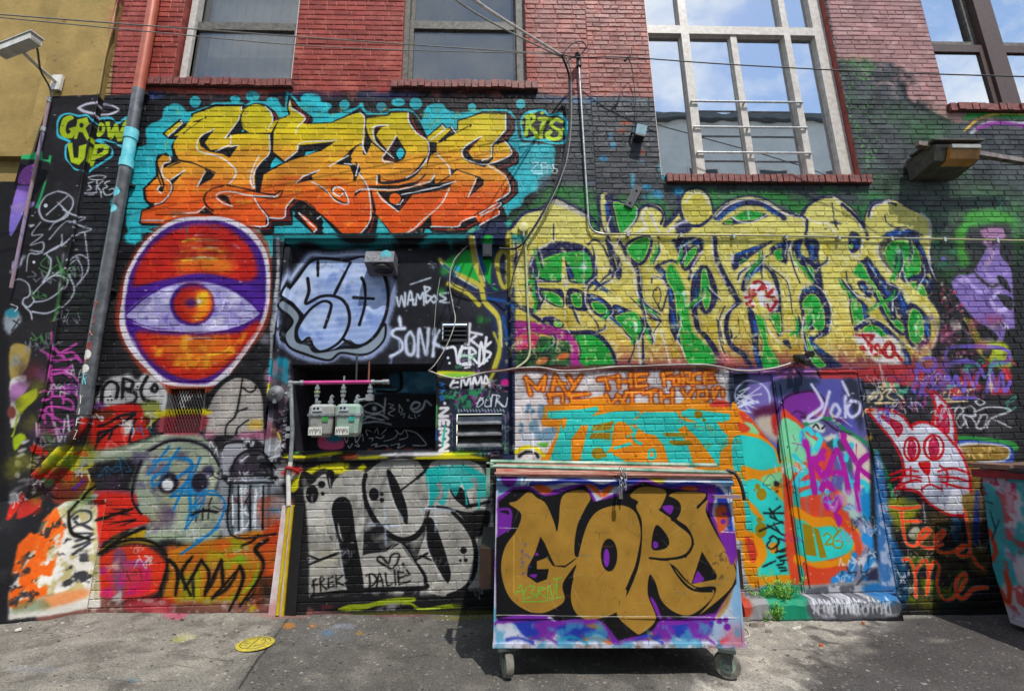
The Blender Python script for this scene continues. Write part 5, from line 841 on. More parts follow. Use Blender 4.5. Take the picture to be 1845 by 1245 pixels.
def paint_door():
    # wall strip and frame above the door
    W.K(1365, 600, 3.773)
    W.poly('-180 240 700 240 710 320 -180 330', '8a5a9a', soft=3, sm=False); W.mist('-180 240 720 240 720 330 -180 330', 'b86a5a', 26, .46, .62, .9, 111, 4); W.poly('430 255 700 250 705 340 480 330', 'b0383a', soft=5); tagline(W, ('10 270 30 330', '270 260 310 300', '400 250 440 310'), 12, '1c1a1e', 2); W.poly('-170 290 -60 300 -60 420 -170 440', '252a3a', soft=6)
    # left leaf
    W.K(900, 600, 3.69)
    W.poly('1530 270 1845 270 1860 860 1545 860', '6a5ea0', soft=2, sm=False); W.poly('1530 280 1660 270 1640 440 1540 500', '222a3c', soft=10); W.line('1580 470 1570 400 1640 320 1740 330 1800 390 1810 470', 12, 'aab4cc', soft=5)
    for i in range(16): W.line(f'{1580+rng.random()*60} {370+rng.random()*150} {1660+rng.random()*120} {350+rng.random()*190}', 7, 'c6cce0', soft=3)
    W.poly('1690 520 1790 480 1860 470 1860 650 1760 640', '4a1a3a', soft=14); W.poly('1720 560 1860 560 1860 720 1740 640', 'b0a498', soft=14); W.poly('1820 560 1860 540 1860 680 1830 650', 'a0281e', soft=8)
    O, T3, Ol, M3 = 'd3861a', '2fbdb6', '8a7416', '7fc48c'
    W.poly('1540 490 1600 500 1680 560 1790 700 1860 800 1860 1000 1540 1000', O, soft=2); W.poly('1600 520 1660 540 1740 640 1810 720 1720 660 1640 600', 'c0402a', soft=3); W.poly('1640 590 1700 610 1740 670 1660 650', M3, soft=4); W.poly('1580 600 1640 600 1680 640 1620 660', 'c0402a', soft=4)
    W.poly('1560 690 1700 690 1790 730 1845 790 1860 900 1780 940 1600 940 1550 860', T3, soft=2)
    # lower part of the left leaf and the leaf seam
    W.K(1305, 860, 3.233)
    W.poly('50 -80 370 -80 470 660 150 690 120 200', T3, soft=0, sm=False); W.poly('60 0 100 0 120 330 60 330', O, soft=2); W.poly('100 -70 230 -40 370 -60 400 80 420 240 380 180 300 80 200 10 120 20', O, soft=2); W.poly('230 0 380 -30 400 60 330 30 280 60', M3, soft=4); W.poly('110 110 190 170 250 260 180 210', O, soft=2); W.poly('100 330 170 320 230 360 260 430 250 490 190 580 450 570 460 650 170 665', O, soft=2); W.poly('120 350 170 370 205 450 180 490 150 480', 'c0402a', soft=3)
    W.poly('180 640 450 615 460 655 190 670', 'a89a8a', soft=5); W.poly('350 60 380 50 440 560 400 420', '24a09a', soft=4, op=.7); W.poly('270 400 310 380 330 420 290 450', O, soft=2)
    W.dots([(228, 100, 30, 36), (205, 55, 16, 18), (186, 75, 7), (225, 310, 34, 46), (215, 250, 16)], Ol, 1); W.dots([(316, 40, 18, 18), (318, 82, 9), (318, 127, 6)], '22201e', 2)
    tagline(W, ('240 210 360 210', '275 185 315 245', '340 170 280 215', '215 315 350 260', '280 230 355 270', '260 280 330 320', '300 270 340 330 380 340', '275 360 300 345 330 380 290 420 260 400 280 370', '330 360 380 380 370 430 320 430 330 370', '320 470 400 450', '310 440 390 410', '410 440 330 475', '340 490 410 480', '235 525 310 490', '320 515 350 510 360 500', '330 530 370 530', '340 550 375 545'), 10, '1b1c1c', 2)
    # right leaf
    W.K(1365, 600, 3.773)
    W.poly('120 310 700 310 870 1700 260 1740', '5a5490', soft=2, sm=False); W.poly('120 320 400 300 420 400 200 420 130 440', '26304a', soft=10); W.poly('400 340 690 350 720 640 600 660 480 520', '4c4c94', soft=16); W.poly('580 330 700 350 720 660 690 640', '262a3c', soft=14)
    W.poly('150 520 200 420 330 390 420 420 480 500 470 580 340 600 240 590', '6e2a86', soft=3); W.line('140 540 190 440 300 400 400 400 470 470', 16, '30163a', soft=4); W.line('230 560 270 530 330 560', 10, '3a1a48', soft=3)
    W.poly('160 560 240 560 330 640 480 760 520 900 480 1200 560 1500 300 1740 250 1740 200 1200', 'c8452a', soft=3); W.poly('160 600 250 600 330 680 420 760 380 870 260 880 230 1000 180 900', '78c89a', soft=4); W.poly('300 590 400 600 460 640 440 680 360 640', 'b8bcb8', soft=4); W.lines(['380 640 400 620 420 650', '440 650 460 630'], 12, '1c1a1e'); W.line('330 620 480 580 600 660 760 760 780 800', 26, '1d7a48', soft=4); W.line('300 570 440 590 540 660 640 690', 16, '33203a', soft=4)
    W.poly('450 720 520 690 620 690 720 760 790 900 800 1000 720 1100 640 900 560 780', 'c8c0b0', soft=6); W.poly('470 760 560 700 620 790 560 800', '3a4048', soft=5); W.poly('560 860 640 840 640 940 590 940', '3a5060', soft=6); W.poly('600 1000 680 1080 720 1200 640 1260 580 1100', '8fd0a0', soft=8); W.poly('720 1050 800 1100 810 1240 700 1240 690 1150', '1f7fb8', soft=5); W.poly('780 980 830 1000 850 1245 810 1245', 'b8bccc', soft=6)
    W.poly('200 1100 300 1080 420 1080 440 1300 520 1300 500 1080 600 1100 640 1300 800 1700 280 1740', 'c8452a', soft=6); tagline(W, ('330 1100 350 1300', '440 1080 430 1300', '520 1080 520 1300'), 26, '8a6a78', 10, op=.5)
    # silver HOLO tag, turquoise and magenta letters
    tagline(W, ('370 350 420 430 440 500 350 570 360 600 440 560 490 400', '520 490 500 540 530 570 560 530 540 490 518 490', '600 430 600 570', '640 460 610 520 640 570 690 540 700 480 650 460', '580 330 620 420'), 24, 'b8b8d6', 5)
    for i in range(14): W.line(f'{500+rng.random()*80} {560+rng.random()*60} {540+rng.random()*120} {570+rng.random()*80}', 5, ['4a1a50', 'b0a8d0'][i % 2], soft=2)
    c1 = '35bcc8'
    tagline(W, ('370 680 340 650 300 690 320 760 360 800', '410 690 430 720 400 790', '250 830 330 930 300 960 260 1030 400 1010 420 1080', '270 930 240 920', '560 700 530 760 620 1000', '600 860 640 760', '300 1100 420 1060 480 1080', '620 1050 680 1010 740 1030 750 1100 700 1170 600 1190', '640 1010 610 1060'), 36, c1, 2)
    mg = '9c1f8c'
    tagline(W, ('330 740 360 880 390 1080', '350 860 450 850', '450 800 420 840 400 900 510 1060', '440 1060 530 810 560 830 600 960 620 1080', '450 950 590 950', '570 700 640 820 700 920 770 980', '790 810 700 880 680 1000 690 1200', '320 740 340 770'), 40, mg, 2); W.dots([(330, 755, 22, 30), (540, 810, 26, 20), (580, 700, 30, 26)], mg, 2)
    W.poly('445 1130 470 1105 500 1120 515 1150 540 1100 580 1110 580 1160 540 1230 520 1300 500 1240 460 1190', mg, soft=2); W.poly('480 1140 500 1150 515 1180 530 1150 550 1130 545 1180 515 1230 490 1190', 'b06ab0', soft=3)
    # lower right leaf: orange ring, olive bars and number
    W.K(1305, 860, 3.233)
    W.poly('400 120 440 100 480 660 460 660', '2a9a94', soft=4); W.line('420 200 520 260 640 260 740 300 780 370 740 450 640 510 520 500 440 480', 56, O, soft=2); W.poly('440 250 520 290 640 285 740 330 755 380 720 440 600 480 470 470', T3, soft=2); W.poly('450 262 515 285 540 460 470 450', Ol, sm=False); W.poly('520 292 550 300 600 465 560 470', Ol, sm=False)
    tagline(W, ('580 340 600 325 625 345 590 390 640 385', '680 305 640 350 640 400 680 410 690 375 650 370', '640 280 660 310'), 9, Ol, 1); W.line('680 260 750 320', 22, T3, soft=2); W.poly('460 500 470 560 480 655 640 640 640 560 700 510 560 530', 'c8452a', soft=4)
    W.poly('600 200 680 230 830 380 800 440 720 520 760 380', 'c8452a', soft=4); W.poly('660 100 760 80 860 120 900 340 820 420 780 300', 'b8bccc', soft=10, op=.6); W.poly('800 90 880 110 890 220 830 250 800 180', '1f7fb8', soft=5); W.poly('620 640 700 560 760 520 800 440 860 400 940 560 990 620', '7a7a90', soft=8); W.mist('640 640 860 400 990 620', 'd0ccd6', 18, .46, .62, .9, 112, 6); tagline(W, ('720 620 740 560 760 450', '840 620 820 560 860 470', '640 600 700 560'), 40, '2a7fc0', 6); W.line('830 360 920 440 980 580 1000 600', 52, '2a82c4', soft=3); W.line('870 350 940 345 1010 420', 26, '2a82c4', soft=3); W.poly('840 560 900 520 980 600 980 625 840 625', '2c3046', soft=8); W.line('760 40 790 190', 16, mg, soft=2); W.poly('640 200 665 290 690 240', mg, soft=2)
    W.poly('860 230 920 260 960 400 900 330', '2a3a50', soft=8); W.K(1365, 600, 3.773); W.poly('690 330 740 330 850 1000 900 1700 830 1700 800 1000', '8f8fa8', soft=6); W.poly('700 330 735 330 790 700 760 720', '2a2c3c', soft=6); W.K(1305, 860, 3.233); W.poly('860 400 940 420 1000 600 960 630', '2a6aa8', soft=8)
    # threshold
    W.Y = -.13; W.poly('90 690 260 670 620 650 960 625 1010 660 1020 800 960 810 520 820 90 830', '8e8e90', soft=3, sm=False); W.poly('280 680 520 665 560 760 520 815 300 820', '1f8a6a', soft=8); W.poly('540 680 900 650 1000 670 1000 800 520 820', '55565e', soft=8); W.mist('500 660 1000 640 1000 800 500 820', 'a8a8b0', 12, .5, .64, .9, 113, 4); W.poly('880 660 1000 640 1010 720 920 740', '2a6aa0', soft=10); W.poly('90 700 140 680 160 780 90 830', 'a8402e', soft=8)
    tagline(W, [f'{520+i*26} {790-10*(i%3)} {535+i*26} {700+8*(i%4)} {550+i*26} {790-6*(i%2)}' for i in range(17)], 6, 'c8ccd4', 2); tagline(W, [f'{560+i*60} {760} {610+i*60} {720+10*(i%3)}' for i in range(7)], 5, 'c8ccd4', 2)
    W.Y = 0
paint_door()

def paint_cat():
    W.K(1365, 600, 3.773)
    # red band and dark field right of the door
    W.poly('715 240 1100 230 1140 420 1000 420 730 330', '9c2c32', soft=4); W.poly('735 350 1000 360 1110 420 1240 450 1500 480 1740 420 1740 1700 880 1700 760 600', '242226', soft=6); W.mist('740 450 1740 450 1740 760 800 760', '3c3a3e', 26, .48, .68, .9, 121, 6); W.mist('1050 400 1300 300 1500 420 1300 480', '2c3a4c', 24, .4, .6, .8, 122, 8); W.poly('735 380 1090 370 1100 470 740 470', '28323f', soft=6)
    W.mist('1080 240 1500 200 1730 260 1730 420 1100 420', 'a82c3a', 22, .48, .6, .9, 123, 6); W.dots([(1690, 260, 26, 24), (1700, 300, 20)], 'c8384a', 5)
    # tags in cream, silver and violet
    cr = 'c9b48a'
    tagline(W, ('820 370 960 345', '860 330 850 380', '790 400 750 460 770 455 800 410', '800 440 830 400 850 440 820 460', '830 470 860 400 910 380 880 430 940 460', '930 380 990 450', '960 390 1010 400', '750 425 770 425', '750 440 770 440', '800 478 1000 470'), 13, cr, 3); W.dot(900, 355, 60, 14, 'd0b68c', 5); W.line('820 130 850 330', 10, 'b8b0b0', soft=4)
    tagline(W, ('1240 420 1280 400 1250 440 1300 450', '1310 400 1300 440 1330 450 1340 400', '1350 450 1370 390 1390 440', '1400 390 1480 380', '1430 390 1425 450', '1270 468 1410 462', '1280 370 1370 350 1390 340'), 11, cr, 3); W.poly('1230 370 1290 350 1380 350 1300 385', '7fa8b0', soft=5)
    tagline(W, ('1070 400 1080 250 1120 180 1190 170 1210 220 1160 260 1100 230', '1110 350 1160 300 1100 420', '1200 380 1190 300 1240 280 1250 330 1210 380', '1260 380 1290 290 1320 350 1350 290 1370 360', '1400 400 1430 270 1470 370 1500 270', '1280 200 1290 110 1400 90 1640 100 1710 140 1690 200 1620 200 1580 250 1580 330', '1560 400 1590 270 1620 390 1660 270 1680 400 1720 330', '1290 210 1420 190 1500 220 1540 300', '1330 440 1480 440', '1110 400 1150 420'), 28, '6a55b8', 3, fleck=.12)
    W.dots([(1440, 235, 40, 24), (1410, 250, 20)], '2f9a84', 6, fleck=.3); W.line('1580 280 1590 400', 10, 'd8cfc0', soft=4); W.dot(1590, 360, 18, 26, 'cfc4b4', 10)
    tagline(W, ('1340 530 1370 500 1400 530 1370 560 1350 600 1380 640 1420 590', '1400 510 1460 500 1480 560 1420 560', '1430 640 1400 560 1460 580 1490 640', '1520 560 1490 640 1540 640 1560 560 1510 560', '1470 540 1580 500 1720 525 1590 580 1560 640', '1590 580 1720 640', '1480 465 1510 450 1545 470 1510 490 1480 467'), 12, 'b6b8c0', 4)
    # green / blue / gold corner at the right
    W.poly('1350 700 1560 710 1740 740 1740 800 1350 760', '2c8a3c', soft=4); W.poly('1355 735 1540 735 1720 770 1740 860 1690 880 1350 860', '2a4a9c', soft=2); W.poly('1370 750 1690 765 1680 870 1370 860', 'c4c2cc', soft=3); W.poly('1395 765 1680 775 1670 860 1400 860', '8a6c2c', soft=2, fleck=.2); W.poly('1410 850 1500 850 1510 1100 1470 1245 1400 1100', '7a6230', soft=5); W.mist('1400 770 1680 770 1670 860 1400 860', 'd0b468', 8, .55, .64, .8, 124, 3)
    # the cat
    wf = 'bfc2d2'
    W.poly('760 530 890 530 980 570 1050 630 1110 605 1190 615 1200 500 1195 410 1280 480 1330 560 1345 720 1390 800 1430 920 1450 1050 1420 1160 1380 1240 1300 1225 1180 1160 1100 1080 1000 1060 960 1040 1000 960 990 850 930 740', wf, soft=2); W.mist('900 650 1300 650 1430 950 1420 1200 1000 1060', 'd6d8e2', 20, .5, .68, .8, 125, 3); W.mist('1000 950 1420 950 1420 1230 1180 1160 1000 1060', '8a8fa4', 22, .48, .68, .8, 126, 6)
    R2 = 'b4121c'
    W.line('735 525 880 520 980 560 1050 650', 20, R2, soft=2); W.line('760 545 840 640 920 740 980 860 1000 960', 18, R2, soft=2); W.line('1040 630 1110 605 1190 620 1270 680 1330 750', 18, R2, soft=2); W.line('1185 620 1210 520 1190 395 1280 480 1330 570 1350 740', 20, R2, soft=2); W.line('1345 760 1400 850 1440 980 1450 1120 1420 1230 1390 1245', 20, R2, soft=2); W.line('1000 1060 1090 1080 1170 1160 1290 1230 1380 1240', 20, R2, soft=2); W.line('990 950 960 1060 1000 1040', 14, R2, soft=2)
    W.poly('845 565 960 610 985 650 955 700 920 640', 'b01f48', soft=2, line=R2, lw=12); W.poly('1240 490 1280 530 1300 600 1290 680 1220 620', 'b01f48', soft=2, line=R2, lw=12)
    for x, y, rx, ry in ((1048, 788, 52, 78), (1198, 776, 66, 82)):
        W.dot(x, y, rx, ry, 'd8d8e2', line=R2, lw=18); W.dot(x, y, rx * .52, ry * .85, 'b01f4a', 2, line=R2, lw=8); W.dot(x - 4, y - ry * .5, 6, 10, 'd8a0b8', 3)
    W.poly('1090 890 1130 875 1175 880 1160 970', 'b4121c', soft=2); W.line('1160 970 1175 1030', 9, R2); W.line('1115 1070 1140 1040 1180 1030 1250 1060', 12, R2); W.line('1115 1040 1120 1080', 9, R2); W.line('1250 1030 1255 1070', 9, R2)
    tagline(W, ('890 970 1000 930 1090 940', '910 1000 1010 970 1110 980', '920 1100 960 1040 1060 1000 1110 1005', '1225 940 1330 920 1430 950', '1235 975 1350 985 1440 1010', '1250 1010 1340 1040 1440 1060', '1240 900 1290 950 1285 1040', '1040 910 1040 1000'), 14, R2, 2)
    # dark green strokes between door and cat
    tagline(W, ('800 800 850 900 880 980', '900 1030 920 1130 880 1200'), 30, '1d6a44', 6)
    # Feed me
    W.K(1305, 860, 3.233)
    W.poly('930 150 1040 120 1140 160 1100 240 1060 300 1000 300', '8a8a1e', soft=12, op=.9); W.mist('990 460 1400 460 1400 780 980 720', '5a6a14', 18, .5, .65, .9, 127, 10); W.poly('1180 260 1300 230 1360 260 1360 380 1260 360', '181819', soft=6); W.poly('1330 230 1380 260 1360 380 1320 340', '2a4a6a', soft=5); W.poly('1380 120 1430 90 1500 100 1490 360 1440 420 1420 260', '7a6230', soft=6); W.poly('1460 90 1490 120 1480 380 1450 380', '2a3a8a', soft=4); W.poly('1420 420 1530 420 1540 560 1440 540', '7a6430', soft=8, op=.8); W.poly('1100 290 1140 300 1120 360 1070 340', 'b8b8a8', soft=4); W.poly('940 200 1000 230 1000 360 950 330', '6a6a50', soft=8, op=.7); W.line('1160 150 1170 240', 10, '9aa6b4', soft=4)
    W.poly('960 360 1010 400 1060 520 1070 700 1020 760 990 600', '1f5f9a', soft=8); W.mist('960 400 1080 560 1070 760 1000 740', '1a2c3c', 14, .45, .6, .9, 128, 4)
    global feed
    fr = 'd2451e'
    fd = ['965 170 1050 180 1140 170', '1030 180 1040 280 1060 380 1110 400', '1040 255 1140 255', '1120 390 1160 350 1200 310 1170 300 1130 350 1150 400 1210 410 1270 390', '1230 380 1280 330 1270 310 1230 350 1240 420 1290 440 1340 430 1390 410', '1430 400 1380 400 1360 440 1390 460 1430 430 1420 300 1400 190', '1430 430 1470 500 1510 530']
    md = ['1040 480 1080 480 1110 560 1115 690', '1110 560 1150 490 1180 490 1190 580 1180 680', '1190 560 1220 490 1250 520 1240 620 1270 700 1320 710 1370 660 1410 580 1390 560 1350 610 1360 690 1400 700 1450 650 1530 640']
    def feed():
        W.K(1305, 860, 3.233); tagline(W, fd + md, 25, 'c0c0b8', 4, op=.6); tagline(W, fd + md, 17, 'f2542a', 1); W.K(0, 0, 1)
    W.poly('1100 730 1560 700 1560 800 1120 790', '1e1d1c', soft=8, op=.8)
paint_cat()

def paint_buttress():
    W.Y = -.2; W.K(0, 900, 3.608)
    W.poly('60 600 120 420 180 240 240 90 300 30 400 10 500 40 510 760 60 780', 'c8c4bc', soft=3, sm=False); W.mist('200 60 500 60 490 640 200 640', 'e0ddd6', 26, .45, .65, .9, 131, 6); W.mist('200 60 500 60 490 640 100 640', 'a89a5a', 12, .55, .66, .7, 132, 6)
    W.line('260 120 300 180 230 260 190 350 150 420 120 520 170 600 180 660 100 690', 44, 'd85a14', soft=6, fleck=.2); W.line('330 200 270 260 240 350 200 420', 26, 'd86a1c', soft=6, fleck=.2); W.line('210 120 160 260 100 420 80 500', 20, '4a4440', soft=8, op=.7); W.mist('80 480 300 480 300 640 80 640', '3a3a44', 14, .5, .62, .9, 133, 8); W.poly('230 650 420 620 430 680 250 720', 'd08a5a', soft=8); W.poly('90 690 230 650 280 720 90 740', '6a7a5a', soft=10, op=.7)
    W.mist('60 300 260 60 340 200 260 640 60 700', 'd85a14', 16, .46, .58, .95, 134, 6); W.mist('60 300 400 60 480 640 60 700', '2a2a30', 11, .58, .66, .9, 135, 6)
    tagline(W, ('360 130 400 90 460 100 470 150 420 180 390 160', '380 200 420 180 480 220', '390 240 480 250 400 290', '390 330 490 280', '400 360 460 310'), 17, '3a3a42', 3); W.dots([(430, 400, 16, 22), (440, 365, 8), (415, 360, 6)], '4a4a50', 3); W.line('480 60 490 300 480 700', 20, 'a8a05a', soft=8, op=.5)
    W.Y = 0
paint_buttress()

# niche back wall
niche = Canvas('niche_paint', -2.5, .2, 1.0, 2.6, 220, '26262c', lambda px, py: at(px, py, .52)[[0, 2]])
def paint_niche():
    N = niche; N.K(480, 640, 4.01)
    N.poly('900 60 1230 60 1230 260 780 280 760 240 960 240 980 100', '5f9ab8', soft=4, sm=False); N.mist('780 60 1230 60 1230 280 780 280', '3a6a84', 30, .45, .65, .8, 141, 6)
    N.line('965 90 965 250 800 260', 22, '131316', soft=2); N.poly('130 60 450 60 440 180 130 190', '1c2228', soft=6); N.poly('200 450 250 470 250 690 200 690', '5fc850', soft=3); N.poly('385 590 545 600 545 675 390 675', 'e0608a', soft=3); N.poly('440 570 540 570 530 620 450 620', '2f8aa0', soft=8); N.line('250 490 400 490', 8, '3a8a3a', soft=3)
    c = 'd0d8e0'
    tagline(N, ('690 380 740 350 800 350 850 390 790 420 720 410 690 380', '860 310 850 420', '700 470 760 430 830 430 880 460', '690 490 800 480 900 500', '720 440 850 470'), 12, c, 5); N.dot(780, 385, 16, 18, c, 3)
    tagline(N, ('1050 390 1090 380 1110 350 1070 340 1045 380 1080 410 1130 380 1150 330 1190 360',), 16, c, 4); N.dot(1022, 325, 9, 9, c, 2)
    tagline(N, ('960 360 985 400 960 410 960 355', '970 430 1000 420 990 450', '1035 430 1030 450 1060 455', '1070 430 1080 455', '1095 440 1110 430', '880 350 920 360 890 380 930 390 880 420 920 440', '730 580 720 540 760 550', '780 560 800 530 810 570', '830 570 870 530', '740 600 770 600 760 620', '790 590 830 600 850 580', '850 620 920 600 950 560 930 540 970 570 1000 540 1020 590 960 610', '1010 540 1080 560 1140 620 1150 650 1060 650', '760 650 800 640 790 660 850 650 880 660', '900 650 960 640 950 670 1000 650', '560 590 580 630 590 590', '640 590 650 630 690 570 700 620', '590 650 600 670 620 640', '660 640 670 660 640 650'), 7, 'e0e4e8', 1)
    N.mist('730 670 1200 670 1200 700 730 700', 'c05a3a', 12, .5, .6, .8, 142, 2)
paint_niche()

# dumpster front
dump = Canvas('dumpster_paint', -.35, 1.95, -.15, 1.55, 420, 'b9bcc8', lambda px, py: at(px, py, -1.1)[[0, 2]])
def paint_dumpster():
    D = dump; D.K(860, 800, 2.798)
    PU, BK, GO, BL = '6e2a94', '18181a', '987432', '28389a'
    D.poly('60 60 1340 70 1340 1040 60 1030', 'b4b8c6', sm=False)
    D.poly('1200 190 1330 190 1330 900 1290 900', '7fa8cc', soft=10); D.poly('80 830 160 850 200 1010 80 1010', '4a93b0', soft=18); D.mist('80 900 200 900 200 1010 80 1010', '1f7f96', 14, .48, .62, .8, 151, 6); D.poly('1130 900 1330 880 1330 1030 1120 1030', '96a8c4', soft=16); D.line('1150 1000 1200 1010 1260 980', 26, 'c0404a', soft=10); D.poly('1250 930 1340 930 1340 1030 1260 1020', 'b4687a', soft=18, op=.8)
    # rim colours
    D.poly('80 90 1300 100 1320 160 90 150', 'b04a2c', soft=3, sm=False); D.mist('80 90 1300 100 1300 150 90 150', 'c8c4bc', 16, .5, .64, .8, 152, 4); D.poly('280 100 640 110 640 150 300 150', '2f5a9a', soft=8, op=.7); D.mist('270 110 650 115 650 145 270 140', 'b8542a', 8, .5, .6, .9, 153, 2); D.dots([(262, 130, 16, 18), (618, 140, 24), (660, 146, 14)], 'b8c8d8', 4); D.mist('840 110 1100 115 1100 150 840 150', 'b8ac3a', 10, .5, .62, .9, 154, 3); D.poly('1080 110 1230 115 1230 180 1090 170', '6aa8cc', soft=8, op=.8)
    D.poly('100 150 260 140 280 200 170 230 110 260', '7aa4cc', soft=6); D.poly('120 160 190 150 195 190 160 220 130 200', PU, soft=4); tagline(D, ('225 150 225 210 260 160 260 210',), 13, 'd4d8e4', 1); D.dots([(290, 165, 18, 14), (320, 172, 8)], PU, 2)
    D.line('270 165 330 180 420 180 520 170 610 195 690 185 760 170 830 170 900 195 980 200 1060 180 1150 190', 26, 'd2d4de', soft=3); D.line('270 200 360 195 460 180 540 190 620 215 700 195 770 185 860 190 960 210 1050 200 1130 205 1190 215', 28, BL, soft=3); D.poly('860 140 930 150 920 200 850 190', 'b8ac3a', soft=5); D.poly('1190 200 1260 230 1285 300 1290 420 1240 300', 'ccd0dc', soft=3); D.poly('1200 215 1250 260 1280 380 1280 440 1230 380', BL, soft=3)
    # purple surround, black letter shadow, gold letters
    D.poly('100 270 180 215 260 210 330 250 380 230 530 195 570 230 600 290 660 260 720 240 830 165 900 195 970 220 1030 205 1190 205 1210 240 1190 290 1180 350 1230 440 1300 440 1310 560 1290 700 1260 800 1180 890 1000 900 960 900 880 970 700 1010 640 930 600 890 400 905 370 860 330 890 100 910 90 600 100 450', PU, soft=2, sm=False); D.poly('280 210 330 205 380 235 330 250', 'c85a24', soft=4); D.poly('540 200 600 215 630 270 600 250', 'c85a24', soft=4); D.poly('630 230 690 205 640 270', 'c85a24', soft=4); D.poly('1030 215 1100 215 1100 235 1040 232', 'c85a24', soft=4); D.poly('1200 320 1250 310 1260 400 1220 450 1200 380', 'c8572a', soft=5); D.poly('1250 540 1300 560 1290 700 1260 820 1200 880 1270 700', GO, soft=4, op=.8)
    D.poly('105 290 180 230 250 225 340 262 390 255 540 205 585 290 640 280 720 255 830 185 910 215 980 225 1130 240 1160 250 1150 320 1170 360 1230 500 1300 620 1300 700 1200 850 1010 885 960 870 860 960 710 990 640 900 560 880 480 880 410 890 350 860 200 860 95 880 95 470 170 430 175 360 110 340', BK, soft=2, sm=False)
    D.line('105 330 160 330 165 380 130 430 105 460', 16, PU, soft=2)
    def g(d, sm=True): D.poly(d, GO, soft=1, sm=sm)
    g('160 300 200 285 258 240 300 270 345 300 385 390 400 440 410 390 430 260 530 230 570 270 545 320 500 420 490 560 550 560 520 660 480 665 500 600 430 700 440 780 400 820 330 850 250 840 160 770 120 640 140 520 200 430 220 350')
    D.poly('318 465 340 500 365 560 390 610 440 610 490 575 500 570 480 590 440 620 380 612 350 570 300 590 300 630 360 628 350 680 300 700 250 665 255 620 290 550', BK, soft=1, sm=False); D.poly('290 560 300 545 310 560', PU); D.poly('262 660 300 655 290 675', PU); D.line('490 660 520 600 545 560', 8, BK, sm=False)
    g('470 760 490 640 540 440 590 350 660 315 740 310 800 350 825 450 800 600 760 700 740 800 690 850 600 880 540 880 490 840', True); D.dot(663, 558, 42, 82, BK, 1); D.dot(650, 572, 15, 46, PU, 1)
    g('770 260 830 215 950 235 920 330 940 340 1000 400 1070 460 1085 530 1040 585 960 590 990 620 1050 690 1130 740 1190 735 1170 790 1080 860 1000 850 930 790 900 700 870 660 860 760 900 880 830 950 790 945 700 850 760 750 820 590 830 400 800 320 810 290'); D.line('800 330 828 450 800 620 750 730', 9, BK, soft=1); D.poly('900 410 950 450 968 500 940 530 880 525', BK, soft=1); D.poly('890 490 912 500 910 522 888 522', PU); D.poly('930 315 985 310 980 345 965 352', PU, soft=1); D.line('870 575 960 582 1050 560 1085 500 1060 430 980 370 920 330', 13, BK, soft=1); D.line('970 590 1010 660 1080 730 1180 740', 12, BK, soft=1)
    g('960 270 1010 240 1150 250 1100 320 1160 280 1150 340 1200 450 1290 610 1290 690 1240 760 1120 860 1170 800 1200 720 1110 720 1060 690 1000 620 960 590 1050 570 1090 500 1060 420 1000 370 1020 300'); D.poly('1130 540 1205 660 1200 680 1080 705', BK, soft=1, sm=False); D.poly('1110 635 1145 680 1130 695 1085 700', PU, soft=1, sm=False); D.line('960 270 1010 300 1010 350 985 380', 22, BK, soft=1); D.line('1110 320 1150 280', 9, BK); D.line('1090 500 1050 570', 8, BK)
    D.poly('870 770 900 800 930 880 910 870', PU, soft=2)
    for i in range(14): x = 180 + rng.random() * 1080; y = 480 + rng.random() * 300; D.line(f'{x} {y} {x+30+rng.random()*60} {y+rng.random()*6-3}', 5, ['a85a34', '4a5a8a', '7a6a54'][i % 3], soft=4, op=.35)
    D.mist('220 500 270 500 270 660 220 660', '4a4aa0', 8, .56, .64, .7, 156, 4); D.mist('1180 540 1260 540 1260 680 1180 680', '4a3a2a', 10, .55, .64, .6, 157, 4); D.line('184 460 184 750', 3, 'c8a048')
    # green tag
    tagline(D, ('190 760 220 710 230 760', '200 745 235 740', '250 720 230 780 260 770', '260 715 290 720 270 750 300 760 260 775', '310 720 300 780', '310 720 340 725 310 745 345 770', '350 780 360 710 380 770 395 700 400 770', '380 680 425 670', '400 680 400 720', '225 795 340 790 430 765'), 4, '52b83a', .6)
    # lower band
    D.poly('90 905 330 880 400 905 480 900 600 895 640 930 700 1015 760 1000 860 980 920 920 1000 900 1180 885 1150 960 1000 985 880 985 760 1005 690 1008 610 960 520 990 420 985 380 940 260 980 180 905', BL, soft=3); D.line('95 905 200 885 320 880 400 905 520 900 600 895 650 940 700 1000 780 985 880 965 930 900 1000 900 1190 880', 24, PU, soft=2); D.poly('180 905 130 905 90 915 90 1020 1130 1025 1150 960 1060 985 980 970 900 990 800 990 690 1010 600 955 520 990 440 985 400 950 330 985 250 970', 'b8bccc', soft=4); D.dots([(335, 935, 70, 48), (955, 950, 40, 44), (1120, 930, 62, 54)], PU, 8); D.poly('420 920 500 910 580 960 500 990 430 980', BL, soft=4); D.poly('200 910 280 920 330 985 240 970', BL, soft=4); D.dot(872, 968, 14, 22, GO, 3); D.poly('540 910 620 905 630 940', '8a6a4a', soft=6); D.poly('1230 450 1300 445 1300 560 1270 600', PU, soft=2); D.dots([(1250, 884, 14), (1220, 890, 16), (1258, 920, 18), (1238, 390, 14), (1262, 350, 12), (1240, 350, 8)], PU, 2)
    D.line('95 862 400 864 800 868 1310 872', 3.5, 'd8d6cc', soft=1, fleck=.5); D.line('110 422 200 424', 2.5, 'd0d0c8', fleck=.4); D.line('1225 440 1300 444', 4, 'd0c8d8'); D.mist('80 960 1330 960 1330 1030 80 1030', '7a6a6a', 14, .55, .7, .5, 158, 6)
paint_dumpster()

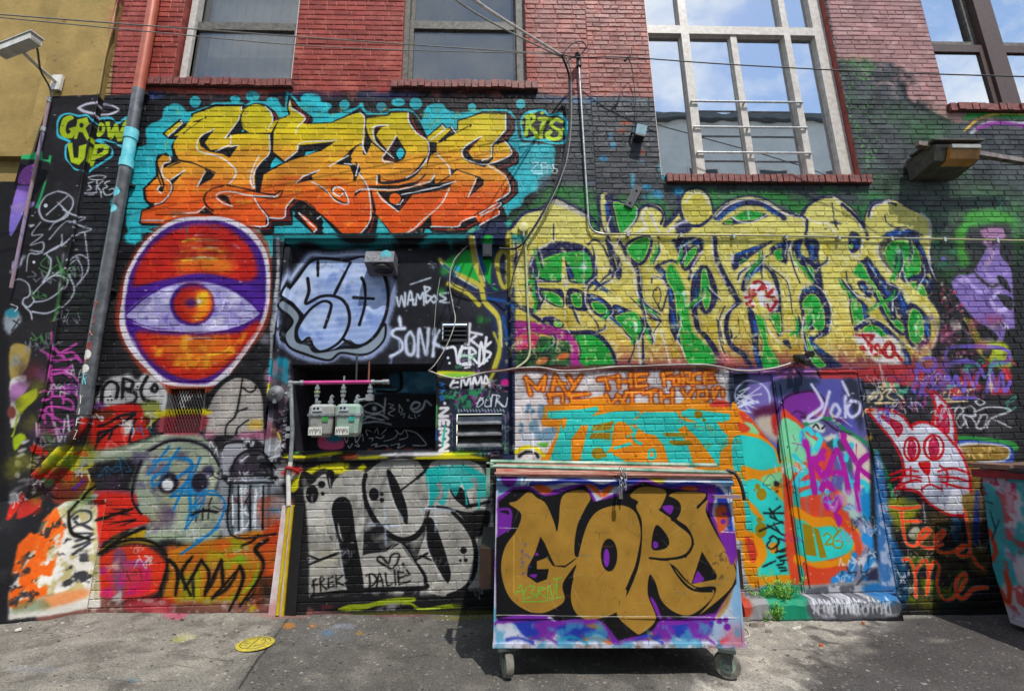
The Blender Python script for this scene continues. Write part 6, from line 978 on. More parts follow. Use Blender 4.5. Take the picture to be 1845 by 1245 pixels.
# side of the second dumpster (plane facing left)
SDX = 4.17
def _at_x(px, py):
    d = ray(px, py); p = CAM + d * ((SDX - CAM[0]) / d[0]); return p[[1, 2]]
sided = Canvas('side_dumpster_paint', -1.9, .1, -.2, 1.6, 200, 'a9a6ae', _at_x)
def paint_side():
    D = sided; D.K(1305, 860, 3.233)
    D.mist('1470 0 1700 0 1700 900 1470 600', '8a6a8a', 14, .5, .66, .8, 161); D.mist('1470 0 1845 0 1845 900 1470 600', '2a8c92', 30, .52, .64, .9, 163); D.mist('1470 0 1845 0 1845 900 1470 600', 'a83a3a', 16, .54, .64, .8, 164); D.poly('1490 60 1600 100 1640 400 1600 700 1520 500', '2a8c92', soft=8, op=.85); tagline(D, ('1520 500 1560 640 1650 730 1660 640 1640 560', '1540 300 1580 420 1560 480', '1600 640 1640 720'), 26, '9c3a24', 6); tagline(D, ('1510 520 1560 680 1650 740',), 7, 'c8a85a', 2); tagline(D, ('1490 30 1520 100', '1500 130 1560 150', '1550 200 1580 300', '1600 250 1560 360'), 8, '1f3a44', 2); D.poly('1640 60 1680 60 1680 200 1650 180', 'b08a9a', soft=6); D.mist('1480 -80 1700 -80 1700 100 1480 100', '9a2c4a', 8, .55, .64, .9, 162, 4)
paint_side()

# ground tones, stains and overspray, with a dumpster shadow painted at right
gcv = Canvas('ground_paint', -5.4, 5.6, -2.0, .3, 170, '5e5b57', lambda px, py: on_ground(px, py)[:2])
def paint_ground():
    Gc = gcv; Gc.K(0, 0, 1)
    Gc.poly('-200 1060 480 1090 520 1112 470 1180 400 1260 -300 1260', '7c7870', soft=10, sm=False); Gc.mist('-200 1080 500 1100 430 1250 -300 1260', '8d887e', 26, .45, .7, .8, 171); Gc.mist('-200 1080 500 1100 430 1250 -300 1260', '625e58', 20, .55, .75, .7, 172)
    Gc.poly('520 1105 1330 1110 1330 1300 380 1300 470 1180', '5a5753', soft=12, sm=False); Gc.mist('520 1105 1330 1110 1330 1300 380 1300', '6c6862', 24, .5, .7, .8, 173); Gc.poly('1330 1100 1640 1105 1560 1150 1440 1230 1400 1300 1270 1300', '8f8a82', soft=14, sm=False); Gc.mist('1280 1100 1640 1105 1400 1300 1240 1300', 'a8a297', 14, .5, .68, .8, 174); Gc.poly('1560 1160 1640 1108 1860 1108 1860 1300 1400 1300', '4a4746', soft=20, sm=False); Gc.mist('1450 1110 1860 1110 1860 1260 1400 1260', '4d4a48', 20, .5, .7, .8, 175)  # last dark poly and mist paint the second dumpster's cast shadow into the ground
    Gc.line('520 1112 500 1140 470 1180 430 1240', 2.2, '2a2826', fleck=.3); Gc.line('300 1178 360 1184 420 1190', 1.2, '3a3836', fleck=.3); Gc.line('22 1155 120 1150 180 1130', 1.2, '4a4846')
    for x, y, rx, ry, c, o in ((315, 1108, 22, 10, 'b85a70', .8), (280, 1098, 30, 5, 'a84a5a', .7), (115, 1104, 8, 4, '5a8a3a', .7), (335, 1147, 18, 6, 'b5b08a', .7), (320, 1152, 12, 4, 'a8a83a', .6), (520, 1128, 10, 5, 'b8702a', .7), (562, 1128, 6, 3, 'b0602a', .8), (590, 1140, 10, 5, '3a6a9a', .8), (620, 1128, 22, 5, '7f8698', .7), (600, 1145, 50, 12, '66686c', .5), (648, 1140, 5, 3, 'b07a2a', .8), (500, 1110, 60, 4, '9a6a64', .6), (60, 1205, 50, 6, '8c8f96', .5), (130, 1104, 10, 4, 'a8a04a', .6), (720, 1108, 60, 3, '6a3a3a', .6), (840, 1112, 60, 3, '6a6a2a', .7), (810, 1150, 30, 4, '565a60', .5), (1620, 1110, 60, 4, '8a8680', .7), (1590, 1135, 16, 4, '74777c', .7), (240, 1225, 14, 3, '4a7a9a', .5)):
        Gc.dot(x, y, rx, ry, c, soft=3, op=o, fleck=.4)
    r = np.random.default_rng(77)
    for _ in range(900):
        x, y = r.random() * 1845, 1085 + r.random() * 150; Gc.dot(x, y, .5 + r.random() * 1.0, .4 + r.random() * .5, ['b8b4ac', '2c2a28', '98948c', 'cfccc4'][int(r.random() * 4)], .4, op=.8)
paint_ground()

# -- layers of small tags, drips, overspray and flaked paint
def scribble(C, x, y, s, col, w, r, op=.9):
    n = 3 + int(r.random() * 4); px_ = x
    for _ in range(n):
        m = 3 + int(r.random() * 3); q = [(px_ + r.normal() * s * .45, y + r.normal() * s * .6) for _ in range(m)]
        C.line(q, w, col, soft=.35, op=op); px_ += s * .75
def drips(C, pts, col, r, w=1.6, n=3):
    for x, y in pts:
        for _ in range(n):
            a = x + r.normal() * 6; C.line([(a, y), (a + r.normal() * .6, y + 8 + r.random() * 26)], w * (.6 + r.random() * .7), col, op=.8, taper=1)
def paint_layers():
    r = np.random.default_rng(123); W.K(0, 0, 1); W.Y = 0
    pal = ['c8c8ce', 'b4b6be', '9a4ea0', '3a8f4a', 'c0b83a', 'b83a2c', '3a7fb8', 'd0d0d4', '7a7c84', '17161a']
    def field(x0, x1, y0, y1, n, s, w, cols, op=.85):
        for _ in range(n): scribble(W, x0 + r.random() * (x1 - x0), y0 + r.random() * (y1 - y0), s * (.6 + r.random() * .8), cols[int(r.random() * len(cols))], w * (.6 + .7 * r.random()), r, op)
    def blotch(x0, x1, y0, y1, n, rad, cols, op=.55):
        for _ in range(n): k = rad * (.4 + r.random()); W.dot(x0 + r.random() * (x1 - x0), y0 + r.random() * (y1 - y0), k * 1.3, k * .8, cols[int(r.random() * len(cols))], soft=k * .5, rot=r.normal(), op=op, fleck=.35)
    field(30, 150, 480, 640, 9, 11, 2.0, ['8f939e', '6a6e78', '4a8a4a']); field(85, 165, 640, 800, 12, 10, 2.4, ['9a4ea0', 'b0b0b8', '7a3a86', '3a3a40'])
    blotch(24, 90, 620, 900, 20, 14, ['c8c4c0', '8a8a2a', 'a04a8a', '2a282c', 'b08a4a', '7a3038', '46454a']); blotch(60, 170, 780, 920, 26, 12, ['8a8a1c', 'a8261c', '2a282c', '5a2a1c', '3a7a3a', 'b8b4b0', 'c0b02a']); field(30, 150, 800, 900, 10, 9, 2.6, ['b8b6ba', 'c4281a', '2a2a2e'])
    blotch(150, 500, 830, 1080, 26, 16, ['b02a24', '1d1a1c', '7a4a88', 'c0a02a', '9aa090', 'a86a2a'], .22); field(170, 490, 760, 1060, 16, 12, 2.0, ['1d1a1c', 'b8bcc0', '1c74ae', '7a2a30', 'c8c4c4'], .75)
    blotch(380, 520, 700, 960, 18, 14, ['b4b4b8', '26262a', '6a6a70', 'c8c6c8'], .28); field(370, 500, 790, 880, 8, 9, 2.2, ['c4c8d0', '1c1c1e'])
    field(565, 880, 860, 1080, 12, 8, 1.3, ['2a2a2c', 'b8bcc4', '7a7874'], .6); field(1560, 1700, 660, 760, 8, 10, 1.8, ['c9b48a', 'b6b8c0', '6a55b8', '33323a']); field(1600, 1830, 640, 740, 14, 11, 3.2, ['6a55b8', '8a3a6a', '3a9a84', 'b83a4a', '4a3a90'], .7)
    blotch(1660, 1830, 560, 700, 30, 10, ['a8467a', '2a2428', 'c0c0b8', '8a3a4a', '4a464c', '6a55b8'], .6); blotch(1600, 1780, 900, 1090, 26, 15, ['6a7018', '8a8a1e', '161616', '2c4a5a', '7a6230', '20201e'], .55); field(1600, 1770, 900, 1090, 8, 10, 1.6, ['a8a890', '8a8a2a', '3a3a38'], .6)
    field(1330, 1600, 690, 1050, 18, 11, 1.8, ['d0d0d8', '2a2a3a', '35bcc8', '9c1f8c', 'c8a02a'], .55); field(1510, 1600, 930, 1060, 10, 10, 2.4, ['2a7fc0', 'd0d4dc', '2a2c3c', '8a8aa0'], .7)
    field(935, 1310, 740, 830, 8, 9, 1.2, ['a8d8d4', 'a86a14', '8a7416'], .6); field(820, 915, 690, 830, 9, 6, 1.1, ['b8c0c8', '5a8a6a', '8a5a7a'], .8); W.Y = .07; field(800, 910, 640, 820, 16, 6, 1.1, ['b8c0c8', '4f9a6a', '8a5a9a', 'a8b0bc'], .8); field(490, 520, 660, 800, 8, 6, 1.3, ['b8bcc4', '8a6a78', '3a8a9a'], .8); field(530, 780, 470, 640, 5, 7, 1.0, ['6a7486', '9aa4b8'], .5); W.Y = 0
    feed(); W.K(1365, 600, 3.773); W.poly('800 820 850 900 890 1200 950 1740 850 1740 810 1300', '3a6aa0', soft=7); W.mist('800 820 850 900 950 1740 850 1740', 'a8b0c8', 14, .48, .6, .8, 205, 4)
    W.K(0, 600, 3.773); tagline(W, ('1150 770 1050 900 1010 960', '1220 780 1120 920 1040 990', '1040 870 1220 850 1300 900 1160 1010', '1360 850 1300 980 1160 1110', '1320 900 1180 1200', '1290 920 1300 1245', '1160 1110 1390 1110 1260 1330', '1360 1090 1500 1110 1525 1200 1440 1350 1230 1500'), 17, '1c74ae', 1); tagline(W, ('1570 960 1600 860 1680 800 1790 810 1840 890 1850 960', '1540 975 1850 965', '1550 1020 1860 1015', '1565 1030 1570 1370 1870 1365', '1620 1040 1625 1340', '1700 1040 1700 1330', '1790 1040 1785 1330', '1510 800 1540 750 1650 735', '960 870 910 1000 900 1130 960 1230', '1020 800 1150 735 1300 735 1420 790 1490 900'), 14, '17161a', 2); tagline(W, ('1640 1050 1650 1330', '1740 1060 1735 1320', '1580 1100 1585 1300', '1640 870 1690 830'), 11, 'd4d8de', 2); W.poly('1085 1040 1120 965 1180 960 1210 1015 1180 1075 1110 1080', '1f1e2a', soft=3); W.dot(1140, 1030, 40, 40, 'd0d2d6', 3); W.poly('1300 1030 1330 960 1395 965 1405 1040 1345 1075', '1f1e2a', soft=3); W.line('1300 1235 1380 1205 1480 1215', 16, '1c1a20', soft=2)
    W.K(0, 900, 3.608); tagline(W, ('500 60 560 -40 620 -90', '490 70 520 200 600 250', '640 130 860 60', '640 350 800 245 940 185', '690 320 800 270 920 260 1030 300 1090 400 1040 590', '1080 380 1150 450 1140 620', '1250 370 1180 480 1240 620', '1310 390 1250 500 1200 580', '1310 400 1360 480 1330 620', '1440 390 1340 600', '1440 400 1450 560', '1560 440 1380 640', '1560 430 1580 520 1490 720', '1740 260 1660 320 1710 400 1690 500 1560 690'), 19, '17130f', 2); W.K(0, 0, 1)
    # extra ribbons inside the pale yellow piece
    W.K(910, 340, 3.774)
    for _ in range(64):
        x, y = 60 + r.random() * 2800, 330 + r.random() * 820; h = 60 + r.random() * 150; k = r.normal() * 50; q = [(x, y), (x + k * .3 + 12, y + h * .4), (x + k, y + h * .75), (x + k * 1.4, y + h)]
        if y + h > 1150 or (2300 < x < 2760 and y + h > 900) or (1560 < x < 1920 and 420 < y < 900): continue
        W.line(q, 13 + r.random() * 12, NAVY, soft=2, taper=2, op=.9); W.line([(a + 16, b) for a, b in q], 7, 'd6d6dc', soft=2, taper=2, op=.85)
        if r.random() < .4: W.line([(a - 18, b + 6) for a, b in q], 22, GRN, soft=2, taper=2, op=.9)
    W.mist('0 320 2900 250 2900 1180 0 1180', 'dcd8a0', 9, .6, .72, .6, 201, 10); W.mist('0 320 2900 250 2900 1180 0 1180', '8a8a3a', 7, .64, .74, .5, 202, 10)
    W.K(0, 0, 1)
    # drips
    drips(W, [(1000 + i * 23, 655) for i in range(14)], '6a4a50', r); drips(W, [(1480, 820), (1500, 880), (1540, 800), (1450, 860)], '9c1f8c', r); drips(W, [(1660, 900), (1640, 880), (1700, 860)], 'b4121c', r, 1.3, 2); drips(W, [(620, 655), (570, 655), (700, 640), (715, 610)], '8e9cc2', r, 1.4, 3); drips(W, [(330, 410), (480, 430), (700, 432), (880, 430)], '1f7f88', r, 1.5, 3); drips(W, [(1660 + i * 12, 960) for i in range(6)], 'd2451e', r, 1.2, 2); drips(W, [(240, 700), (300, 690), (420, 690)], 'b8b4c0', r, 1.4, 3)
    # flaked paint, pale along joints, and old colours showing through
    for _ in range(1500):
        x, y = 25 + r.random() * 1800, 180 + r.random() * 910
        k = .8 + r.random() * 1.6; W.dot(x, y, k * (1.5 if r.random() < .5 else .7), k * .6, ['d8d6d2', '2a2628', '8a5a52', 'b8b4a8', '6a6a70', 'e0dede'][int(r.random() * 6)], .5, op=.55)
    for _ in range(420):
        x, y = 25 + r.random() * 1800, 20 + r.random() * 160; W.dot(x, y, 1 + r.random() * 3, .8 + r.random(), ['6a2a26', 'c08a7e', '5a3a38', 'b07468'][int(r.random() * 4)], .8, op=.5)
    # dumpster wear
    D = dump; D.K(860, 800, 2.798)
    for _ in range(120):
        x, y = 95 + r.random() * 1210, 160 + r.random() * 850; l = 10 + abs(r.normal()) * 50; a = r.normal() * .5 + (1.57 if r.random() < .5 else 0)
        D.line([(x, y), (x + l * math.cos(a), y + l * math.sin(a))], 1.2 + r.random() * 1.4, ['c8b890', '4a3a22', 'a8a4a0', '2a2624', 'd8d4c8'][int(r.random() * 5)], op=.45, taper=2)
    for _ in range(260):
        x, y = 90 + r.random() * 1230, 120 + r.random() * 910; D.dot(x, y, 1 + r.random() * 4, 1 + r.random() * 3, ['5a3420', '3a2a22', 'b8b0a0', '7a4a2a'][int(r.random() * 4)], 1, op=.5)
    for _ in range(60):
        x = 90 + r.random() * 1230; D.dot(x, 1012 + r.random() * 20, 5 + r.random() * 16, 2 + r.random() * 6, ['5a3a24', '3a3230', '7a5a40'][int(r.random() * 3)], 3, op=.6)
    for x0, c in ((330, PU_), (600, 'c85a24'), (860, '28389a'), (1120, PU_), (210, '28389a'), (480, '1f8aa8')):
        D.line([(x0 - 60, 985), (x0, 960 + r.random() * 20), (x0 + 70, 1000)], 16, c, soft=5, op=.8); drips(D, [(x0, 985)], c, r, 3, 3)
    D.mist('80 900 1330 890 1330 1030 80 1030', '3f8fb0', 26, .5, .66, .7, 203, 10)
    for _ in range(16): x = 120 + r.random() * 1150; drips(D, [(x, 300 + r.random() * 560)], '1c1a1a', r, 2.2, 1)
    # ground: grit, cracks, gum
    Gc = gcv; Gc.K(0, 0, 1)
    for _ in range(2600):
        x, y = r.random() * 1845, 1078 + r.random() * 165; k = .35 + abs(r.normal()) * .7; Gc.dot(x, y, k * 1.5, k * .7, ['c8c4ba', '262422', 'a8a49a', '4a4744', '8a7a68'][int(r.random() * 5)], .3, op=.7)
    for x, y, l in ((40, 1140, 120), (200, 1200, 160), (330, 1185, 120), (640, 1190, 150), (760, 1160, 90), (1390, 1170, 120), (1520, 1190, 160), (1650, 1140, 120), (120, 1225, 200)):
        q = [(x, y)]
        for _ in range(7): q.append((q[-1][0] + l / 7, q[-1][1] + r.normal() * 3.2))
        Gc.line(q, .9, '2c2a28', sm=False, op=.8, fleck=.3)
    for _ in range(46): x, y = r.random() * 1845, 1100 + r.random() * 140; k = 5 + r.random() * 26; Gc.dot(x, y, k * 1.6, k * .35, ['3a3836', '8f8a80', '55504a', '6a655c'][int(r.random() * 4)], k * .3, op=.4, fleck=.5)
PU_ = '6e2a94'
paint_layers()

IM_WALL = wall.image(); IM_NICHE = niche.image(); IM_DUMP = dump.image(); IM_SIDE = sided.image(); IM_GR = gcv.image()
M_WALLB = mat_paint('painted_brick', wall, IM_WALL, rough=.46, bump=.9, bscale=48, tone=True)
M_WALLM = mat_paint('painted_mortar', wall, IM_WALL, rough=.5, bump=.6, bscale=80)
M_PANEL = mat_paint('painted_panel', wall, IM_WALL, rough=.40, bump=.08, bscale=24, dirt=.15)
M_DOOR = mat_paint('painted_door', wall, IM_WALL, rough=.38, bump=.10, bscale=24, dirt=.12)
M_YELLOW = mat_paint('painted_stucco', wall, IM_WALL, rough=.78, bump=.7, bscale=34, dirt=.32)
M_BUTT = mat_paint('painted_concrete', wall, IM_WALL, rough=.6, bump=.8, bscale=30, dirt=.2)
M_NICHE = mat_paint('niche_wall', niche, IM_NICHE, rough=.6, bump=.2)
M_DUMP = mat_paint('dumpster_front_paint', dump, IM_DUMP, rough=.42, bump=.06, bscale=16, dirt=.14)
M_SIDE = mat_paint('dumpster_side_paint', sided, IM_SIDE, plane='yz', rough=.5, bump=.15, bscale=16, dirt=.25)
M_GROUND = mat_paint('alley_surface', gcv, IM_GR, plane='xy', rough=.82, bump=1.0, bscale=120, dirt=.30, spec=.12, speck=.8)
M_NICHEW = mat('niche_side', '1f1d22', .7, col2='33303a', scale=6, bump=.2)
M_SILLM = mat('sill_mortar', '2a2020', .8, col2='4a3a36', scale=18, bump=.4)
M_SILLB = mat('sill_brick', '8c4a3e', .62, col2='52282a', scale=22, bump=.6, bscale=70)
M_CHAR = mat('charcoal_paint', '3b3e44', .5, col2='2c2e33', scale=12, bump=.3)
M_BSIDE = mat('buttress_side', 'a8a498', .8, col2='7a7a5a', scale=9, bump=.6)

# -- ground
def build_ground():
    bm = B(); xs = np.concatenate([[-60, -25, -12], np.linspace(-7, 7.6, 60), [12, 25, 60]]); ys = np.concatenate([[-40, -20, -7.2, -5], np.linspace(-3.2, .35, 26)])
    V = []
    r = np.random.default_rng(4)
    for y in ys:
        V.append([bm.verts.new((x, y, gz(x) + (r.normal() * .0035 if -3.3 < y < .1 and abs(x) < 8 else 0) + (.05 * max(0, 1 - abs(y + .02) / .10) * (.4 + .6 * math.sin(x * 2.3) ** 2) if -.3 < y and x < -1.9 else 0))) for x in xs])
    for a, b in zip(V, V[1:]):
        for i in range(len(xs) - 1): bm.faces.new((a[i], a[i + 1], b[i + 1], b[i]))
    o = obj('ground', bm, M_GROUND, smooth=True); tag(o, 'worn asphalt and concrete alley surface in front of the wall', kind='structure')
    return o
build_ground()

# -- the brick building
BLD = thing('brick_building', 'red brick building whose lower wall is covered in graffiti murals', 'building', (0, 0, 0))
TOP = 7.6; XL, XR = -4.12, 7.6
Z_ = lambda a, b: (a + b) / 2
OPEN = {  # x0, x1, z0, z1
    'w1': (-3.46, wx(531, 90), 5.275, 7.2),
    'w2': (-1.02, .36, 5.285, 7.2),
    'big': (1.765, 3.94, 4.165, 7.2),
    'w4': (5.13, 7.2, 5.07, 7.2),
    'rec': (-2.10, .145, 1.315, 3.43),
    'door': (2.28, 3.51, .09, 2.03),
    'mesh': (wx(300, 735), wx(368, 735), wz(335, 778), wz(335, 700)),
}
ops = list(OPEN.values())
# mortar face: cut into cells so that the openings stay open
def build_core():
    bm = B(); xs = sorted({XL, XR, *[v for o in ops for v in o[:2]]}); zs = sorted({-.3, TOP, *[v for o in ops for v in o[2:]]})
    for x0, x1 in zip(xs, xs[1:]):
        for z0, z1 in zip(zs, zs[1:]):
            cx, cz = Z_(x0, x1), Z_(z0, z1)
            if any(o[0] < cx < o[1] and o[2] < cz < o[3] for o in ops): continue
            quad(bm, (x0, .005, z0), (x1, .005, z0), (x1, .005, z1), (x0, .005, z1))
    bmesh.ops.remove_doubles(bm, verts=bm.verts, dist=.0005)
    obj('mortar', bm, M_WALLM, BLD)
    bm = B(); box(bm, XL, XR, .30, .34, TOP, 9.2); box(bm, XL, XR, .012, .30, TOP + .002, 9.2); obj('upper_wall', bm, M_RED, BLD)
build_core()

def bricks_in(x0, x1, z0, z1, Lb, c, seed, zoff=0.0):
    r = np.random.default_rng(seed); out = []; k0 = int(math.floor((z0 - zoff) / c)); k1 = int(math.ceil((z1 - zoff) / c)); j = .0062
    for k in range(k0, k1 + 1):
        za, zb = max(zoff + k * c + j / 2, z0), min(zoff + (k + 1) * c - j / 2, z1)
        if zb - za < .02: continue
        head = k % 7 == 3; l = Lb / 2 if head else Lb
        x = x0 - (r.random() * .05 + (l / 2 if k % 2 else 0))
        while x < x1:
            ll = l * (1 + r.normal() * .03); a, b = max(x + j / 2, x0), min(x + ll - j / 2, x1); x += ll
            if b - a < .025: continue
            segs = [(a, b)]; zz = [(za, zb)]
            for o in ops:
                if zb <= o[2] + .004 or za >= o[3] - .004: continue
                if o[2] - za > .02 and zb > o[2] and za < o[2] and o is not None and (a > o[0] and b < o[1]): zz = [(za, o[2] - .002)]; continue
                if zb - o[3] > .02 and za < o[3] and (a > o[0] and b < o[1]): zz = [(o[3] + .002, zb)]; continue
                ns = []
                for p, q in segs:
                    if q <= o[0] or p >= o[1]: ns.append((p, q)); continue
                    if p < o[0]: ns.append((p, o[0] - .001))
                    if q > o[1]: ns.append((o[1] + .001, q))
                segs = ns
            for p, q in segs:
                if q - p > .022: out.append((p, q, zz[0][0], zz[0][1]))
    return out
LB, CB, RB, RC = .214, .067, .190, .0625
ALL = (bricks_in(XL, 1.06, 3.475, TOP, LB, CB, 1) + bricks_in(XL, .145, -.12, 3.472, LB, CB, 2) +
       bricks_in(1.0625, XR, 3.475, TOP, RB, RC, 3) + bricks_in(.147, XR, -.25, 3.472, RB, RC, 4))
# loose or missing bricks keep the face uneven
def proj(p):
    c = ROT.T @ (np.array(p) - CAM); return c[0] / c[2] * F_PX + CX, c[1] / c[2] * F_PX + CY
def shown(b):
    x, z = Z_(b[0], b[1]), Z_(b[2], b[3]); u, v = proj((x, 0, z))
    if not (30 < u < 1815 and 30 < v < 1215) or (885 < u < 1345 and v > 815) or z < gz(x) + .03: return 0
    p, q = proj((b[0], 0, b[2])), proj((b[1], 0, b[3])); return abs(p[0] - q[0]) * abs(p[1] - q[1])
ALL.sort(key=shown, reverse=True)
def brick_verts(w, h, r, dep=0.0):
    g = .005 + r.random() * .003; t = r.normal(0, .0009, 4); y = -dep
    jx = r.normal(0, .0019, 8)
    f = [(g + jx[0], y + t[0], g + jx[4]), (w - g + jx[1], y + t[1], g + jx[5]), (w - g + jx[2], y + t[2], h - g + jx[6]), (g + jx[3], y + t[3], h - g + jx[7])]
    m = [(0, .003, 0), (w, .003, 0), (w, .003, h), (0, .003, h)]; bk = [(0, .03, 0), (w, .03, 0), (w, .03, h), (0, .03, h)]
    return f + m + bk
BF = [(0, 1, 2, 3)] + [(4 + i, 4 + (i + 1) % 4, (i + 1) % 4, i) for i in range(4)] + [(8 + i, 8 + (i + 1) % 4, 4 + (i + 1) % 4, 4 + i) for i in range(4)]
def set_tone(me, vals):
    a = me.color_attributes.new('tone', 'FLOAT_COLOR', 'POINT')
    d = np.ones((len(me.vertices), 4), np.float32); d[:, :3] = np.asarray(vals, np.float32)[:, None] if np.ndim(vals) else vals
    a.data.foreach_set('color', d.ravel())
def build_bricks():
    r = np.random.default_rng(21); protos = {}
    for i, b in enumerate(ALL[:300]):
        w, h = b[1] - b[0], b[3] - b[2]; key = (round(w / .02), r.integers(0, 4))
        if key not in protos:
            me = bpy.data.meshes.new('brick'); me.from_pydata(brick_verts(w, h, r), [], BF); me.materials.append(M_WALLB)
            set_tone(me, 1.04 - r.random() * .2); me.update(); protos[key] = (me, w, h)
        me, pw, ph = protos[key]
        o = bpy.data.objects.new('brick', me); o.location = (b[0], -abs(r.normal(0, .0014)), b[2]); o.scale = (w / pw, 1, h / ph); link(o, BLD)
    V, Fc, T = [], [], []
    for b in ALL[300:]:
        dep = abs(r.normal(0, .0015)); n = len(V); tn = 1.06 - r.random() * .3
        if r.random() < .010: dep = -.003
        V += [(b[0] + x, y, b[2] + z) for x, y, z in brick_verts(b[1] - b[0], b[3] - b[2], r, dep)]
        Fc += [tuple(n + k for k in f) for f in BF]; T += [tn] * 12
    me = bpy.data.meshes.new('bricks'); me.from_pydata(V, [], Fc); me.materials.append(M_WALLB); set_tone(me, np.array(T)); me.update()
    o = bpy.data.objects.new('bricks', me); link(o, BLD); o['kind'] = 'stuff'
build_bricks()

# rowlock sills
def sill(x0, x1, z, n, lab, proud=.055, h=.085):
    bm = B(); box(bm, x0, x1, -.025, .16, z - h - .004, z - .012); s = obj('window_sill', bm, M_SILLM, BLD)
    w = (x1 - x0) / n; r = np.random.default_rng(n)
    for i in range(n):
        bm = B(); p = proud + r.normal() * .004
        box(bm, x0 + i * w + .005, x0 + (i + 1) * w - .005, -p, .10, z - h + r.normal() * .002, z + r.normal() * .003)
        obj('brick', bm, M_SILLB, s, bevel=.007)
    return s
sill(wx(262, 150), wx(530, 152), 5.265, 24, 1)
sill(wx(706, 155), wx(969, 158), 5.275, 22, 2)
sill(1.80, 4.02, 4.15, 34, 3)
sill(5.10, 7.2, 5.06, 26, 4)

# reveals
def reveal(o, depth, m, bottom=True):
    x0, x1, z0, z1 = o; bm = B()
    quad(bm, (x0, .002, z0), (x0, depth, z0), (x0, depth, z1), (x0, .002, z1)); quad(bm, (x1, depth, z0), (x1, .002, z0), (x1, .002, z1), (x1, depth, z1))
    quad(bm, (x0, depth, z1), (x1, depth, z1), (x1, .002, z1), (x0, .002, z1))
    if bottom: quad(bm, (x0, .002, z0), (x1, .002, z0), (x1, depth, z0), (x0, depth, z0))
    return obj('reveal', bm, m, BLD)
for k in ('w1', 'w2', 'big'): reveal(OPEN[k], .42, M_RED)
reveal(OPEN['w4'], .42, M_BROWNWOOD)
def room(o, depth, m):
    x0, x1, z0, z1 = o; bm = B(); box(bm, x0 - .5, x1 + .5, .43, depth, z0 - .35, z1 + .2)
    f = [f for f in bm.faces if all(abs(v.co.y - .43) < .001 for v in f.verts)]; bmesh.ops.delete(bm, geom=f, context='FACES_ONLY')
    return obj('room', bm, m, BLD)
def frame(name, bars, m, parent, y0, y1):
    bm = B()
    for x0, x1, z0, z1 in bars: box(bm, x0, x1, y0, y1, z0, z1)
    return obj(name, bm, m, parent, bevel=.004)
def pane(x0, x1, z0, z1, y, m, parent):
    bm = B(); box(bm, x0, x1, y - .002, y + .002, z0, z1); return obj('pane', bm, m, parent)

# left sash window with a grey blind
x0, x1, z0, _ = OPEN['w1']; room(OPEN['w1'], 1.6, M_ROOM)
gl = wx(329, 90, .16)
w = frame('window', [(x0 + .03, x0 + .10, z0, 7.2), (x1 - .04, x1, z0, 7.2), (x0 + .10, x1 - .04, 7.1, 7.2)], M_CREAM, BLD, .06, .20)
sash = frame('lower_sash', [(x0 + .10, gl, z0, 6.15), (x1 - .075, x1 - .04, z0, 6.15), (gl, x1 - .075, z0, z0 + .03), (gl, x1 - .075, 6.05, 6.15)], M_GREYWOOD, w, .10, .16)
pane(gl, x1 - .075, z0 + .03, 6.05, .13, M_GLASSDULL, w)
frame('upper_sash', [(x0 + .10, gl, 6.152, 7.1), (x1 - .075, x1 - .04, 6.152, 7.1)], M_GREYWOOD, w, .15, .20)
pane(gl, x1 - .075, 6.152, 7.1, .17, M_GLASSDULL, w)
bm = B()
for i in range(26): box(bm, x0 + .12 + i * .052, x0 + .168 + i * .052, .30 + .006 * (i % 2), .306 + .006 * (i % 2), z0 + .01, 7.0)
obj('blind', bm, M_BLIND, w)

# second sash window: dim room, timber brace and a small figurine behind the glass
x0, x1, z0, _ = OPEN['w2']; room(OPEN['w2'], 2.2, M_DARKROOM)
w = frame('window', [(x0, x0 + .055, z0, 7.2), (x1 - .10, x1, z0, 7.2), (x0 + .055, x1 - .10, 7.1, 7.2)], M_GREYWOOD, BLD, .06, .20)
frame('lower_sash', [(x0 + .055, x0 + .10, z0, 6.22), (x1 - .125, x1 - .10, z0, 6.22), (x0 + .10, x1 - .125, z0, z0 + .03), (x0 + .10, x1 - .125, 6.11, 6.22)], M_GREYWOOD, w, .10, .16)
pane(x0 + .10, x1 - .125, z0 + .03, 6.11, .13, M_GLASSDULL, w)
frame('upper_sash', [(x0 + .055, x0 + .10, 6.222, 7.1), (x1 - .125, x1 - .10, 6.222, 7.1)], M_GREYWOOD, w, .15, .20)
pane(x0 + .10, x1 - .125, 6.222, 7.1, .17, M_GLASSDULL, w)
bm = B(); M_BEAM = mat('pine_beam', '8a7868', .7, col2='6c5c50')
tube(bm, [(-.62, .75, 5.0), (-.62, .75, 7.2)], .075, 4); tube(bm, [(-.95, .80, 6.9), (.15, .80, 5.1)], .06, 4); tube(bm, [(-1.1, .78, 6.4), (-.2, .78, 5.0)], .055, 4)
obj('timber_brace', bm, M_BEAM, BLD)
fig = thing('figurine', 'small pale figurine on a dish inside the second upper window', 'figurine', (0, 0, 0))
M_FIG = mat('old_gold', 'b39a6a', .45, .2, col2='d8cfc0')
fx = wx(857, 142, .24); bm = B()
lathe(bm, [(.03, 0), (.035, .012), (.015, .03), (.02, .08), (.012, .13), (.022, .16), (.012, .19), (.003, .20)], Matrix.Translation((fx, .24, z0 + .075)), 12); obj('statuette', bm, M_FIG, fig, True)
bm = B(); lathe(bm, [(.05, 0), (.09, .05), (.12, .072), (.11, .075)], Matrix.Translation((fx, .24, z0 + .002)), 16); obj('dish', bm, M_WHITE, fig, True)

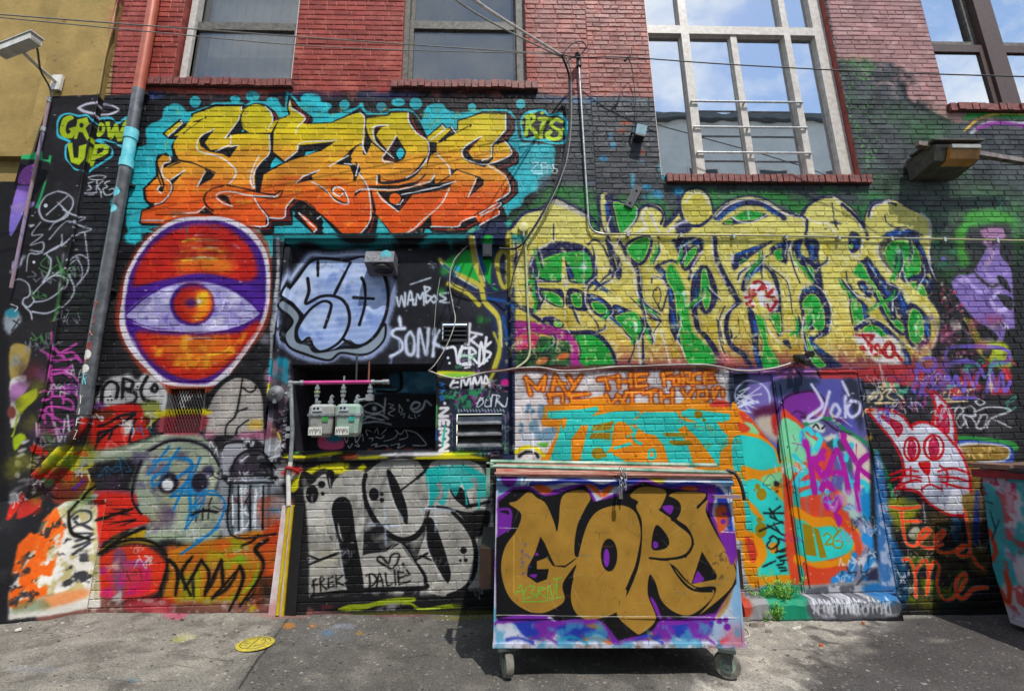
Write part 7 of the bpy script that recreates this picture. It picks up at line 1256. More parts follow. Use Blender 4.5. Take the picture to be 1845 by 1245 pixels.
# large steel-framed window
x0, x1, z0, _ = OPEN['big']; FY = .10
room(OPEN['big'], 2.6, M_ROOM)
m1a, m1b = wx(1225, 62, FY), wx(1239, 62, FY); m2a, m2b = wx(1314, 66, FY), wx(1325, 66, FY); m3a, m3b = wx(1410, 70, FY), wx(1421, 70, FY)
rf = wx(1466, 75, FY); lf = x0 + .035; zt0, zt1 = wz(1300, 66, FY), wz(1300, 52, FY); zb = z0 + .035
w = frame('window', [(x0, lf, z0, 7.2), (rf, x1 - .004, z0, 7.2), (lf, rf, z0, zb), (lf, rf, zt0, zt1), (m1a, m1b, zb, zt0), (m3a, m3b, zb, zt0), (m1a, m1b, zt1, 7.2), (m3a, m3b, zt1, 7.2)], M_CREAM, BLD, FY - .03, FY + .10)
frame('mullion', [(m2a, m2b, zb, zt0 - .001)], M_CREAM, w, FY - .015, FY + .08)
for a, b, c, d in ((lf, m1a, zb, zt0), (m1b, m2a, zb, zt0), (m2b, m3a, zb, zt0), (m3b, rf, zb, zt0), (lf, m1a, zt1, 7.2), (m1b, m3a, zt1, 7.2), (m3b, rf, zt1, 7.2)):
    s = frame('sash', [(a, a + .014, c, d), (b - .014, b, c, d), (a + .014, b - .014, c, c + .014), (a + .014, b - .014, d - .014, d)], M_CREAM, w, FY + .012, FY + .05)
    pane(a + .014, b - .014, c + .014, d - .014, FY + .03 + random.uniform(-.002, .002), M_GLASS, w)
for py in (183, 229, 275):
    z = wz(1255, py, FY - .05); bm = B(); tube(bm, [(m1a + .01, FY - .05, z), (m3b - .01, FY - .05, z)], .011, 8)
    for xx in (m1a + .02, Z_(m2a, m2b), m3b - .02): box(bm, xx - .008, xx + .008, FY - .05, FY - .016, z - .008, z + .008)
    obj('guard_rail', bm, M_STEEL, w, True)
bm = B(); box(bm, lf, rf, .8, .82, z0, z0 + .9); obj('desk_panel', bm, M_BLIND, BLD)

# right window, dark timber
x0, x1, z0, _ = OPEN['w4']; room(OPEN['w4'], 1.8, M_ROOM)
pl, pr = wx(1768, 80, .08), wx(1800, 80, .08); zr0, zr1 = wz(1720, 85, .1), wz(1720, 73, .1)
w = frame('window', [(x0, x0 + .03, z0, 7.2), (pl, pr, z0, 7.2)], M_BROWNWOOD, BLD, .04, .20)
for a, b in ((x0 + .03, pl), (pr, 6.9)):
    frame('lower_sash', [(a, a + .025, z0, zr0), (b - .06, b, z0, zr0), (a + .025, b - .06, z0, z0 + .03), (a + .025, b - .06, zr0 - .10, zr0)], M_BROWNWOOD, w, .07, .12)
    frame('upper_sash', [(a, a + .03, zr0, 7.2), (b - .06, b, zr0, 7.2), (a + .03, b - .06, zr0, zr1)], M_GREYWOOD, w, .12, .17)
    pane(a + .025, b - .06, z0 + .03, zr0 - .10, .095, M_GLASSBRIGHT, w); pane(a + .03, b - .06, zr1, 7.2, .145, M_GLASSBRIGHT, w)

# recessed infill panel with the meter niche
PY = .07
x0, x1, z0, z1 = OPEN['rec']
nx0, nx1 = wx(521, 730, PY), wx(786, 730, PY); nz0, nz1 = wz(650, 812, PY), wz(650, 657, PY)
lx0, lx1, lz0, lz1 = wx(822, 775, PY), wx(905, 775, PY), wz(865, 806, PY), wz(865, 745, PY)
vx0, vx1, vz0, vz1 = wx(797, 598, PY), wx(842, 598, PY), wz(820, 614, PY), wz(820, 583, PY)
def panel_with_holes(name, X0, X1, Z0, Z1, y, holes, m, parent):
    bm = B(); xs = sorted({X0, X1, *[v for h in holes for v in h[:2]]}); zs = sorted({Z0, Z1, *[v for h in holes for v in h[2:]]})
    for a, b in zip(xs, xs[1:]):
        for c, d in zip(zs, zs[1:]):
            if any(h[0] < Z_(a, b) < h[1] and h[2] < Z_(c, d) < h[3] for h in holes): continue
            quad(bm, (a, y, c), (b, y, c), (b, y, d), (a, y, d))
    bmesh.ops.remove_doubles(bm, verts=bm.verts, dist=.0005); return obj(name, bm, m, parent)
pn = panel_with_holes('infill_panel', x0, x1, z0, z1, PY, [(nx0, nx1, nz0, nz1), (lx0, lx1, lz0, lz1), (vx0, vx1, vz0, vz1)], M_PANEL, BLD)
reveal((x0, x1, z0, z1), PY + .01, M_WALLM)
seamx = wx(790, 600, PY)
bm = B(); box(bm, seamx - .005, seamx + .02, PY - .006, PY - .0005, z0, z1 - .05); obj('cover_strip', bm, M_PANEL, pn)
bm = B(); box(bm, nx0 - .03, nx0 - .001, PY - .02, PY + .02, nz0, nz1 + .02); box(bm, nx1 + .001, nx1 + .012, PY - .012, PY + .02, nz0, nz1); box(bm, nx0, nx1, PY - .02, PY + .02, nz1 + .001, nz1 + .02); obj('niche_trim', bm, M_PANEL, pn)
# header moulding
bm = B(); zz = wz(700, 428); extrude_yz(bm, [(.06, zz - .075), (-.004, zz - .075), (-.012, zz - .04), (-.045, zz - .03), (-.045, zz + .002), (-.002, zz + .012), (.06, zz + .012)], x0 + .02, x1 - .0); obj('header', bm, M_PANEL, BLD)
# left jamb trim, sill under the panel
bm = B(); box(bm, wx(500, 630) - .02, wx(500, 630) + .03, -.015, PY, z0 + .02, z1 - .09); obj('jamb', bm, M_PANEL, BLD, bevel=.004)
bm = B(); extrude_yz(bm, [(.07, z0 - .03), (-.03, z0 - .03), (-.035, z0 + .005), (.07, z0 + .02)], x0, wx(885, 820)); obj('ledge', bm, M_WALLM, BLD)
# niche box
ND = .52
bm = B()
quad(bm, (nx0, PY, nz0), (nx0, ND, nz0), (nx0, ND, nz1), (nx0, PY, nz1)); quad(bm, (nx1, PY, nz0), (nx1, ND, nz0), (nx1, ND, nz1), (nx1, PY, nz1))
quad(bm, (nx0, PY, nz0), (nx1, PY, nz0), (nx1, ND, nz0), (nx0, ND, nz0)); quad(bm, (nx0, PY, nz1), (nx1, PY, nz1), (nx1, ND, nz1), (nx0, ND, nz1))
nb = obj('niche', bm, M_NICHEW, BLD)
bm = B(); quad(bm, (nx0, ND, nz0), (nx1, ND, nz0), (nx1, ND, nz1), (nx0, ND, nz1)); obj('niche_back', bm, M_NICHE, nb)
bm = B(); box(bm, nx0 + .002, nx1 - .002, ND - .12, ND - .002, wz(650, 770, ND - .1), wz(650, 775, ND - .1) + .03); obj('niche_shelf', bm, M_NICHEW, nb)
# louvre
lv = frame('louvre', [(lx0 - .02, lx0 + .004, lz0 - .02, lz1 + .02), (lx1 - .004, lx1 + .02, lz0 - .02, lz1 + .02), (lx0 + .004, lx1 - .004, lz0 - .02, lz0 + .004), (lx0 + .004, lx1 - .004, lz1 - .004, lz1 + .02)], M_PANEL, BLD, PY - .022, PY - .001)
bm = B(); quad(bm, (lx0, PY + .12, lz0), (lx1, PY + .12, lz0), (lx1, PY + .12, lz1), (lx0, PY + .12, lz1)); obj('louvre_back', bm, M_DARKMETAL, lv)
M_SLAT = mat('grimy_slat', '8f9296', .35, .4, col2='4d5054', scale=9)
for i in range(3):
    a = lz0 + .004 + i * (lz1 - lz0) / 3; bm = B(); extrude_yz(bm, [(PY - .016, a + .004), (PY + .1, a + .075), (PY + .1, a + .079), (PY - .018, a + .012), (PY - .018, a)], lx0 + .005, lx1 - .005); obj('slat', bm, M_SLAT, lv)
lv2 = frame('small_vent', [(vx0 - .012, vx0 + .003, vz0 - .012, vz1 + .012), (vx1 - .003, vx1 + .012, vz0 - .012, vz1 + .012), (vx0 + .003, vx1 - .003, vz0 - .012, vz0 + .003), (vx0 + .003, vx1 - .003, vz1 - .003, vz1 + .012)], M_DARKMETAL, BLD, PY - .014, PY - .001)
bm = B(); quad(bm, (vx0, PY + .06, vz0), (vx1, PY + .06, vz0), (vx1, PY + .06, vz1), (vx0, PY + .06, vz1)); obj('vent_back', bm, M_DARKMETAL, lv2)
for i in range(4):
    a = vz0 + .004 + i * (vz1 - vz0) / 4; bm = B(); extrude_yz(bm, [(PY - .01, a), (PY + .03, a + .026), (PY + .03, a + .029), (PY - .01, a + .005)], vx0 + .004, vx1 - .004); obj('slat', bm, M_CHAR, lv2)

# mesh-covered air vent
x0, x1, z0, z1 = OPEN['mesh']; reveal(OPEN['mesh'], .14, M_WALLM)
bm = B(); quad(bm, (x0, .14, z0), (x1, .14, z0), (x1, .14, z1), (x0, .14, z1)); mv = obj('air_vent', bm, M_DARKMETAL, BLD)
bm = B(); n, mrows = 13, 13; dx, dz = (x1 - x0) / n, (z1 - z0) / mrows
for k in range(mrows):
    for i in range(n):
        cx_, cz_ = x0 + (i + (.5 if k % 2 else 0)) * dx, z0 + (k + .5) * dz
        for sx, sz in ((-1, 1), (1, 1)):
            p, q = (cx_, .03, cz_ - dz / 2), (cx_ + sx * dx / 2, .03, cz_ + dz / 2)
            if min(p[0], q[0]) < x0 or max(p[0], q[0]) > x1: continue
            tube(bm, [p, q], .0021, 4, False)
o = obj('expanded_mesh', bm, M_WALLM, mv)
for a, b in ((x0 - .03, x0 + .006), (x1 - .006, x1 + .012)): bm = B(); box(bm, a, b, -.012, .03, z0, z1); obj('vent_frame', bm, M_WALLM, mv)

# service door set into the wall
x0, x1, z0, z1 = OPEN['door']; dxm = 2.68
reveal(OPEN['door'], .06, M_WALLM)
bm = B(); box(bm, x0, dxm - .012, .03, .06, z0, z1); dl = obj('fixed_door_leaf', bm, M_DOOR, BLD)
bm = B(); box(bm, wx(1361, 1064), wx(1361, 1064) + .012, .022, .031, z0, z0 + .33); obj('leaf_seam', bm, M_DARKMETAL, dl)
bm = B(); box(bm, dxm, x1 - .032, .004, .055, z0 + .01, z1 - .06); dr = obj('door', bm, M_DOOR, BLD, bevel=.006)
bm = B(); box(bm, dxm - .012, dxm - .001, .012, .06, z0, z1); box(bm, x1 - .03, x1, .012, .06, z0, z1); box(bm, dxm, x1 - .032, .012, .06, z1 - .058, z1); fr = obj('door_frame', bm, M_DOOR, BLD, bevel=.003)
for zz in (.35, .95, 1.35, 1.75):
    bm = B(); tube(bm, [(dxm + .03, .006, zz), (dxm + .03, -.004, zz)], .007, 8); obj('rivet', bm, M_STEEL, dr, True)
bm = B(); hx = wx(1357, 1012); box(bm, hx - .008, hx + .012, .01, .03, wz(1357, 1030), wz(1357, 1000)); obj('hinge', bm, M_STEEL, dl, bevel=.002)
bm = B(); tube(bm, [(dxm + .05, -.002, z0 + .06), (dxm + .05, -.002, z1 - .1)], .008, 6); obj('edge_strip', bm, M_DOOR, dr, True)
# concrete threshold
s0, s1 = wx(1336, 1075, -.12), wx(1618, 1075, -.12)
bm = B(); n = 26; rr = np.random.default_rng(8); prof = []
for i in range(n + 1):
    x = s0 + (s1 - s0) * i / n; e = rr.normal(0, .006, 3); prof.append([(x, .05, -.25), (x, .05, .088), (x, -.10 + e[0], .088 + e[1] * .5), (x, -.135 + e[0], .055 + e[1]), (x, -.145 + e[2], -.25)])
V = [[bm.verts.new(q) for q in p] for p in prof]
for a, b in zip(V, V[1:]):
    for k in range(4): bm.faces.new((a[k], b[k], b[k + 1], a[k + 1]))
bm.faces.new(V[0]); bm.faces.new(V[-1][::-1])
obj('threshold', bm, M_WALLM, BLD)
# bolted strap plate
pl = thing('strap_plate', 'dark bolted steel strap plate on grey bricks below the large window', 'plate')
p0, p1 = at(1131, 374), at(1150, 337); d = Vector(p1 - p0); ang = math.atan2(d.x, d.z); c = Vector((p0 + p1) / 2)
Mx = Matrix.Translation((c.x, -.012, c.z)) @ Matrix.Rotation(ang, 4, 'Y')
bm = B(); box(bm, -.045, .045, -.008, .008, -d.length / 2, d.length / 2, Mx); obj('plate', bm, M_CHAR, pl, bevel=.003)
for k in (-.3, .3):
    bm = B(); tube(bm, [Mx @ Vector((0, -.008, d.length * k)), Mx @ Vector((0, -.018, d.length * k))], .012, 6); obj('bolt', bm, M_DARKMETAL, pl)
tag(pl, group=None)

# -- yellow stucco building on the left
YB = thing('stucco_building', 'mustard stucco building with a pilaster at the left edge', 'building')
pxl = wx(107, 22)
seam = [(wx(207, 22), wz(207, 22)), (wx(151, 300), wz(151, 300)), (wx(93, 629), wz(93, 629)), (wx(50, 876), wz(50, 876))]
seam = [(wx(207, 22) - .04, TOP)] + seam + [(-4.09, -.1)]
lefte = [(pxl, TOP), (pxl, wz(53, 275)), (wx(22, 440) - .12, wz(22, 440)), (-4.98, -.1)]
bm = B(); outline = seam + lefte[::-1]
extrude_xz(bm, outline, -.014, .4)
obj('pilaster', bm, M_YELLOW, YB, bevel=0)
bm = B(); quad(bm, (-9, .27, -.1), (-4.5, .27, -.1), (-4.5, .27, TOP + 1.5), (-9, .27, TOP + 1.5)); obj('wall', bm, M_YELLOW, YB)
bm = B(); box(bm, -6.4, wx(52, 277, .2), .19, .268, wz(40, 283, .2), wz(40, 275, .2)); obj('string_course', bm, M_YELLOW, YB)
# raked concrete buttress at its foot
bt = [at(84, 906, -.10), at(137, 915, -.10)]
bm = B()
A = [on_ground(20, 1100), on_ground(140, 1098)]
pr = [(-.03, 1.0), (-.05, .95), (-.10, .82), (-.20, .30), (-.24, -.2)]
def br_x(py, left):
    return None
xr_ = float(at(136, 1010, -.2)[0]); rows = []
rr = np.random.default_rng(3)
for (y, z), xl in zip(pr, (-4.40, -4.45, -4.55, -4.78, -4.9)):
    rows.append([bm.verts.new((xl + (xr_ - xl) * k / 8, (y * (1, 1, 1, 1, 1, 1, .9, .6, .05)[k] if z < .99 else y) + rr.normal() * .012 * (k < 8), z + rr.normal() * .014)) for k in range(9)])
for a, b in zip(rows, rows[1:]):
    for k in range(8): bm.faces.new((a[k], a[k + 1], b[k + 1], b[k]))
for k in (0, 8):
    top = bm.verts.new((rows[0][k].co.x, .02, rows[0][k].co.z)); bot = bm.verts.new((rows[-1][k].co.x, .02, -.2))
    ps = [rws[k] for rws in rows]; f = bm.faces.new(ps + [bot, top]); f.material_index = 1
obj('buttress', bm, [M_BUTT, M_BSIDE], YB, smooth=True)
# crack line of old render between the two buildings
bm = B(); rr = np.random.default_rng(12); pts = []
for (xa, za), (xb, zb_) in zip(seam[:-1], seam[1:]):
    for k in range(9): t = k / 9; pts.append((xa + (xb - xa) * t + .012 + rr.normal() * .008, -.012 + rr.normal() * .003, za + (zb_ - za) * t))
tube(bm, pts, [.006 + abs(rr.normal()) * .005 for _ in pts], 6); obj('seam_filler', bm, M_WALLM, YB)

# -- building across the alley (seen only in the glass)
OB = thing('opposite_building', 'pale building across the alley, mirrored in the large window', 'building', (0, 0, 0))
OY = -8.2
M_OB = mat('pale_render', 'd6dcde', .8, col2='c4ccd0', scale=2); M_OBW = mat('dark_window', '39444c', .2); M_OBR = mat('roof_edge', '6a7278', .7)
bm = B(); box(bm, -14, 3.2, OY - 6, OY, -1, 10.4); box(bm, 3.2, 14, OY - 6, OY - .6, -1, 12.2); box(bm, -6.5, -4.6, OY - 3, OY - 1, 10.4, 12.6); obj('wall', bm, M_OB, OB)
bm = B(); box(bm, -14, 3.3, OY - 6, OY + .22, 10.402, 10.62); box(bm, 3.1, 14, OY - 6, OY - .4, 12.202, 12.4); obj('roof_edge', bm, M_OBR, OB)
for fl in range(3):
    for i in range(7):
        xx = -12.5 + i * 2.35
        if xx > 2: continue
        bm = B(); box(bm, xx, xx + 1.1, OY + .002, OY + .03, 1.6 + fl * 3, 3.3 + fl * 3); f = obj('window', bm, M_WHITE, OB)
        bm = B(); box(bm, xx + .08, xx + 1.02, OY + .031, OY + .036, 1.68 + fl * 3, 3.22 + fl * 3); obj('pane', bm, M_OBW, f)
for i in range(4):
    xx = 4 + i * 2.4; bm = B(); box(bm, xx, xx + 1.2, OY - .598, OY - .57, 8.6, 10.4); f = obj('window', bm, M_WHITE, OB)
    bm = B(); box(bm, xx + .08, xx + 1.12, OY - .569, OY - .564, 8.68, 10.32); obj('pane', bm, M_OBW, f)

# -- main dumpster
DY = -1.10
def dumpster_main():
    cx = .745; root = thing('dumpster', 'large wheeled dumpster with gold block letters on a black and purple front', 'dumpster', (cx, DY, gz(cx)), (0, math.atan(-SLOPE), 0))
    M_DSIDE = mat('dumpster_side_grey', '6f8ea0', .5, .1, col2='8a6a78', scale=5, bump=.1)
    M_LID = mat('lid_plastic', 'a84a34', .45, col2='c9a89a', scale=7); M_TRIM = mat('salmon_trim', 'd0a898', .5, col2='b8685a', scale=6); M_LIDG = mat('green_bar_paint', '2f6e58', .45, .2, col2='9fb0a0', scale=6)
    x0, x1 = -.775, .785; zb, zt = .205, 1.195; dp = 1.0
    # front sheet with gentle dents
    bm = B(); nx, nz = 26, 18; r = np.random.default_rng(5); V = []
    for k in range(nz + 1):
        row = []
        for i in range(nx + 1):
            u, v = i / nx, k / nz; inset = .012 * v
            d = (.007 * math.sin(3.1 * math.pi * u + 1) + .004 * math.sin(9 * u + 5 * v)) * math.sin(math.pi * v) + r.normal() * .0009
            row.append(bm.verts.new((x0 + inset + (x1 - x0 - 2 * inset) * u, d if 0 < k < nz else 0, zb + (zt - zb) * v)))
        V.append(row)
    for a, b in zip(V, V[1:]):
        for i in range(nx): bm.faces.new((a[i], a[i + 1], b[i + 1], b[i]))
    obj('front_panel', bm, M_DUMP, root, smooth=True)
    bm = B(); g = .012
    quad(bm, (x0, .001, zb), (x0 + g, .001, zt), (x0 + g, dp, zt + .02), (x0, dp, zb)); quad(bm, (x1, .001, zb), (x1 - g, .001, zt), (x1 - g, dp, zt + .02), (x1, dp, zb))
    quad(bm, (x0, dp, zb), (x1, dp, zb), (x1 - g, dp, zt + .02), (x0 + g, dp, zt + .02)); quad(bm, (x0, .001, zb), (x1, .001, zb), (x1, dp, zb), (x0, dp, zb)); obj('body', bm, M_DSIDE, root)
    # corner posts, weld seam, bottom channel and rolled rim
    for s, xx in ((-1, x0), (1, x1)):
        bm = B(); box(bm, xx - .008, xx + .008, -.006, .03, zb, zt); obj('corner_post', bm, M_DUMP, root, bevel=.003)
    bm = B(); box(bm, x0 - .012, x1 + .02, -.008, .06, zb - .022, zb + .004); obj('bottom_channel', bm, M_DUMP, root, bevel=.004)
    bm = B(); box(bm, x0 + .02, x1 - .02, -.004, -.0005, .345, .351); obj('weld_seam', bm, M_DUMP, root)
    bm = B(); extrude_yz(bm, [(.02, zt - .055), (-.028, zt - .045), (-.04, zt - .02), (-.028, zt + .002), (.02, zt + .004)], x0 - .004, x1 + .012); obj('rim', bm, M_DUMP, root, bevel=.004)
    bm = B(); box(bm, x1 - .14, x1 + .035, -.07, -.03, zt - .118, zt - .10); obj('rim_bracket', bm, M_DSIDE, root, bevel=.003)
    # lid in two leaves, sloping up to the back
    for a, b in ((x0 - .01, -.005), (.005, x1 - .0)):
        bm = B(); extrude_yz(bm, [(-.045, zt + .006), (-.045, zt + .030), (-.02, zt + .034), (dp, zt + .05), (dp, zt + .03), (-.03, zt + .01)], a, b); obj('lid', bm, M_LID, root, bevel=.004)
    bm = B(); box(bm, x0 - .02, x1 + .005, -.052, -.044, zt + .020, zt + .031); obj('lid_trim', bm, M_TRIM, root, bevel=.002)
    # bars lying over the lid with end brackets
    z_ = zt + .048
    bm = B(); tube(bm, [(x0 - .05, -.03, z_ + .02), (x1 + .03, -.03, z_ - .006)], .013, 8); obj('locking_bar', bm, M_LIDG, root, True)
    bm = B(); tube(bm, [(x0 - .05, .12, z_ + .045), (x1 - .02, .12, z_ + .035)], .014, 8); obj('locking_bar', bm, M_LIDG, root, True)
    bm = B()
    for yy in (-.03, .02): box(bm, x0 - .075, x0 - .05, yy - .012, yy + .012, zt - .12, z_ + .045)
    box(bm, x0 - .075, x0 - .03, -.042, .14, z_ + .01, z_ + .035); obj('hinge_bracket', bm, M_LIDG, root, bevel=.003)
    bm = B(); tube(bm, curve([(x1 - .03, -.03, z_ + .01), (x1 + .015, -.05, z_ - .005), (x1 + .045, -.06, z_ - .07), (x1 + .06, -.06, z_ - .14), (x1 + .062, -.055, z_ - .175)]), .011, 7); obj('side_arm', bm, M_DARKMETAL, root, True)
    # fork sleeve on the left side
    bm = B(); box(bm, x0 - .105, x0 - .002, .05, .85, .50, .74); obj('fork_sleeve', bm, M_SLEEVE, root, bevel=.006)
    bm = B(); box(bm, x1 + .001, x1 + .06, .05, .85, .50, .74); obj('fork_sleeve', bm, M_SLEEVE, root, bevel=.006)
    # casters
    M_TYRE = mat('grey_tyre', '7d7a72', .8, col2='5c5a54', scale=20); M_FORK = mat('caster_steel', '3f4a48', .5, .4, col2='5a625e', scale=24)
    def caster(x, y, rz):
        c = bpy.data.objects.new('caster', None); link(c, root); c.location = (x, y, 0); c.rotation_euler = (0, 0, rz); c.empty_display_size = .05
        bm = B(); box(bm, -.07, .07, -.05, .05, zb - .042, zb - .0225); obj('mount_plate', bm, M_FORK, c, bevel=.003)
        bm = B(); box(bm, -.040, -.030, -.025, .03, .055, zb - .043); box(bm, .030, .040, -.025, .03, .055, zb - .043); tube(bm, [(-.045, 0, .078), (.045, 0, .078)], .012, 8); box(bm, -.04, .04, -.03, .03, zb - .056, zb - .043); obj('fork', bm, M_FORK, c, bevel=.002)
        bm = B(); R_ = Matrix.Translation((0, 0, .078)) @ Matrix.Rotation(math.pi / 2, 4, 'Y')
        lathe(bm, [(.050, -.026), (.073, -.024), (.078, -.013), (.078, .013), (.073, .024), (.050, .026)], R_, 28); obj('wheel', bm, M_TYRE, c, True)
        bm = B(); lathe(bm, [(.012, -.027), (.044, -.0265), (.046, -.022), (.046, .022), (.044, .0265), (.012, .027)], R_, 20); obj('hub', bm, M_LIDG, c, True)
    caster(x0 + .08, .05, .25); caster(x1 - .10, .03, 1.2); caster(x0 + .08, .9, .1); caster(x1 - .1, .9, .3)
    return root
M_SLEEVE = mat('sleeve_black', '1b1a1c', .5, col2='3a2a20', scale=6)
dumpster_main()

# chain and padlock hanging from the lid
ch = thing('lock_chain', 'steel chain with a small brass padlock hanging on the dumpster lid', 'chain', (0, 0, 0))
def chain_links(pts, parent):
    for i, p in enumerate(pts):
        bm = B(); q = [(.009 * math.cos(a) * 1.0, 0, .016 * math.sin(a)) for a in np.linspace(0, 2 * math.pi, 13)]
        M = Matrix.Translation(p) @ Matrix.Rotation((i % 2) * 1.35 + .2, 4, 'Z') @ Matrix.Rotation(.15 * math.sin(i * 2.1), 4, 'Y')
        tube(bm, [M @ Vector(v) for v in q], .0032, 6, False); obj('link', bm, M_STEEL, parent, True)
cp = at(1118, 845, DY - .07)
chain_links([Vector((cp[0] + .004 * math.sin(i), DY - .068, cp[2] - i * .022)) for i in range(6)], ch)
chain_links([Vector((cp[0] + .028 + .006 * math.sin(i * 1.3), DY - .062, cp[2] - .01 - i * .022)) for i in range(6)], ch)
pc = at(1118, 892, DY - .07)
bm = B(); box(bm, pc[0] - .012, pc[0] + .012, DY - .078, DY - .062, pc[2] - .022, pc[2] + .016); obj('padlock_body', bm, mat('lock_metal', 'a8a49a', .35, .8), ch, bevel=.003)
bm = B(); tube(bm, [(pc[0] - .008, DY - .07, pc[2] + .012), (pc[0] - .008, DY - .07, pc[2] + .05), (pc[0], DY - .07, pc[2] + .058), (pc[0] + .008, DY - .07, pc[2] + .05), (pc[0] + .008, DY - .07, pc[2] + .012)], .0032, 6); obj('shackle', bm, M_STEEL, ch, True)

# -- second dumpster at the right edge
def dumpster_side():
    root = thing('dumpster', 'sprayed grey dumpster with black lid, cut off by the right edge', 'dumpster', (0, 0, 0))
    x0, x1 = SDX, 5.7; yb, yf = -.30, -1.35; zt = wz(1790, 850, -.6); zg = gz(x0) + .04
    bm = B(); extrude_yz(bm, [(yb - .03, zt), (yb + .02, .7), (yb + .06, .33), (yb + .02, zg), (yf, zg), (yf, zt)], x0, x1); obj('body', bm, M_SIDE, root, bevel=.004)
    bm = B(); box(bm, x0 - .03, x1, yf - .03, yb + .03, zt - .06, zt + .002); obj('rim', bm, mat('red_rim', '8c1f22', .5, col2='5a1a1c', scale=8), root, bevel=.004)
    for i in range(3):
        bm = B(); a = yb + .02 - i * .36; extrude_yz(bm, [(a, zt + .03), (a, zt + .055), (a - .33, zt + .05), (a - .33, zt + .012), (a - .30, zt + .012)], x0 - .06, x1); obj('lid', bm, mat('black_lid', '2a2728', .45, col2='8a6a5a', scale=4), root, bevel=.004)
    bm = B(); tube(bm, [(x0 - .05, yb - .3, zt + .01), (x0 - .05, yf, zt + .01)], .02, 8); obj('hinge_pipe', bm, M_DARKMETAL, root, True)
    bm = B(); box(bm, x0 - .014, x0 - .001, yf, yb + .01, zg, zg + .05); obj('bottom_flange', bm, M_SIDE, root)
    for x in (x0 + .12, x1 - .12):
        for y in (yb - .15, yf + .15):
            bm = B(); lathe(bm, [(.01, -.02), (.05, -.02), (.055, 0), (.05, .02), (.01, .02)], Matrix.Translation((x, y, gz(x) + .055)) @ Matrix.Rotation(math.pi / 2, 4, 'Y'), 16); obj('wheel', bm, M_BLACKRUB, root, True)
dumpster_side()

# -- downpipe with painted lengths
DP = thing('downpipe', 'tall round downpipe painted copper red, teal and silver grey on the left', 'pipe', (0, 0, 0))
M_COPPER = mat('copper_paint', 'b05f45', .42, .1, col2='9a4c36', scale=8); M_PGREY = mat('pipe_grey', '6e7072', .38, .45, col2='4e5052', scale=10); M_PTEAL = mat('pipe_teal', '46b4c4', .45, col2='7fd0d8', scale=9); M_PDARK = mat('pipe_dark', '45474b', .4, .3, col2='6a6c70', scale=9)
M_PMIX = mat('pipe_tagged', '77797b', .45, .2, col2='b8b4b0', scale=12)
pipe_pts = [(-3.80, 7.6)] + [(wx(a, b, -.07), wz(a, b, -.07)) for a, b in ((273, 30), (247, 180), (227, 300), (197, 465), (173, 600), (158, 700), (150, 760))]
pipe_z = lambda py: wz(227, py, -.07)
def px_at(z):
    zs = [p[1] for p in pipe_pts][::-1]; xs = [p[0] for p in pipe_pts][::-1]; return float(np.interp(z, zs, xs))
def seg(za, zb_, m, name='pipe_length', r=.052):
    bm = B(); n = 5; tube(bm, [(px_at(zb_ + (za - zb_) * k / n), -.07, zb_ + (za - zb_) * k / n) for k in range(n + 1)], r, 20); return obj(name, bm, m, DP, True)
zz = [7.6, pipe_z(162), pipe_z(238), pipe_z(296), pipe_z(470), pipe_z(640), wz(150, 748, -.07)]; zf = zz[6]
for a, b, m in ((zz[0], zz[1], M_COPPER), (zz[1], zz[2], M_PDARK), (zz[2], zz[3], M_PTEAL), (zz[3], zz[4], M_PGREY), (zz[4], zz[5], M_PGREY), (zz[5], zz[6], M_PDARK)): seg(a, b, m)
seg(zz[2] + .02, zz[2] - .09, M_PTEAL, 'joint_collar', .060); seg(zz[3] + .05, zz[3] - .04, M_PTEAL, 'joint_collar', .060)
for py, m, rx in ((350, M_PTEAL, .032), (380, M_PTEAL, .028), (640, M_WHITE, .03), (665, M_WHITE, .026)):      # splashes of paint that went round the pipe
    z = pipe_z(py); bm = B(); rows = []
    for k in range(9):
        dz = -rx * 1.6 + 3.2 * rx * k / 8; ww = .75 * math.sqrt(max(0, 1 - (dz / (1.6 * rx)) ** 2)) + .02
        rows.append([bm.verts.new((px_at(z + dz) + .0532 * math.sin(-.25 + a), -.07 - .0532 * math.cos(-.25 + a), z + dz)) for a in np.linspace(-ww, ww, 7)])
    for a, b in zip(rows, rows[1:]):
        for i in range(6): bm.faces.new((a[i], a[i + 1], b[i + 1], b[i]))
    obj('paint_splash', bm, m, DP, True)
def wrap_strokes(ds, z0, sc, m):          # thin lettering that follows the pipe's round face
    for d in ds:
        q = np.array(d.split(), float).reshape(-1, 2); bm = B()
        tube(bm, [(px_at(z0 - y * sc) + .0535 * math.sin((x - 5) * .09), -.07 - .0535 * math.cos((x - 5) * .09), z0 - y * sc) for x, y in q], .0035, 4); obj('lettering', bm, m, DP)
M_RTAG = mat('red_tag', 'b03a26', .5)
wrap_strokes(['2 0 8 2', '5 0 5 8', '2 14 8 14 8 20 2 20', '2 26 8 30', '8 26 2 30', '2 36 8 36', '2 36 2 42', '8 36 8 42', '5 36 5 41', '2 48 8 50 2 54'], pipe_z(545), .011, M_RTAG)
wrap_strokes(['3 0 5 4 7 0', '5 4 5 8', '5 12 5 18', '3 22 7 22', '3 22 3 28', '4 25 6 25', '3 32 7 32 3 40 7 40'], pipe_z(712), .0095, M_WHITE)
wrap_strokes(['2 0 8 0', '4 0 4 10', '6 4 9 10', '9 3 6 6'], pipe_z(675), .009, M_PTEAL)
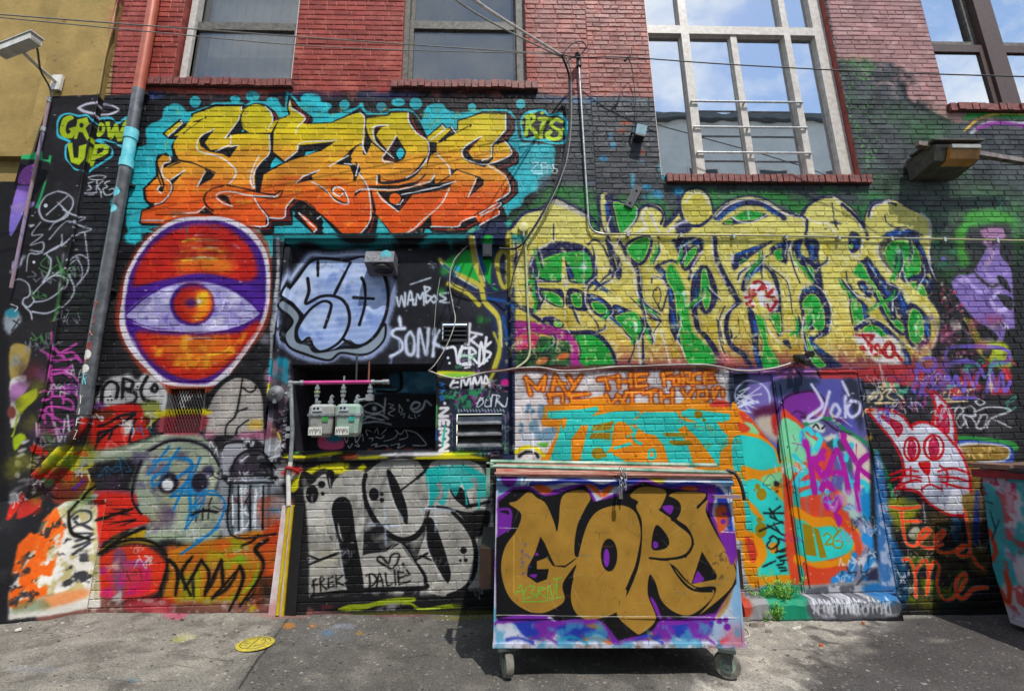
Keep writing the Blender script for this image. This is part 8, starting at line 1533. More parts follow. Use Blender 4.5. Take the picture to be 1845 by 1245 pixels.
# the shoe at the foot of the pipe kicks out along the wall
pf = (px_at(zf), -.07, zf + .02)
bm = B(); tube(bm, curve([pf, (pf[0] - .01, -.075, zf - .10), tuple(at(128, 792, -.09)), tuple(at(95, 828, -.09)), tuple(at(66, 858, -.09))]), .042, 16); obj('shoe', bm, M_WALLM, DP, True)
for py in (165, 330, 520, 690):
    z = pipe_z(py); bm = B(); box(bm, px_at(z) - .07, px_at(z) + .07, -.05, .004, z - .012, z + .012); obj('wall_strap', bm, M_DARKMETAL, DP)

# -- white and yellow corner guard, gas riser
cg = thing('corner_guard', 'narrow painted corner board, white, red and yellow, beside the silver letters', 'board')
gx0, gx1 = wx(500, 1000), wx(530, 1000)
M_CGW = mat('guard_white', 'd0ccce', .5, col2='b88a90', scale=5); M_CGY = mat('guard_yellow', 'c2b21e', .45, col2='b08a1c', scale=9); M_CGK = mat('guard_black', '1d1c1e', .5)
zt_, zb_ = wz(510, 910), .03
bm = B(); extrude_xz(bm, [(gx0 + .015, zt_), (gx0 + .095, zt_), (gx0 + .086, zb_), (gx0 - .02, zb_)], -.03, .0); obj('white_board', bm, M_CGW, cg, bevel=.003)
bm = B(); extrude_xz(bm, [(gx0 + .097, zt_), (gx0 + .112, zt_), (gx0 + .106, zb_ + .01), (gx0 + .088, zb_ + .01)], -.034, .0); obj('yellow_edge', bm, M_CGY, cg, bevel=.002)
bm = B(); extrude_xz(bm, [(gx0 + .114, zt_ - .01), (gx0 + .20, zt_ - .01), (gx0 + .20, zb_), (gx0 + .11, zb_)], -.02, .0); obj('black_edge', bm, M_CGK, cg, bevel=.003)
gr = thing('gas_riser', 'grey and white gas riser pipe with round regulator beside the meter niche', 'pipe')
M_GAL = mat('gas_pipe_grey', '9ea2a4', .42, .45, col2='7a7e80', scale=16); M_MAG = mat('magenta_pipe', 'a02a6c', .45, col2='c04a86', scale=14)
GY = -.05
rx_, rx2 = wx(523, 700, GY), wx(524, 830, GY); zt_ = wz(523, 690, GY)
bm = B(); tube(bm, [(rx_, GY, zt_), (wx(527, 775, GY), GY, wz(527, 775, GY)), (rx2, GY, wz(524, 832, GY))], .0175, 12); obj('riser', bm, M_GAL, gr, True)
bm = B(); tube(bm, [(rx2, GY, wz(524, 832, GY)), (rx2 - .01, GY, wz(523, 855, GY)), (wx(521, 905, GY), GY - .005, wz(521, 910, GY))], .019, 12); obj('white_length', bm, M_WHITE, gr, True)
bm = B(); tube(bm, [(wx(521, 905, GY), GY, wz(521, 912, GY)), (wx(519, 905, GY) - .01, GY + .005, .06)], .015, 10); obj('yellow_length', bm, M_CGY, gr, True)
bm = B(); tube(bm, curve([(rx2 - .05, -.01, wz(524, 846, GY)), (rx2, GY - .035, wz(524, 842, GY)), (rx2 + .06, -.01, wz(524, 850, GY))]), .016, 8); obj('clamp', bm, mat('red_clamp', 'a02622', .5), gr, True)
for py in (693, 712, 772, 785):
    z = wz(525, py, GY); x = rx_ + (.018 if py > 750 else 0); bm = B(); tube(bm, [(x, GY, z - .02), (x, GY, z + .02)], .025, 8); obj('fitting', bm, M_GAL, gr, True)
xr_, zr_ = wx(499, 710, GY), wz(499, 710, GY)
bm = B(); lathe(bm, [(.03, -.035), (.062, -.03), (.075, -.012), (.075, .006), (.06, .016), (.03, .03), (.018, .05)], Matrix.Translation((xr_, GY - .02, zr_)) @ Matrix.Rotation(math.pi / 2, 4, 'X'), 22); obj('regulator', bm, mat('regulator_grey', '77797c', .6, .2, col2='4c4a4e', scale=12), gr, True)
bm = B(); tube(bm, [(xr_ + .05, GY, zr_), (rx_, GY, zr_)], .018, 8); obj('regulator_arm', bm, M_GAL, gr, True)
bm = B(); tube(bm, [(xr_, GY - .03, zr_ - .02), (xr_, GY - .03, zr_ - .085)], .016, 8); obj('regulator_outlet', bm, M_GAL, gr, True)
# manifold
mf = thing('meter_manifold', 'horizontal gas manifold pipe, magenta and silver, above the two meters', 'pipe')
xa, xb, xc = rx_, wx(548, 690, GY), wx(672, 690, GY); xd = wx(698, 689, GY)
for a, b in ((xa, xb), (xc, xd)): bm = B(); tube(bm, [(a, GY, zt_), (b, GY, zt_)], .017, 12); obj('silver_pipe', bm, M_GAL, mf, True)
bm = B(); tube(bm, [(xb, GY, zt_), (xc, GY, zt_)], .0185, 12); obj('magenta_pipe', bm, M_MAG, mf, True)
for x in (xa, xb - .02, xc, xd - .03, xd): bm = B(); tube(bm, [(x - .014, GY, zt_), (x + .014, GY, zt_)], .025, 8); obj('coupling', bm, M_GAL, mf, True)
drops = (wx(572, 700, GY), wx(619, 700, GY), wx(667, 700, GY))
for i, x in enumerate(drops):
    zl = wz(600, 728, GY) + (.0 if i < 2 else .02); bm = B(); tube(bm, [(x, GY, zt_), (x, GY, zl)], .013, 10); obj('drop_pipe', bm, M_GAL, mf, True)
    for k in (.05, .085, .12):
        bm = B(); tube(bm, [(x, GY, zt_ - k - .011), (x, GY, zt_ - k + .011)], .022 if k != .085 else .027, 8); obj('valve', bm, mat('valve_green', '7f8a5a', .5, .3, col2='9a9a90') if (i == 0 and k == .085) else M_GAL, mf, True)
bm = B(); tube(bm, [(drops[1], GY, zt_), (drops[1], GY, zt_ + .06)], .008, 8); obj('stub', bm, M_GAL, mf, True)
bm = B(); box(bm, drops[2] - .03, drops[2] + .035, GY - .03, GY + .02, wz(667, 718, GY) - .02, wz(667, 718, GY) + .035); obj('shutoff_valve', bm, M_GAL, mf, bevel=.008)
bm = B(); tube(bm, curve([(drops[2], GY, wz(667, 718, GY)), (drops[2] - .06, GY, wz(667, 720, GY)), (wx(646, 722, GY), GY, wz(646, 722, GY)), (wx(643, 730, GY), GY, wz(643, 732, GY))]), .014, 10); obj('elbow', bm, M_GAL, mf, True)
for px, pt, pb, c in ((643, 640, 689, M_DARKMETAL), (665, 655, 690, mat('rust_pipe', '7a4a34', .6, .3))):
    bm = B(); tube(bm, [(wx(px, pb, .05), .03, wz(px, pb, .05)), (wx(px, pt, .05), .055, wz(px, pt, .05) + .02)], .009, 8); obj('hanger_rod', bm, c, mf, True)
# meters
def meter(x, lab, tint, stick):
    m_ = thing('gas_meter', lab, 'meter', (0, 0, 0), group='gas meters in the niche')
    zc0, zc1 = wz(600, 787, GY), wz(600, 728, GY); zm = wz(600, 748, GY); w = .112; cy = GY
    M_BODY = mat('meter_cast', 'a9aaa6', .45, .3, col2=tint, scale=7, bump=.15)
    def hull(rows):
        bm = B(); R_ = []
        for z, hw, hd in rows:
            R_.append([bm.verts.new((x + sx * hw * (.72 if k else 1), cy + sy * hd * (1 if k else .62), z)) for sx, sy, k in ((-1, -1, 0), (-1, -1, 1), (1, -1, 1), (1, -1, 0), (1, 1, 0), (1, 1, 1), (-1, 1, 1), (-1, 1, 0))])
        for a, b in zip(R_, R_[1:]):
            for i in range(8): bm.faces.new((a[i], a[(i + 1) % 8], b[(i + 1) % 8], b[i]))
        bm.faces.new(R_[0][::-1]); bm.faces.new(R_[-1]); return bm
    obj('lower_case', hull([(zc0, w * .70, .06), (zc0 + .03, w * .86, .08), (zm - .012, w * .98, .09)]), M_BODY, m_, bevel=.006)
    obj('upper_case', hull([(zm + .012, w, .09), (zc1 - .03, w * .96, .085), (zc1 - .006, w * .80, .06)]), M_BODY, m_, bevel=.006)
    obj('flange', hull([(zm - .0115, w * 1.07, .1), (zm + .0115, w * 1.07, .1)]), M_GAL, m_)
    for s in (-1, 1):
        bm = B(); tube(bm, [(x + s * .058, cy, zc1 - .02), (x + s * .058, cy, zc1 + .03)], .021, 10); tube(bm, [(x + s * .058, cy, zc1 + .012), (x + s * .058, cy, zc1 + .03)], .027, 8); obj('spud', bm, M_GAL, m_, True)
    bm = B(); box(bm, x - .062, x + .02, cy - .105, cy - .085, zm + .03, zc1 - .025); obj('index_box', bm, mat('index_white', 'b8bcc0', .3, col2='9aa4ac'), m_, bevel=.006)
    bm = B(); box(bm, x - .085, x + .03, cy - .098, cy - .086, zc0 + .015, zc0 + .085); o = obj('sticker', bm, M_WHITE, m_); o.rotation_euler = (0, 0, 0)
    for k in range(7):
        bm = B(); a = x - .078 + k * .015; tube(bm, [(a, cy - .099, zc0 + .025 + .02 * (k % 2)), (a + .006, cy - .099, zc0 + .07), (a + .012, cy - .099, zc0 + .03 + .015 * (k % 3))], .0022, 4); obj('ink_mark', bm, M_BLACKRUB, m_)
    bm = B(); box(bm, x + .025, x + .075, cy - .096, cy - .086, zm - .06, zm - .015); obj('sticker', bm, mat('sticker_' + stick, stick, .5, col2='2f8a4a'), m_)
    for k in (-1, 0, 1):
        bm = B(); tube(bm, [(x + k * .06, cy - .1, zm), (x + k * .06, cy - .108, zm)], .007, 6); obj('bolt', bm, M_GAL, m_)
    for k in (0, 1):
        bm = B(); tube(bm, [(x - .045 + k * .032, cy - .104, zm + .055), (x - .045 + k * .032, cy - .108, zm + .055)], .011, 12); obj('dial', bm, M_DARKMETAL, m_)
    bm = B(); tube(bm, curve([(x + .058, cy, zc1 + .03), (x + .06, cy - .0, zc1 + .06), (x + .075, cy, zc1 + .075)]), .016, 10); obj('outlet_elbow', bm, M_GAL, m_, True)
meter(wx(582, 760, GY), 'left gas meter, dull silver with a lettered white sticker, in the niche', '7f8078', '3f8a3a')
meter(wx(629, 760, GY), 'right gas meter, silver splashed with green and blue, in the niche', '7aa890', '2f9ab0')

# -- conduits
def pipe_thing(name, label, cat, pts, r, m, parts=(), n=8):
    t = thing(name, label, cat); bm = B(); tube(bm, pts, r, n); obj('run', bm, m, t, True)
    for p in parts:
        bm = B(); box(bm, p[0] - .02, p[0] + .02, p[1] - .0, .004, p[2] - .02, p[2] + .02); obj('strap', bm, M_STEEL, t)
    return t
cd = thing('conduit', 'thin steel conduit running down beside the window and right along the wall', 'conduit')
cz = wz(1300, 427); m0 = at(1043, 118, -.04)
bm = B(); tube(bm, [(m0[0], -.04, m0[2]), (wx(1053, 300), -.03, wz(1053, 300)), (wx(1058, 380), -.03, wz(1058, 385))] + curve([(wx(1058, 385), -.03, wz(1058, 390)), (wx(1061, 408), -.03, wz(1061, 408)), (wx(1070, 419), -.03, wz(1070, 420)), (wx(1087, 424), -.03, wz(1087, 424.5))])[1:], .011, 10); obj('drop_length', bm, M_STEEL, cd, True)
bm = B(); tube(bm, [(wx(1087, 424), -.03, wz(1087, 424.5)), (wx(1400, 427.5), -.028, wz(1400, 427.5)), (wx(1822, 436), -.03, wz(1822, 436)), (7.5, -.03, wz(1822, 436) - .01)], .010, 10); obj('level_length', bm, mat('conduit_painted', 'a8a266', .5, .2, col2='8f8e80', scale=4), cd, True)
for x in np.linspace(1130, 1790, 8):
    p = at(x, 425 + (x - 1087) * .016); bm = B(); box(bm, p[0] - .012, p[0] + .012, -.046, .004, p[2] - .022, p[2] + .022); obj('strap', bm, M_STEEL, cd)
bm = B(); tube(bm, [(m0[0], -.04, m0[2] - .02), (m0[0], -.04, m0[2] + .06)], .028, 10); tube(bm, curve([(m0[0], -.04, m0[2] + .05), (m0[0] - .01, -.08, m0[2] + .09), (m0[0] - .03, -.12, m0[2] + .06)]), .026, 10); obj('weatherhead', bm, M_DARKMETAL, cd, True)
pipe_thing('thin_pipe', 'thin pale pipe down the yellow bricks under the round disc', 'pipe', [(wx(946, 432), -.02, wz(946, 432)), (wx(951, 560), -.02, wz(951, 560)), (wx(955, 625), -.02, wz(955, 625))] + curve([(wx(955, 625), -.02, wz(955, 628)), (wx(950, 650), -.02, wz(950, 648)), (wx(930, 664), -.02, wz(930, 664))])[1:], .010, mat('pipe_pale', 'bdbf9a', .5, col2='9aa07a', scale=5))
dk = thing('wall_disc', 'round yellow-painted metal disc on the bricks right of the recess', 'disc'); p = at(943, 411)
bm = B(); lathe(bm, [(.048, -.008), (.055, .0), (.05, .012), (.012, .018)], Matrix.Translation((p[0], -.02, p[2])) @ Matrix.Rotation(math.pi / 2, 4, 'X'), 22); obj('disc', bm, mat('disc_yellow', 'b8b05a', .5, col2='c8c484', scale=8), dk, True)
bm = B(); tube(bm, [(p[0], -.02, p[2] - .05), (p[0], -.02, p[2] - .11)], .012, 8); obj('stem', bm, M_STEEL, dk, True)
lc = thing('conduit', 'rusty thin conduit at the corner of the yellow stucco pilaster', 'conduit')
bm = B(); tube(bm, [(wx(91, 180, -.05), -.06, wz(91, 180, -.05)), (wx(78, 245, -.05), -.06, wz(78, 245, -.05)), (wx(52, 370, -.05), -.06, wz(52, 370, -.05)), (wx(34, 460, -.05), -.06, wz(34, 460, -.05)), (wx(22, 520, -.05), -.06, wz(22, 520, -.05))], .014, 8); obj('run', bm, mat('rusty_conduit', '8a6a54', .6, .3, col2='8a7a9a', scale=6), lc, True)
for q in (182, 235):
    p = at(91 - (q - 180) * .2, q, -.05); bm = B(); tube(bm, [(p[0], -.06, p[2] - .025), (p[0], -.06, p[2] + .025)], .02, 8); obj('coupling', bm, M_STEEL, lc, True)

# -- overhead wires and cables
def cable(name, label, pts, r, m, cat='cable'):
    o_ = None; bm = B(); tube(bm, curve(pts, 8), r, 6); o_ = obj(name, bm, m, None, True); return tag(o_, label, cat)
def sag(p, q, s, n=6):
    return [tuple(np.array(p) + (np.array(q) - np.array(p)) * t - np.array([0, 0, s * 4 * t * (1 - t)])) for t in np.linspace(0, 1, n)]
A0, A1, A2 = at(-60, 22, -.9), at(1010, 99, -.35), at(1130, 104, -.25); A3 = at(1930, 141, -.9)
cable('telecom_wire', 'upper of two thin wires crossing the left windows', sag(A0, A1, .012), .0055, M_GREYCABLE, 'wire')
B0 = at(-60, 26, -.95); B1 = at(1000, 97.5, -.4)
cable('telecom_wire', 'lower of two thin wires crossing the left windows', [tuple(v) for v in (B0, at(240, 55, -.8), at(600, 86, -.6), B1)], .0045, M_GREYCABLE, 'wire')
cable('telecom_wire', 'thin dark wire across the large window towards the right edge', [tuple(v) for v in (A1, at(1046, 104, -.15), A2, at(1320, 117, -.4), at(1600, 131, -.6), A3)], .006, M_BLACKRUB, 'wire')
hub = at(1012, 100, -.3)
cable('service_cable', 'white service cable slanting down from the top to the cable knot', [tuple(at(800, -40, -2.0)), tuple(at(880, 18, -1.5)), tuple(at(950, 62, -.8)), tuple(hub)], .011, mat('cable_white', 'c8c4bc', .5))
cable('service_cable', 'second pale service cable under the white one at the top', [tuple(at(770, -40, -2.0)), tuple(at(850, 20, -1.5)), tuple(at(930, 64, -.8)), tuple(hub - np.array([.01, 0, .02]))], .007, M_GREYCABLE)
cable('loop_cable', 'dark loop of cable above the conduit head', [tuple(at(1012, 100, -.3)), tuple(at(1028, 82, -.28)), tuple(at(1046, 75, -.25)), tuple(at(1056, 84, -.22)), tuple(at(1048, 96, -.18)), tuple(at(1028, 106, -.2)), tuple(at(1018, 120, -.2))], .006, M_BLACKRUB)
dropA = [at(1012, 100, -.3), at(1022, 125, -.2), at(1026, 150, -.12), at(1025, 230, -.09), at(1012, 300, -.08), at(985, 370, -.07), at(950, 428, -.06), at(930, 447, -.05), at(900, 448, -.02)]
cable('drop_cable', 'thick black cable hanging down past the turquoise edge to the recess', [tuple(p) for p in dropA], .012, M_BLACKRUB)
cable('drop_cable', 'thinner grey cable beside the thick black drop cable', [tuple(p + np.array([.025 + .01 * math.sin(i * 2), 0, 0])) for i, p in enumerate(dropA[:7])], .006, M_GREYCABLE)
cable('drop_cable', 'slack dark cable curling from the drop down over the yellow bricks', [tuple(at(*q)) for q in ((952, 424, -.05), (940, 450, -.04), (926, 490, -.03), (918, 520, -.03), (890, 528, .03), (850, 526, .03), (820, 516, .03), (812, 500, .03), (826, 465, .03), (846, 440, .02))], .006, M_BLACKRUB)
cable('hanging_wire', 'loose pale wire hanging down inside the dark recess to the niche', [tuple(at(*q)) for q in ((846, 440, .02), (818, 470, .03), (810, 510, .02), (816, 550, .02), (820, 580, 0.0), (806, 620, .0), (785, 655, -.01), (772, 668, .0))], .005, mat('wire_pale', 'b8b2a8', .5))
cable('hanging_wire', 'straight thin wire hanging left of the small vent in the recess', [tuple(at(*q)) for q in ((793, 500, .05), (786, 545, .05), (782, 600, .05))], .004, M_GREYCABLE)
lo = [at(*q) for q in ((772, 668, .0), (800, 678, .02), (830, 682, .02), (870, 672, .01), (905, 668, -.02), (930, 664, -.02), (970, 662, -.02), (1010, 668, -.02), (1060, 666, -.02), (1110, 661, -.02), (1160, 660, -.02), (1200, 658, -.025), (1265, 657, -.025), (1300, 662, -.025), (1325, 667, -.025), (1360, 668, -.025), (1400, 662, -.025), (1432, 652, -.03))]
cable('wall_cable', 'pale cable sagging along the wall above the painted orange words', [tuple(p) for p in lo], .010, mat('cable_pale', 'a8a49c', .5, col2='5a4a48', scale=4))
cable('thin_wire', 'thin wire falling to the small grey box left of the large window', [tuple(at(*q)) for q in ((1131, 106, -.2), (1138, 120, -.08), (1143, 160, -.03), (1147, 205, -.03), (1149, 236, -.05))], .004, M_BLACKRUB, 'wire')
tn = thing('wire_clamp', 'small dark tension clamp on the wire left of the large window', 'clamp')
bm = B(); p = at(1130, 106, -.22); tube(bm, [tuple(p + np.array([-.03, 0, -.03])), tuple(p + np.array([.03, 0, .03]))], .014, 6); obj('body', bm, M_DARKMETAL, tn)
bm = B(); tube(bm, curve([tuple(p), tuple(p + np.array([.05, 0, .06])), tuple(p + np.array([.06, 0, .14]))]), .005, 6); obj('tail', bm, M_BLACKRUB, tn, True)

# -- boxes, lamps, cameras
jb = thing('junction_box', 'small teal-grey metal box on grey bricks left of the large window', 'box'); p = at(1150, 246)
Mj = Matrix.Translation((p[0], -.06, p[2])) @ Matrix.Rotation(.25, 4, 'Y')
bm = B(); box(bm, -.055, .055, -.05, .055, -.06, .06, Mj); obj('case', bm, mat('box_teal', '5a7f8c', .5, .2, col2='46606c', scale=14), jb, bevel=.006)
bm = B(); box(bm, -.05, .05, -.052, .05, -.078, -.061, Mj); obj('lens', bm, M_DARKMETAL, jb, bevel=.004)
bm = B(); tube(bm, [Mj @ Vector((-.055, 0, -.02)), Mj @ Vector((-.085, .02, 0)), Mj @ Vector((-.075, .06, .02))], .012, 6); obj('bracket', bm, M_DARKMETAL, jb, True)
# flood light in the recess
fl = thing('flood_light', 'grey box flood light with a dark lens at the top of the recess', 'lamp'); FYY = -.10
a, b = at(659, 453, FYY), at(710, 474, FYY)
M_FL = mat('lamp_grey', '74747a', .5, .2, col2='5c5c62', scale=12)
bm = B(); zz1, zz0 = float(a[2]), float(b[2]); extrude_yz(bm, [(.06, zz1 - .01), (FYY, zz1), (FYY - .03, zz0), (.06, zz0 - .07)], float(a[0]), float(b[0])); obj('housing', bm, M_FL, fl, bevel=.006)
bm = B(); lathe(bm, [(.02, 0), (.09, .01), (.10, .035), (.09, .05)], Matrix.Translation((Z_(float(a[0]), float(b[0])) + .02, -.03, zz0 - .068)), 20); obj('lens', bm, M_DARKMETAL, fl, True)
bm = B(); lathe(bm, [(.03, 0), (.052, .002), (.03, .004)], Matrix.Translation((float(b[0]) - .075, FYY - .016, zz1 - .05)) @ Matrix.Rotation(math.pi / 2 + .15, 4, 'X'), 16); obj('paint_spot', bm, M_PTEAL, fl, True)
for k, d in enumerate(('0 0 1 2', '2 2 2 0 3 1 2 1 3 2', '4 0 4 2 5 1', '6 0 7 0 6 2 7 2')):
    q = np.array(d.split(), float).reshape(-1, 2); bm = B(); tube(bm, [(float(a[0]) + .03 + u * .025, FYY - .028 + .012 * v * .3, zz0 + .065 - v * .02) for u, v in q], .003, 4); obj('lettering', bm, M_WHITE, fl)
sb = thing('sensor_box', 'small black box under the header at the right of the recess', 'box'); p = at(878, 452, .0)
bm = B(); box(bm, p[0] - .045, p[0] + .045, -.02, .065, p[2] - .065, p[2] + .065); obj('case', bm, mat('box_navy', '23263c', .45), sb, bevel=.006)
bm = B(); box(bm, p[0] - .03, p[0] + .03, -.023, -.019, p[2] - .05, p[2] + .02); obj('cover', bm, M_DARKMETAL, sb)
# wall pack light on a channel bar
wp = thing('wall_light', 'dark hooded wall light with amber lens on a slanting bar at upper right', 'lamp')
b0, b1 = at(1652, 260, -.30), at(1845, 292, -.18)
bm = B(); d = Vector(b1 - b0); Mb = Matrix.Translation(Vector(b0)) @ d.to_track_quat('X', 'Z').to_matrix().to_4x4(); box(bm, 0, d.length, -.025, .025, -.025, .025, Mb); obj('channel_bar', bm, mat('bar_brown', '8a8078', .5, .2, col2='4a3028', scale=10), wp, bevel=.004)
c = at(1726, 282, -.30); M_HOOD = mat('hood_bronze', '3e3c34', .55, .2, col2='55524a', scale=14)
hx0, hx1 = float(at(1684, 282, -.32)[0]), float(at(1764, 282, -.32)[0]); zt2, zb2 = float(at(1735, 260, -.34)[2]), float(at(1735, 306, -.30)[2])
bm = B(); extrude_yz(bm, [(-.02, zt2 + .02), (-.30, zt2 + .02), (-.36, zt2 - .02), (-.30, zb2 + .10), (-.08, zb2 + .05), (-.02, zb2 + .05)], hx0, hx1); obj('hood', bm, M_HOOD, wp, bevel=.012)
bm = B(); box(bm, hx0 - .03, hx1 + .03, -.385, -.10, zt2 + .016, zt2 + .034); obj('top_plate', bm, M_HOOD, wp, bevel=.004)
bm = B(); extrude_yz(bm, [(-.365, zt2 - .04), (-.385, zt2 - .06), (-.335, zb2 + .10), (-.24, zb2 + .075), (-.22, zb2 + .10)], hx0 + .13, hx1 - .03); obj('lens', bm, mat('amber_lens', 'b8803a', .25, col2='8a5a24', scale=5), wp, bevel=.006)
bm = B(); box(bm, hx0 + .12, hx1 - .05, -.40, -.375, zt2 - .085, zt2 - .045); obj('lens_frame', bm, mat('lens_frame', 'a8a49a', .35, .4), wp, bevel=.003)
bm = B(); tube(bm, [(float(c[0]), -.2, zt2 + .02), (float(c[0]), -.2, zt2 + .06)], .015, 8); obj('knob', bm, M_HOOD, wp)
# twin spot at the end of the wall cable
ts = thing('twin_spotlight', 'small dirty twin spotlight where the wall cable ends above the door', 'lamp'); p = at(1440, 645, -.03)
bm = B(); lathe(bm, [(.04, 0), (.04, .03), (.02, .05)], Matrix.Translation((p[0], 0, p[2])) @ Matrix.Rotation(math.pi / 2, 4, 'X'), 14); obj('base', bm, mat('spot_dirty', '3a3a2c', .6, col2='7a7448', scale=20), ts, True)
for dx_, dz_, ry in ((-.05, .0, -.5), (.06, .03, .9), (.01, -.05, .2)):
    Ms = Matrix.Translation((p[0] + dx_, -.09, p[2] + dz_)) @ Matrix.Rotation(ry, 4, 'Y') @ Matrix.Rotation(1.9, 4, 'X'); bm = B(); lathe(bm, [(.012, -.05), (.022, -.045), (.03, .02), (.034, .045), (.028, .05)], Ms, 14); obj('spot_head', bm, M_DARKMETAL, ts, True)
    bm = B(); tube(bm, [(p[0], -.04, p[2]), tuple(Ms @ Vector((0, 0, -.04)))], .009, 6); obj('arm', bm, M_DARKMETAL, ts, True)
# security camera at the upper left
sc_ = thing('security_camera', 'white security camera on an arm against the mustard stucco', 'camera')
ca, cb_ = at(24, 86, -.55), at(60, 72, -.60); base = at(103, 150, -.04)
M_CAMW = mat('camera_white', 'd4d0c8', .4, col2='bab6ac', scale=16)
d = Vector(cb_ - ca); Mc = Matrix.Translation(Vector((ca + cb_) / 2)) @ d.to_track_quat('X', 'Z').to_matrix().to_4x4()
bm = B(); hl = d.length / 2 + .03; box(bm, -hl - .12, hl, -.045, .045, -.04, .03, Mc); obj('housing', bm, M_CAMW, sc_, bevel=.008)
bm = B(); box(bm, -hl - .14, hl + .02, -.054, .054, .032, .040, Mc); obj('sun_shield', bm, M_CAMW, sc_, bevel=.004)
bm = B(); box(bm, hl - .002, hl + .004, -.036, .036, -.03, .022, Mc); obj('end_plate', bm, mat('cam_grey', '9a968e', .5), sc_)
arm0 = at(42, 95, -.50); bm = B(); tube(bm, [tuple(arm0), tuple(at(70, 122, -.28)), tuple(at(98, 146, -.06))], .022, 4); obj('arm', bm, M_CAMW, sc_)
bm = B(); tube(bm, [tuple(at(44, 90, -.52)), tuple(at(40, 84, -.56))], .028, 10); obj('swivel', bm, M_DARKMETAL, sc_, True)
bm = B(); box(bm, base[0] - .05, base[0] + .05, -.055, -.028, base[2] - .09, base[2] + .09); obj('wall_plate', bm, M_CAMW, sc_, bevel=.004)
cable('camera_cable', 'dark cable looping from the security camera to the conduit', [tuple(at(*q)) for q in ((54, 80, -.58), (66, 86, -.5), (70, 110, -.35), (74, 130, -.25), (88, 155, -.1), (92, 170, -.07), (91, 182, -.06))], .009, mat('cable_grey', '5c564e', .6))

# -- painted lid in the ground
ul = thing('utility_cover', 'yellow painted oval utility cover with a scratched mark in the ground', 'cover'); p = on_ground(460, 1160)
pa, pb_ = on_ground(428, 1160), on_ground(492, 1160); rad = float(np.linalg.norm(pa - pb_)) / 2
M_YC = mat('cover_yellow', 'c0ae26', .65, col2='7d7348', scale=48, bump=.3)
Mg = Matrix.Translation((p[0], p[1], p[2] + .002)) @ Matrix.Rotation(math.atan(-SLOPE), 4, 'Y')
bm = B(); lathe(bm, [(rad * .3, .0), (rad, 0), (rad, .003), (rad * .95, .006), (rad * .3, .006)], Mg, 32); obj('plate', bm, M_YC, ul, True)
M_SCR = mat('scratch_dark', '5a5218', .7)
bm = B(); tube(bm, [Mg @ Vector((rad * .78 * math.cos(t), rad * .78 * math.sin(t), .0066)) for t in np.linspace(.3, 5.8, 24)], .0022, 4); obj('ring_groove', bm, M_SCR, ul)
bm = B(); tube(bm, [Mg @ Vector((-rad * .1, -rad * .7, .0066)), Mg @ Vector((-rad * .1, rad * .7, .0066))], .0022, 4); tube(bm, [Mg @ Vector((-rad * .6, -.01, .0066)), Mg @ Vector((-rad * .2, 0, .0066))], .0022, 4); obj('groove', bm, M_SCR, ul)
bm = B(); tube(bm, [Mg @ Vector((rad * (.25 + .25 * math.cos(t)), rad * .42 * math.sin(t), .0066)) for t in np.linspace(-2.2, 2.2, 16)], .0022, 4); obj('groove', bm, M_SCR, ul)

# -- weeds at the step
def weed(px, py, h, n, lab, seed):
    r = np.random.default_rng(seed); p = on_ground(px, py); root = thing('weed', lab, 'plant', (float(p[0]), float(p[1]), float(p[2])), group='weeds by the step')
    ms = B(); ml = B()
    for i in range(n):
        a = r.random() * 6.28; ln = h * (.55 + .5 * r.random()); lean = .25 + .45 * r.random(); base = Vector((r.normal() * .03, r.normal() * .02, 0))
        pts = [base + Vector((math.cos(a) * lean * ln * t * t, math.sin(a) * lean * ln * t * t * .7, ln * t)) for t in np.linspace(0, 1, 6)]
        tube(ms, pts, [.0028, .0026, .0022, .0018, .0014, .001], 4)
        for k in range(1, 6):
            for m in range(9):
                t = pts[k] + Vector(r.normal(0, .008, 3)); d = Vector((r.normal(), r.normal(), .5 + r.random())).normalized(); s = d.cross(Vector((0, 0, 1)) + Vector(r.normal(0, .4, 3))).normalized()
                l = .020 + .026 * r.random(); w = .0024 + r.random() * .0022
                quad(ml, t, t + d * l * .5 + s * w, t + d * l, t + d * l * .5 - s * w)
    obj('stems', ms, M_STEM, root); o = obj('leaves', ml, M_LEAF, root); o['kind'] = 'stuff'
M_STEM = mat('weed_stem', '5a6a2c', .6); M_LEAF = mat('weed_leaf', '5a9a30', .55, col2='8ab844', scale=30)
weed(1413, 1112, .30, 26, 'taller bushy green weed in front of the concrete step', 1); weed(1383, 1110, .22, 16, 'smaller green weed left of the bushy one by the step', 2); weed(1398, 1118, .12, 9, 'low sprig of weed at the kerb between the two weeds', 3)

# -- litter and stones
def scrap(name, px, py, sx, sy, m, lab, seed, thick=.004, cat='litter', group=None, yaw=0.0):
    r = np.random.default_rng(seed); p = on_ground(px, py); bm = B(); n = 7; top = []; bot = []
    for i in range(n):
        a = 2 * math.pi * i / n + r.normal() * .15; k = .75 + .35 * r.random(); x = sx * k * math.cos(a); y = sy * k * math.sin(a)
        X, Y = x * math.cos(yaw) - y * math.sin(yaw), x * math.sin(yaw) + y * math.cos(yaw)
        z = thick * (.6 + r.random()); top.append(bm.verts.new((X * .92, Y * .92, z + (r.random() * .012 if thick < .01 else 0)))); bot.append(bm.verts.new((X, Y, 0)))
    bm.faces.new(top); bm.faces.new(bot[::-1])
    for i in range(n): j = (i + 1) % n; bm.faces.new((bot[i], bot[j], top[j], top[i]))
    o = obj(name, bm, m); o.location = (float(p[0]), float(p[1]), float(p[2]) + .003); return tag(o, lab, cat, group)
M_PAPER = mat('dirty_paper', 'c9c4b8', .8, col2='a8a296'); M_STONE = mat('broken_concrete', '8a8378', .85, col2='6a645c', scale=20, bump=.6); M_ORSC = mat('orange_scrap', 'b85a2a', .6)
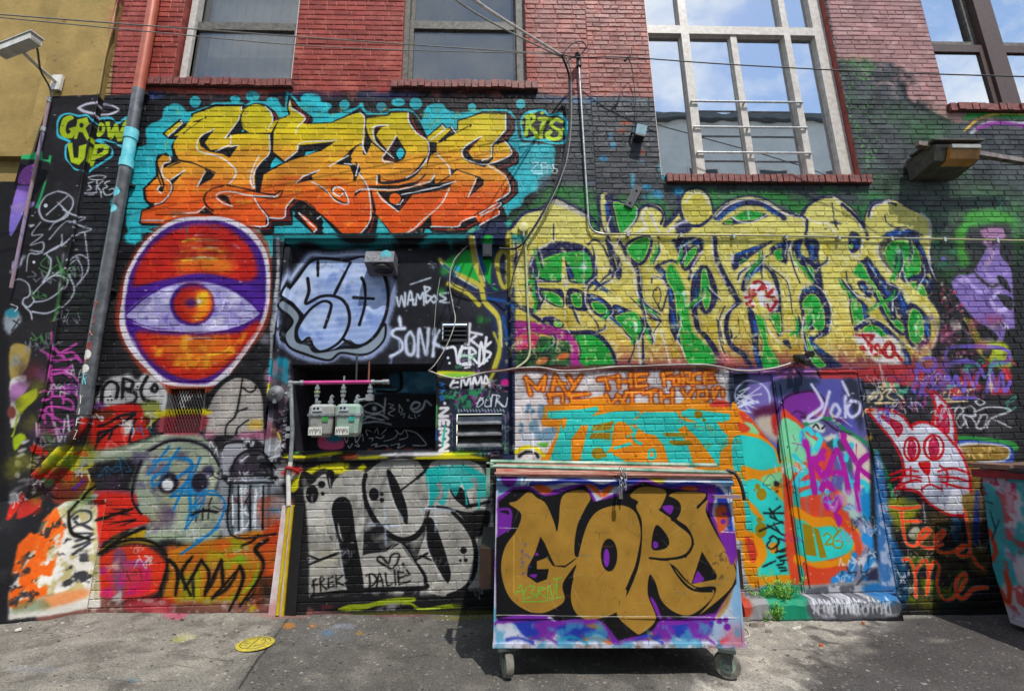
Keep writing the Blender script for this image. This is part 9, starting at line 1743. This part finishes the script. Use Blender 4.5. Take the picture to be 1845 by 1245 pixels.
scrap('paper_scrap', 1436, 1133, .05, .018, M_PAPER, 'torn grey paper scrap lying right of the concrete fragment', 1, yaw=.3)
scrap('concrete_fragment', 1365, 1128, .075, .035, M_STONE, 'flat broken concrete fragment on the ground right of the dumpster', 2, .022, 'stone')
scrap('stone', 1385, 1140, .03, .018, M_STONE, 'small stone in front of the concrete fragment', 3, .018, 'stone'); scrap('stone', 1344, 1118, .035, .02, M_STONE, 'small stone close to the right dumpster corner', 4, .02, 'stone')
scrap('paper_scrap', 293, 1096, .03, .014, M_PAPER, 'white paper scrap at the foot of the red wall', 5, .008); scrap('paper_scrap', 238, 1100, .035, .012, M_PAPER, 'thin pale scrap left of the one at the red wall', 6, .004)
scrap('paper_scrap', 32, 1136, .026, .018, M_PAPER, 'white scrap at the far left of the alley', 7, .01); scrap('paper_scrap', 175, 1105, .035, .014, M_PAPER, 'flat pale scrap near the buttress', 8, .004)
scrap('orange_scrap', 1480, 1165, .018, .009, M_ORSC, 'little orange scrap on the asphalt below the step', 9, .004); scrap('orange_scrap', 1556, 1124, .014, .007, M_ORSC, 'tiny red scrap on the dark asphalt under the step', 10, .004)
cable('bent_wire', 'loop of bent white wire on the ground by the dumpster wheel', [tuple(on_ground(*q) + np.array([0, 0, .008])) for q in ((1334, 1128), (1346, 1136), (1350, 1146), (1342, 1150), (1334, 1150))], .004, M_PAPER, 'wire')
# red-stained rubble between dumpster and step
rb = thing('rubble_lump', 'red-stained crumbling lump between the dumpster and the step', 'rubble'); p = on_ground(1342, 1110); r_ = np.random.default_rng(9); bm = B(); bmesh.ops.create_icosphere(bm, subdivisions=3, radius=.11)
for v in bm.verts: v.co = Vector((v.co.x * .55, v.co.y * .6, v.co.z * 1.0)) * (1 + .18 * math.sin(v.co.x * 60) * math.cos(v.co.z * 45) + r_.normal() * .05); v.co += Vector((float(p[0]), float(p[1]) + .03, float(p[2]) + .05))
obj('lump', bm, mat('stained_concrete', '9a4a38', .8, col2='5a4a44', scale=22, bump=.7), rb, True)
pebble = B(); r_ = np.random.default_rng(31)
for _ in range(420):
    x, y = r_.uniform(-4.6, 4.8), -abs(r_.normal(0, .32)) - .02 if r_.random() < .6 else r_.uniform(-1.5, -.05); s = .003 + abs(r_.normal(0, .003)); z = gz(x) + s * .5
    t_ = [pebble.verts.new((x + s * r_.normal() * .3 + s * math.cos(a), y + s * math.sin(a), z)) for a in (0, 1.6, 3.1, 4.7)]; up_ = pebble.verts.new((x, y, z + s * .8)); dn = pebble.verts.new((x, y, z - s))
    for i in range(4): pebble.faces.new((t_[i], t_[(i + 1) % 4], up_)); pebble.faces.new((t_[(i + 1) % 4], t_[i], dn))
tag(obj('grit', pebble, M_STONE), 'loose grit and gravel scattered along the wall foot', 'gravel', kind='stuff')
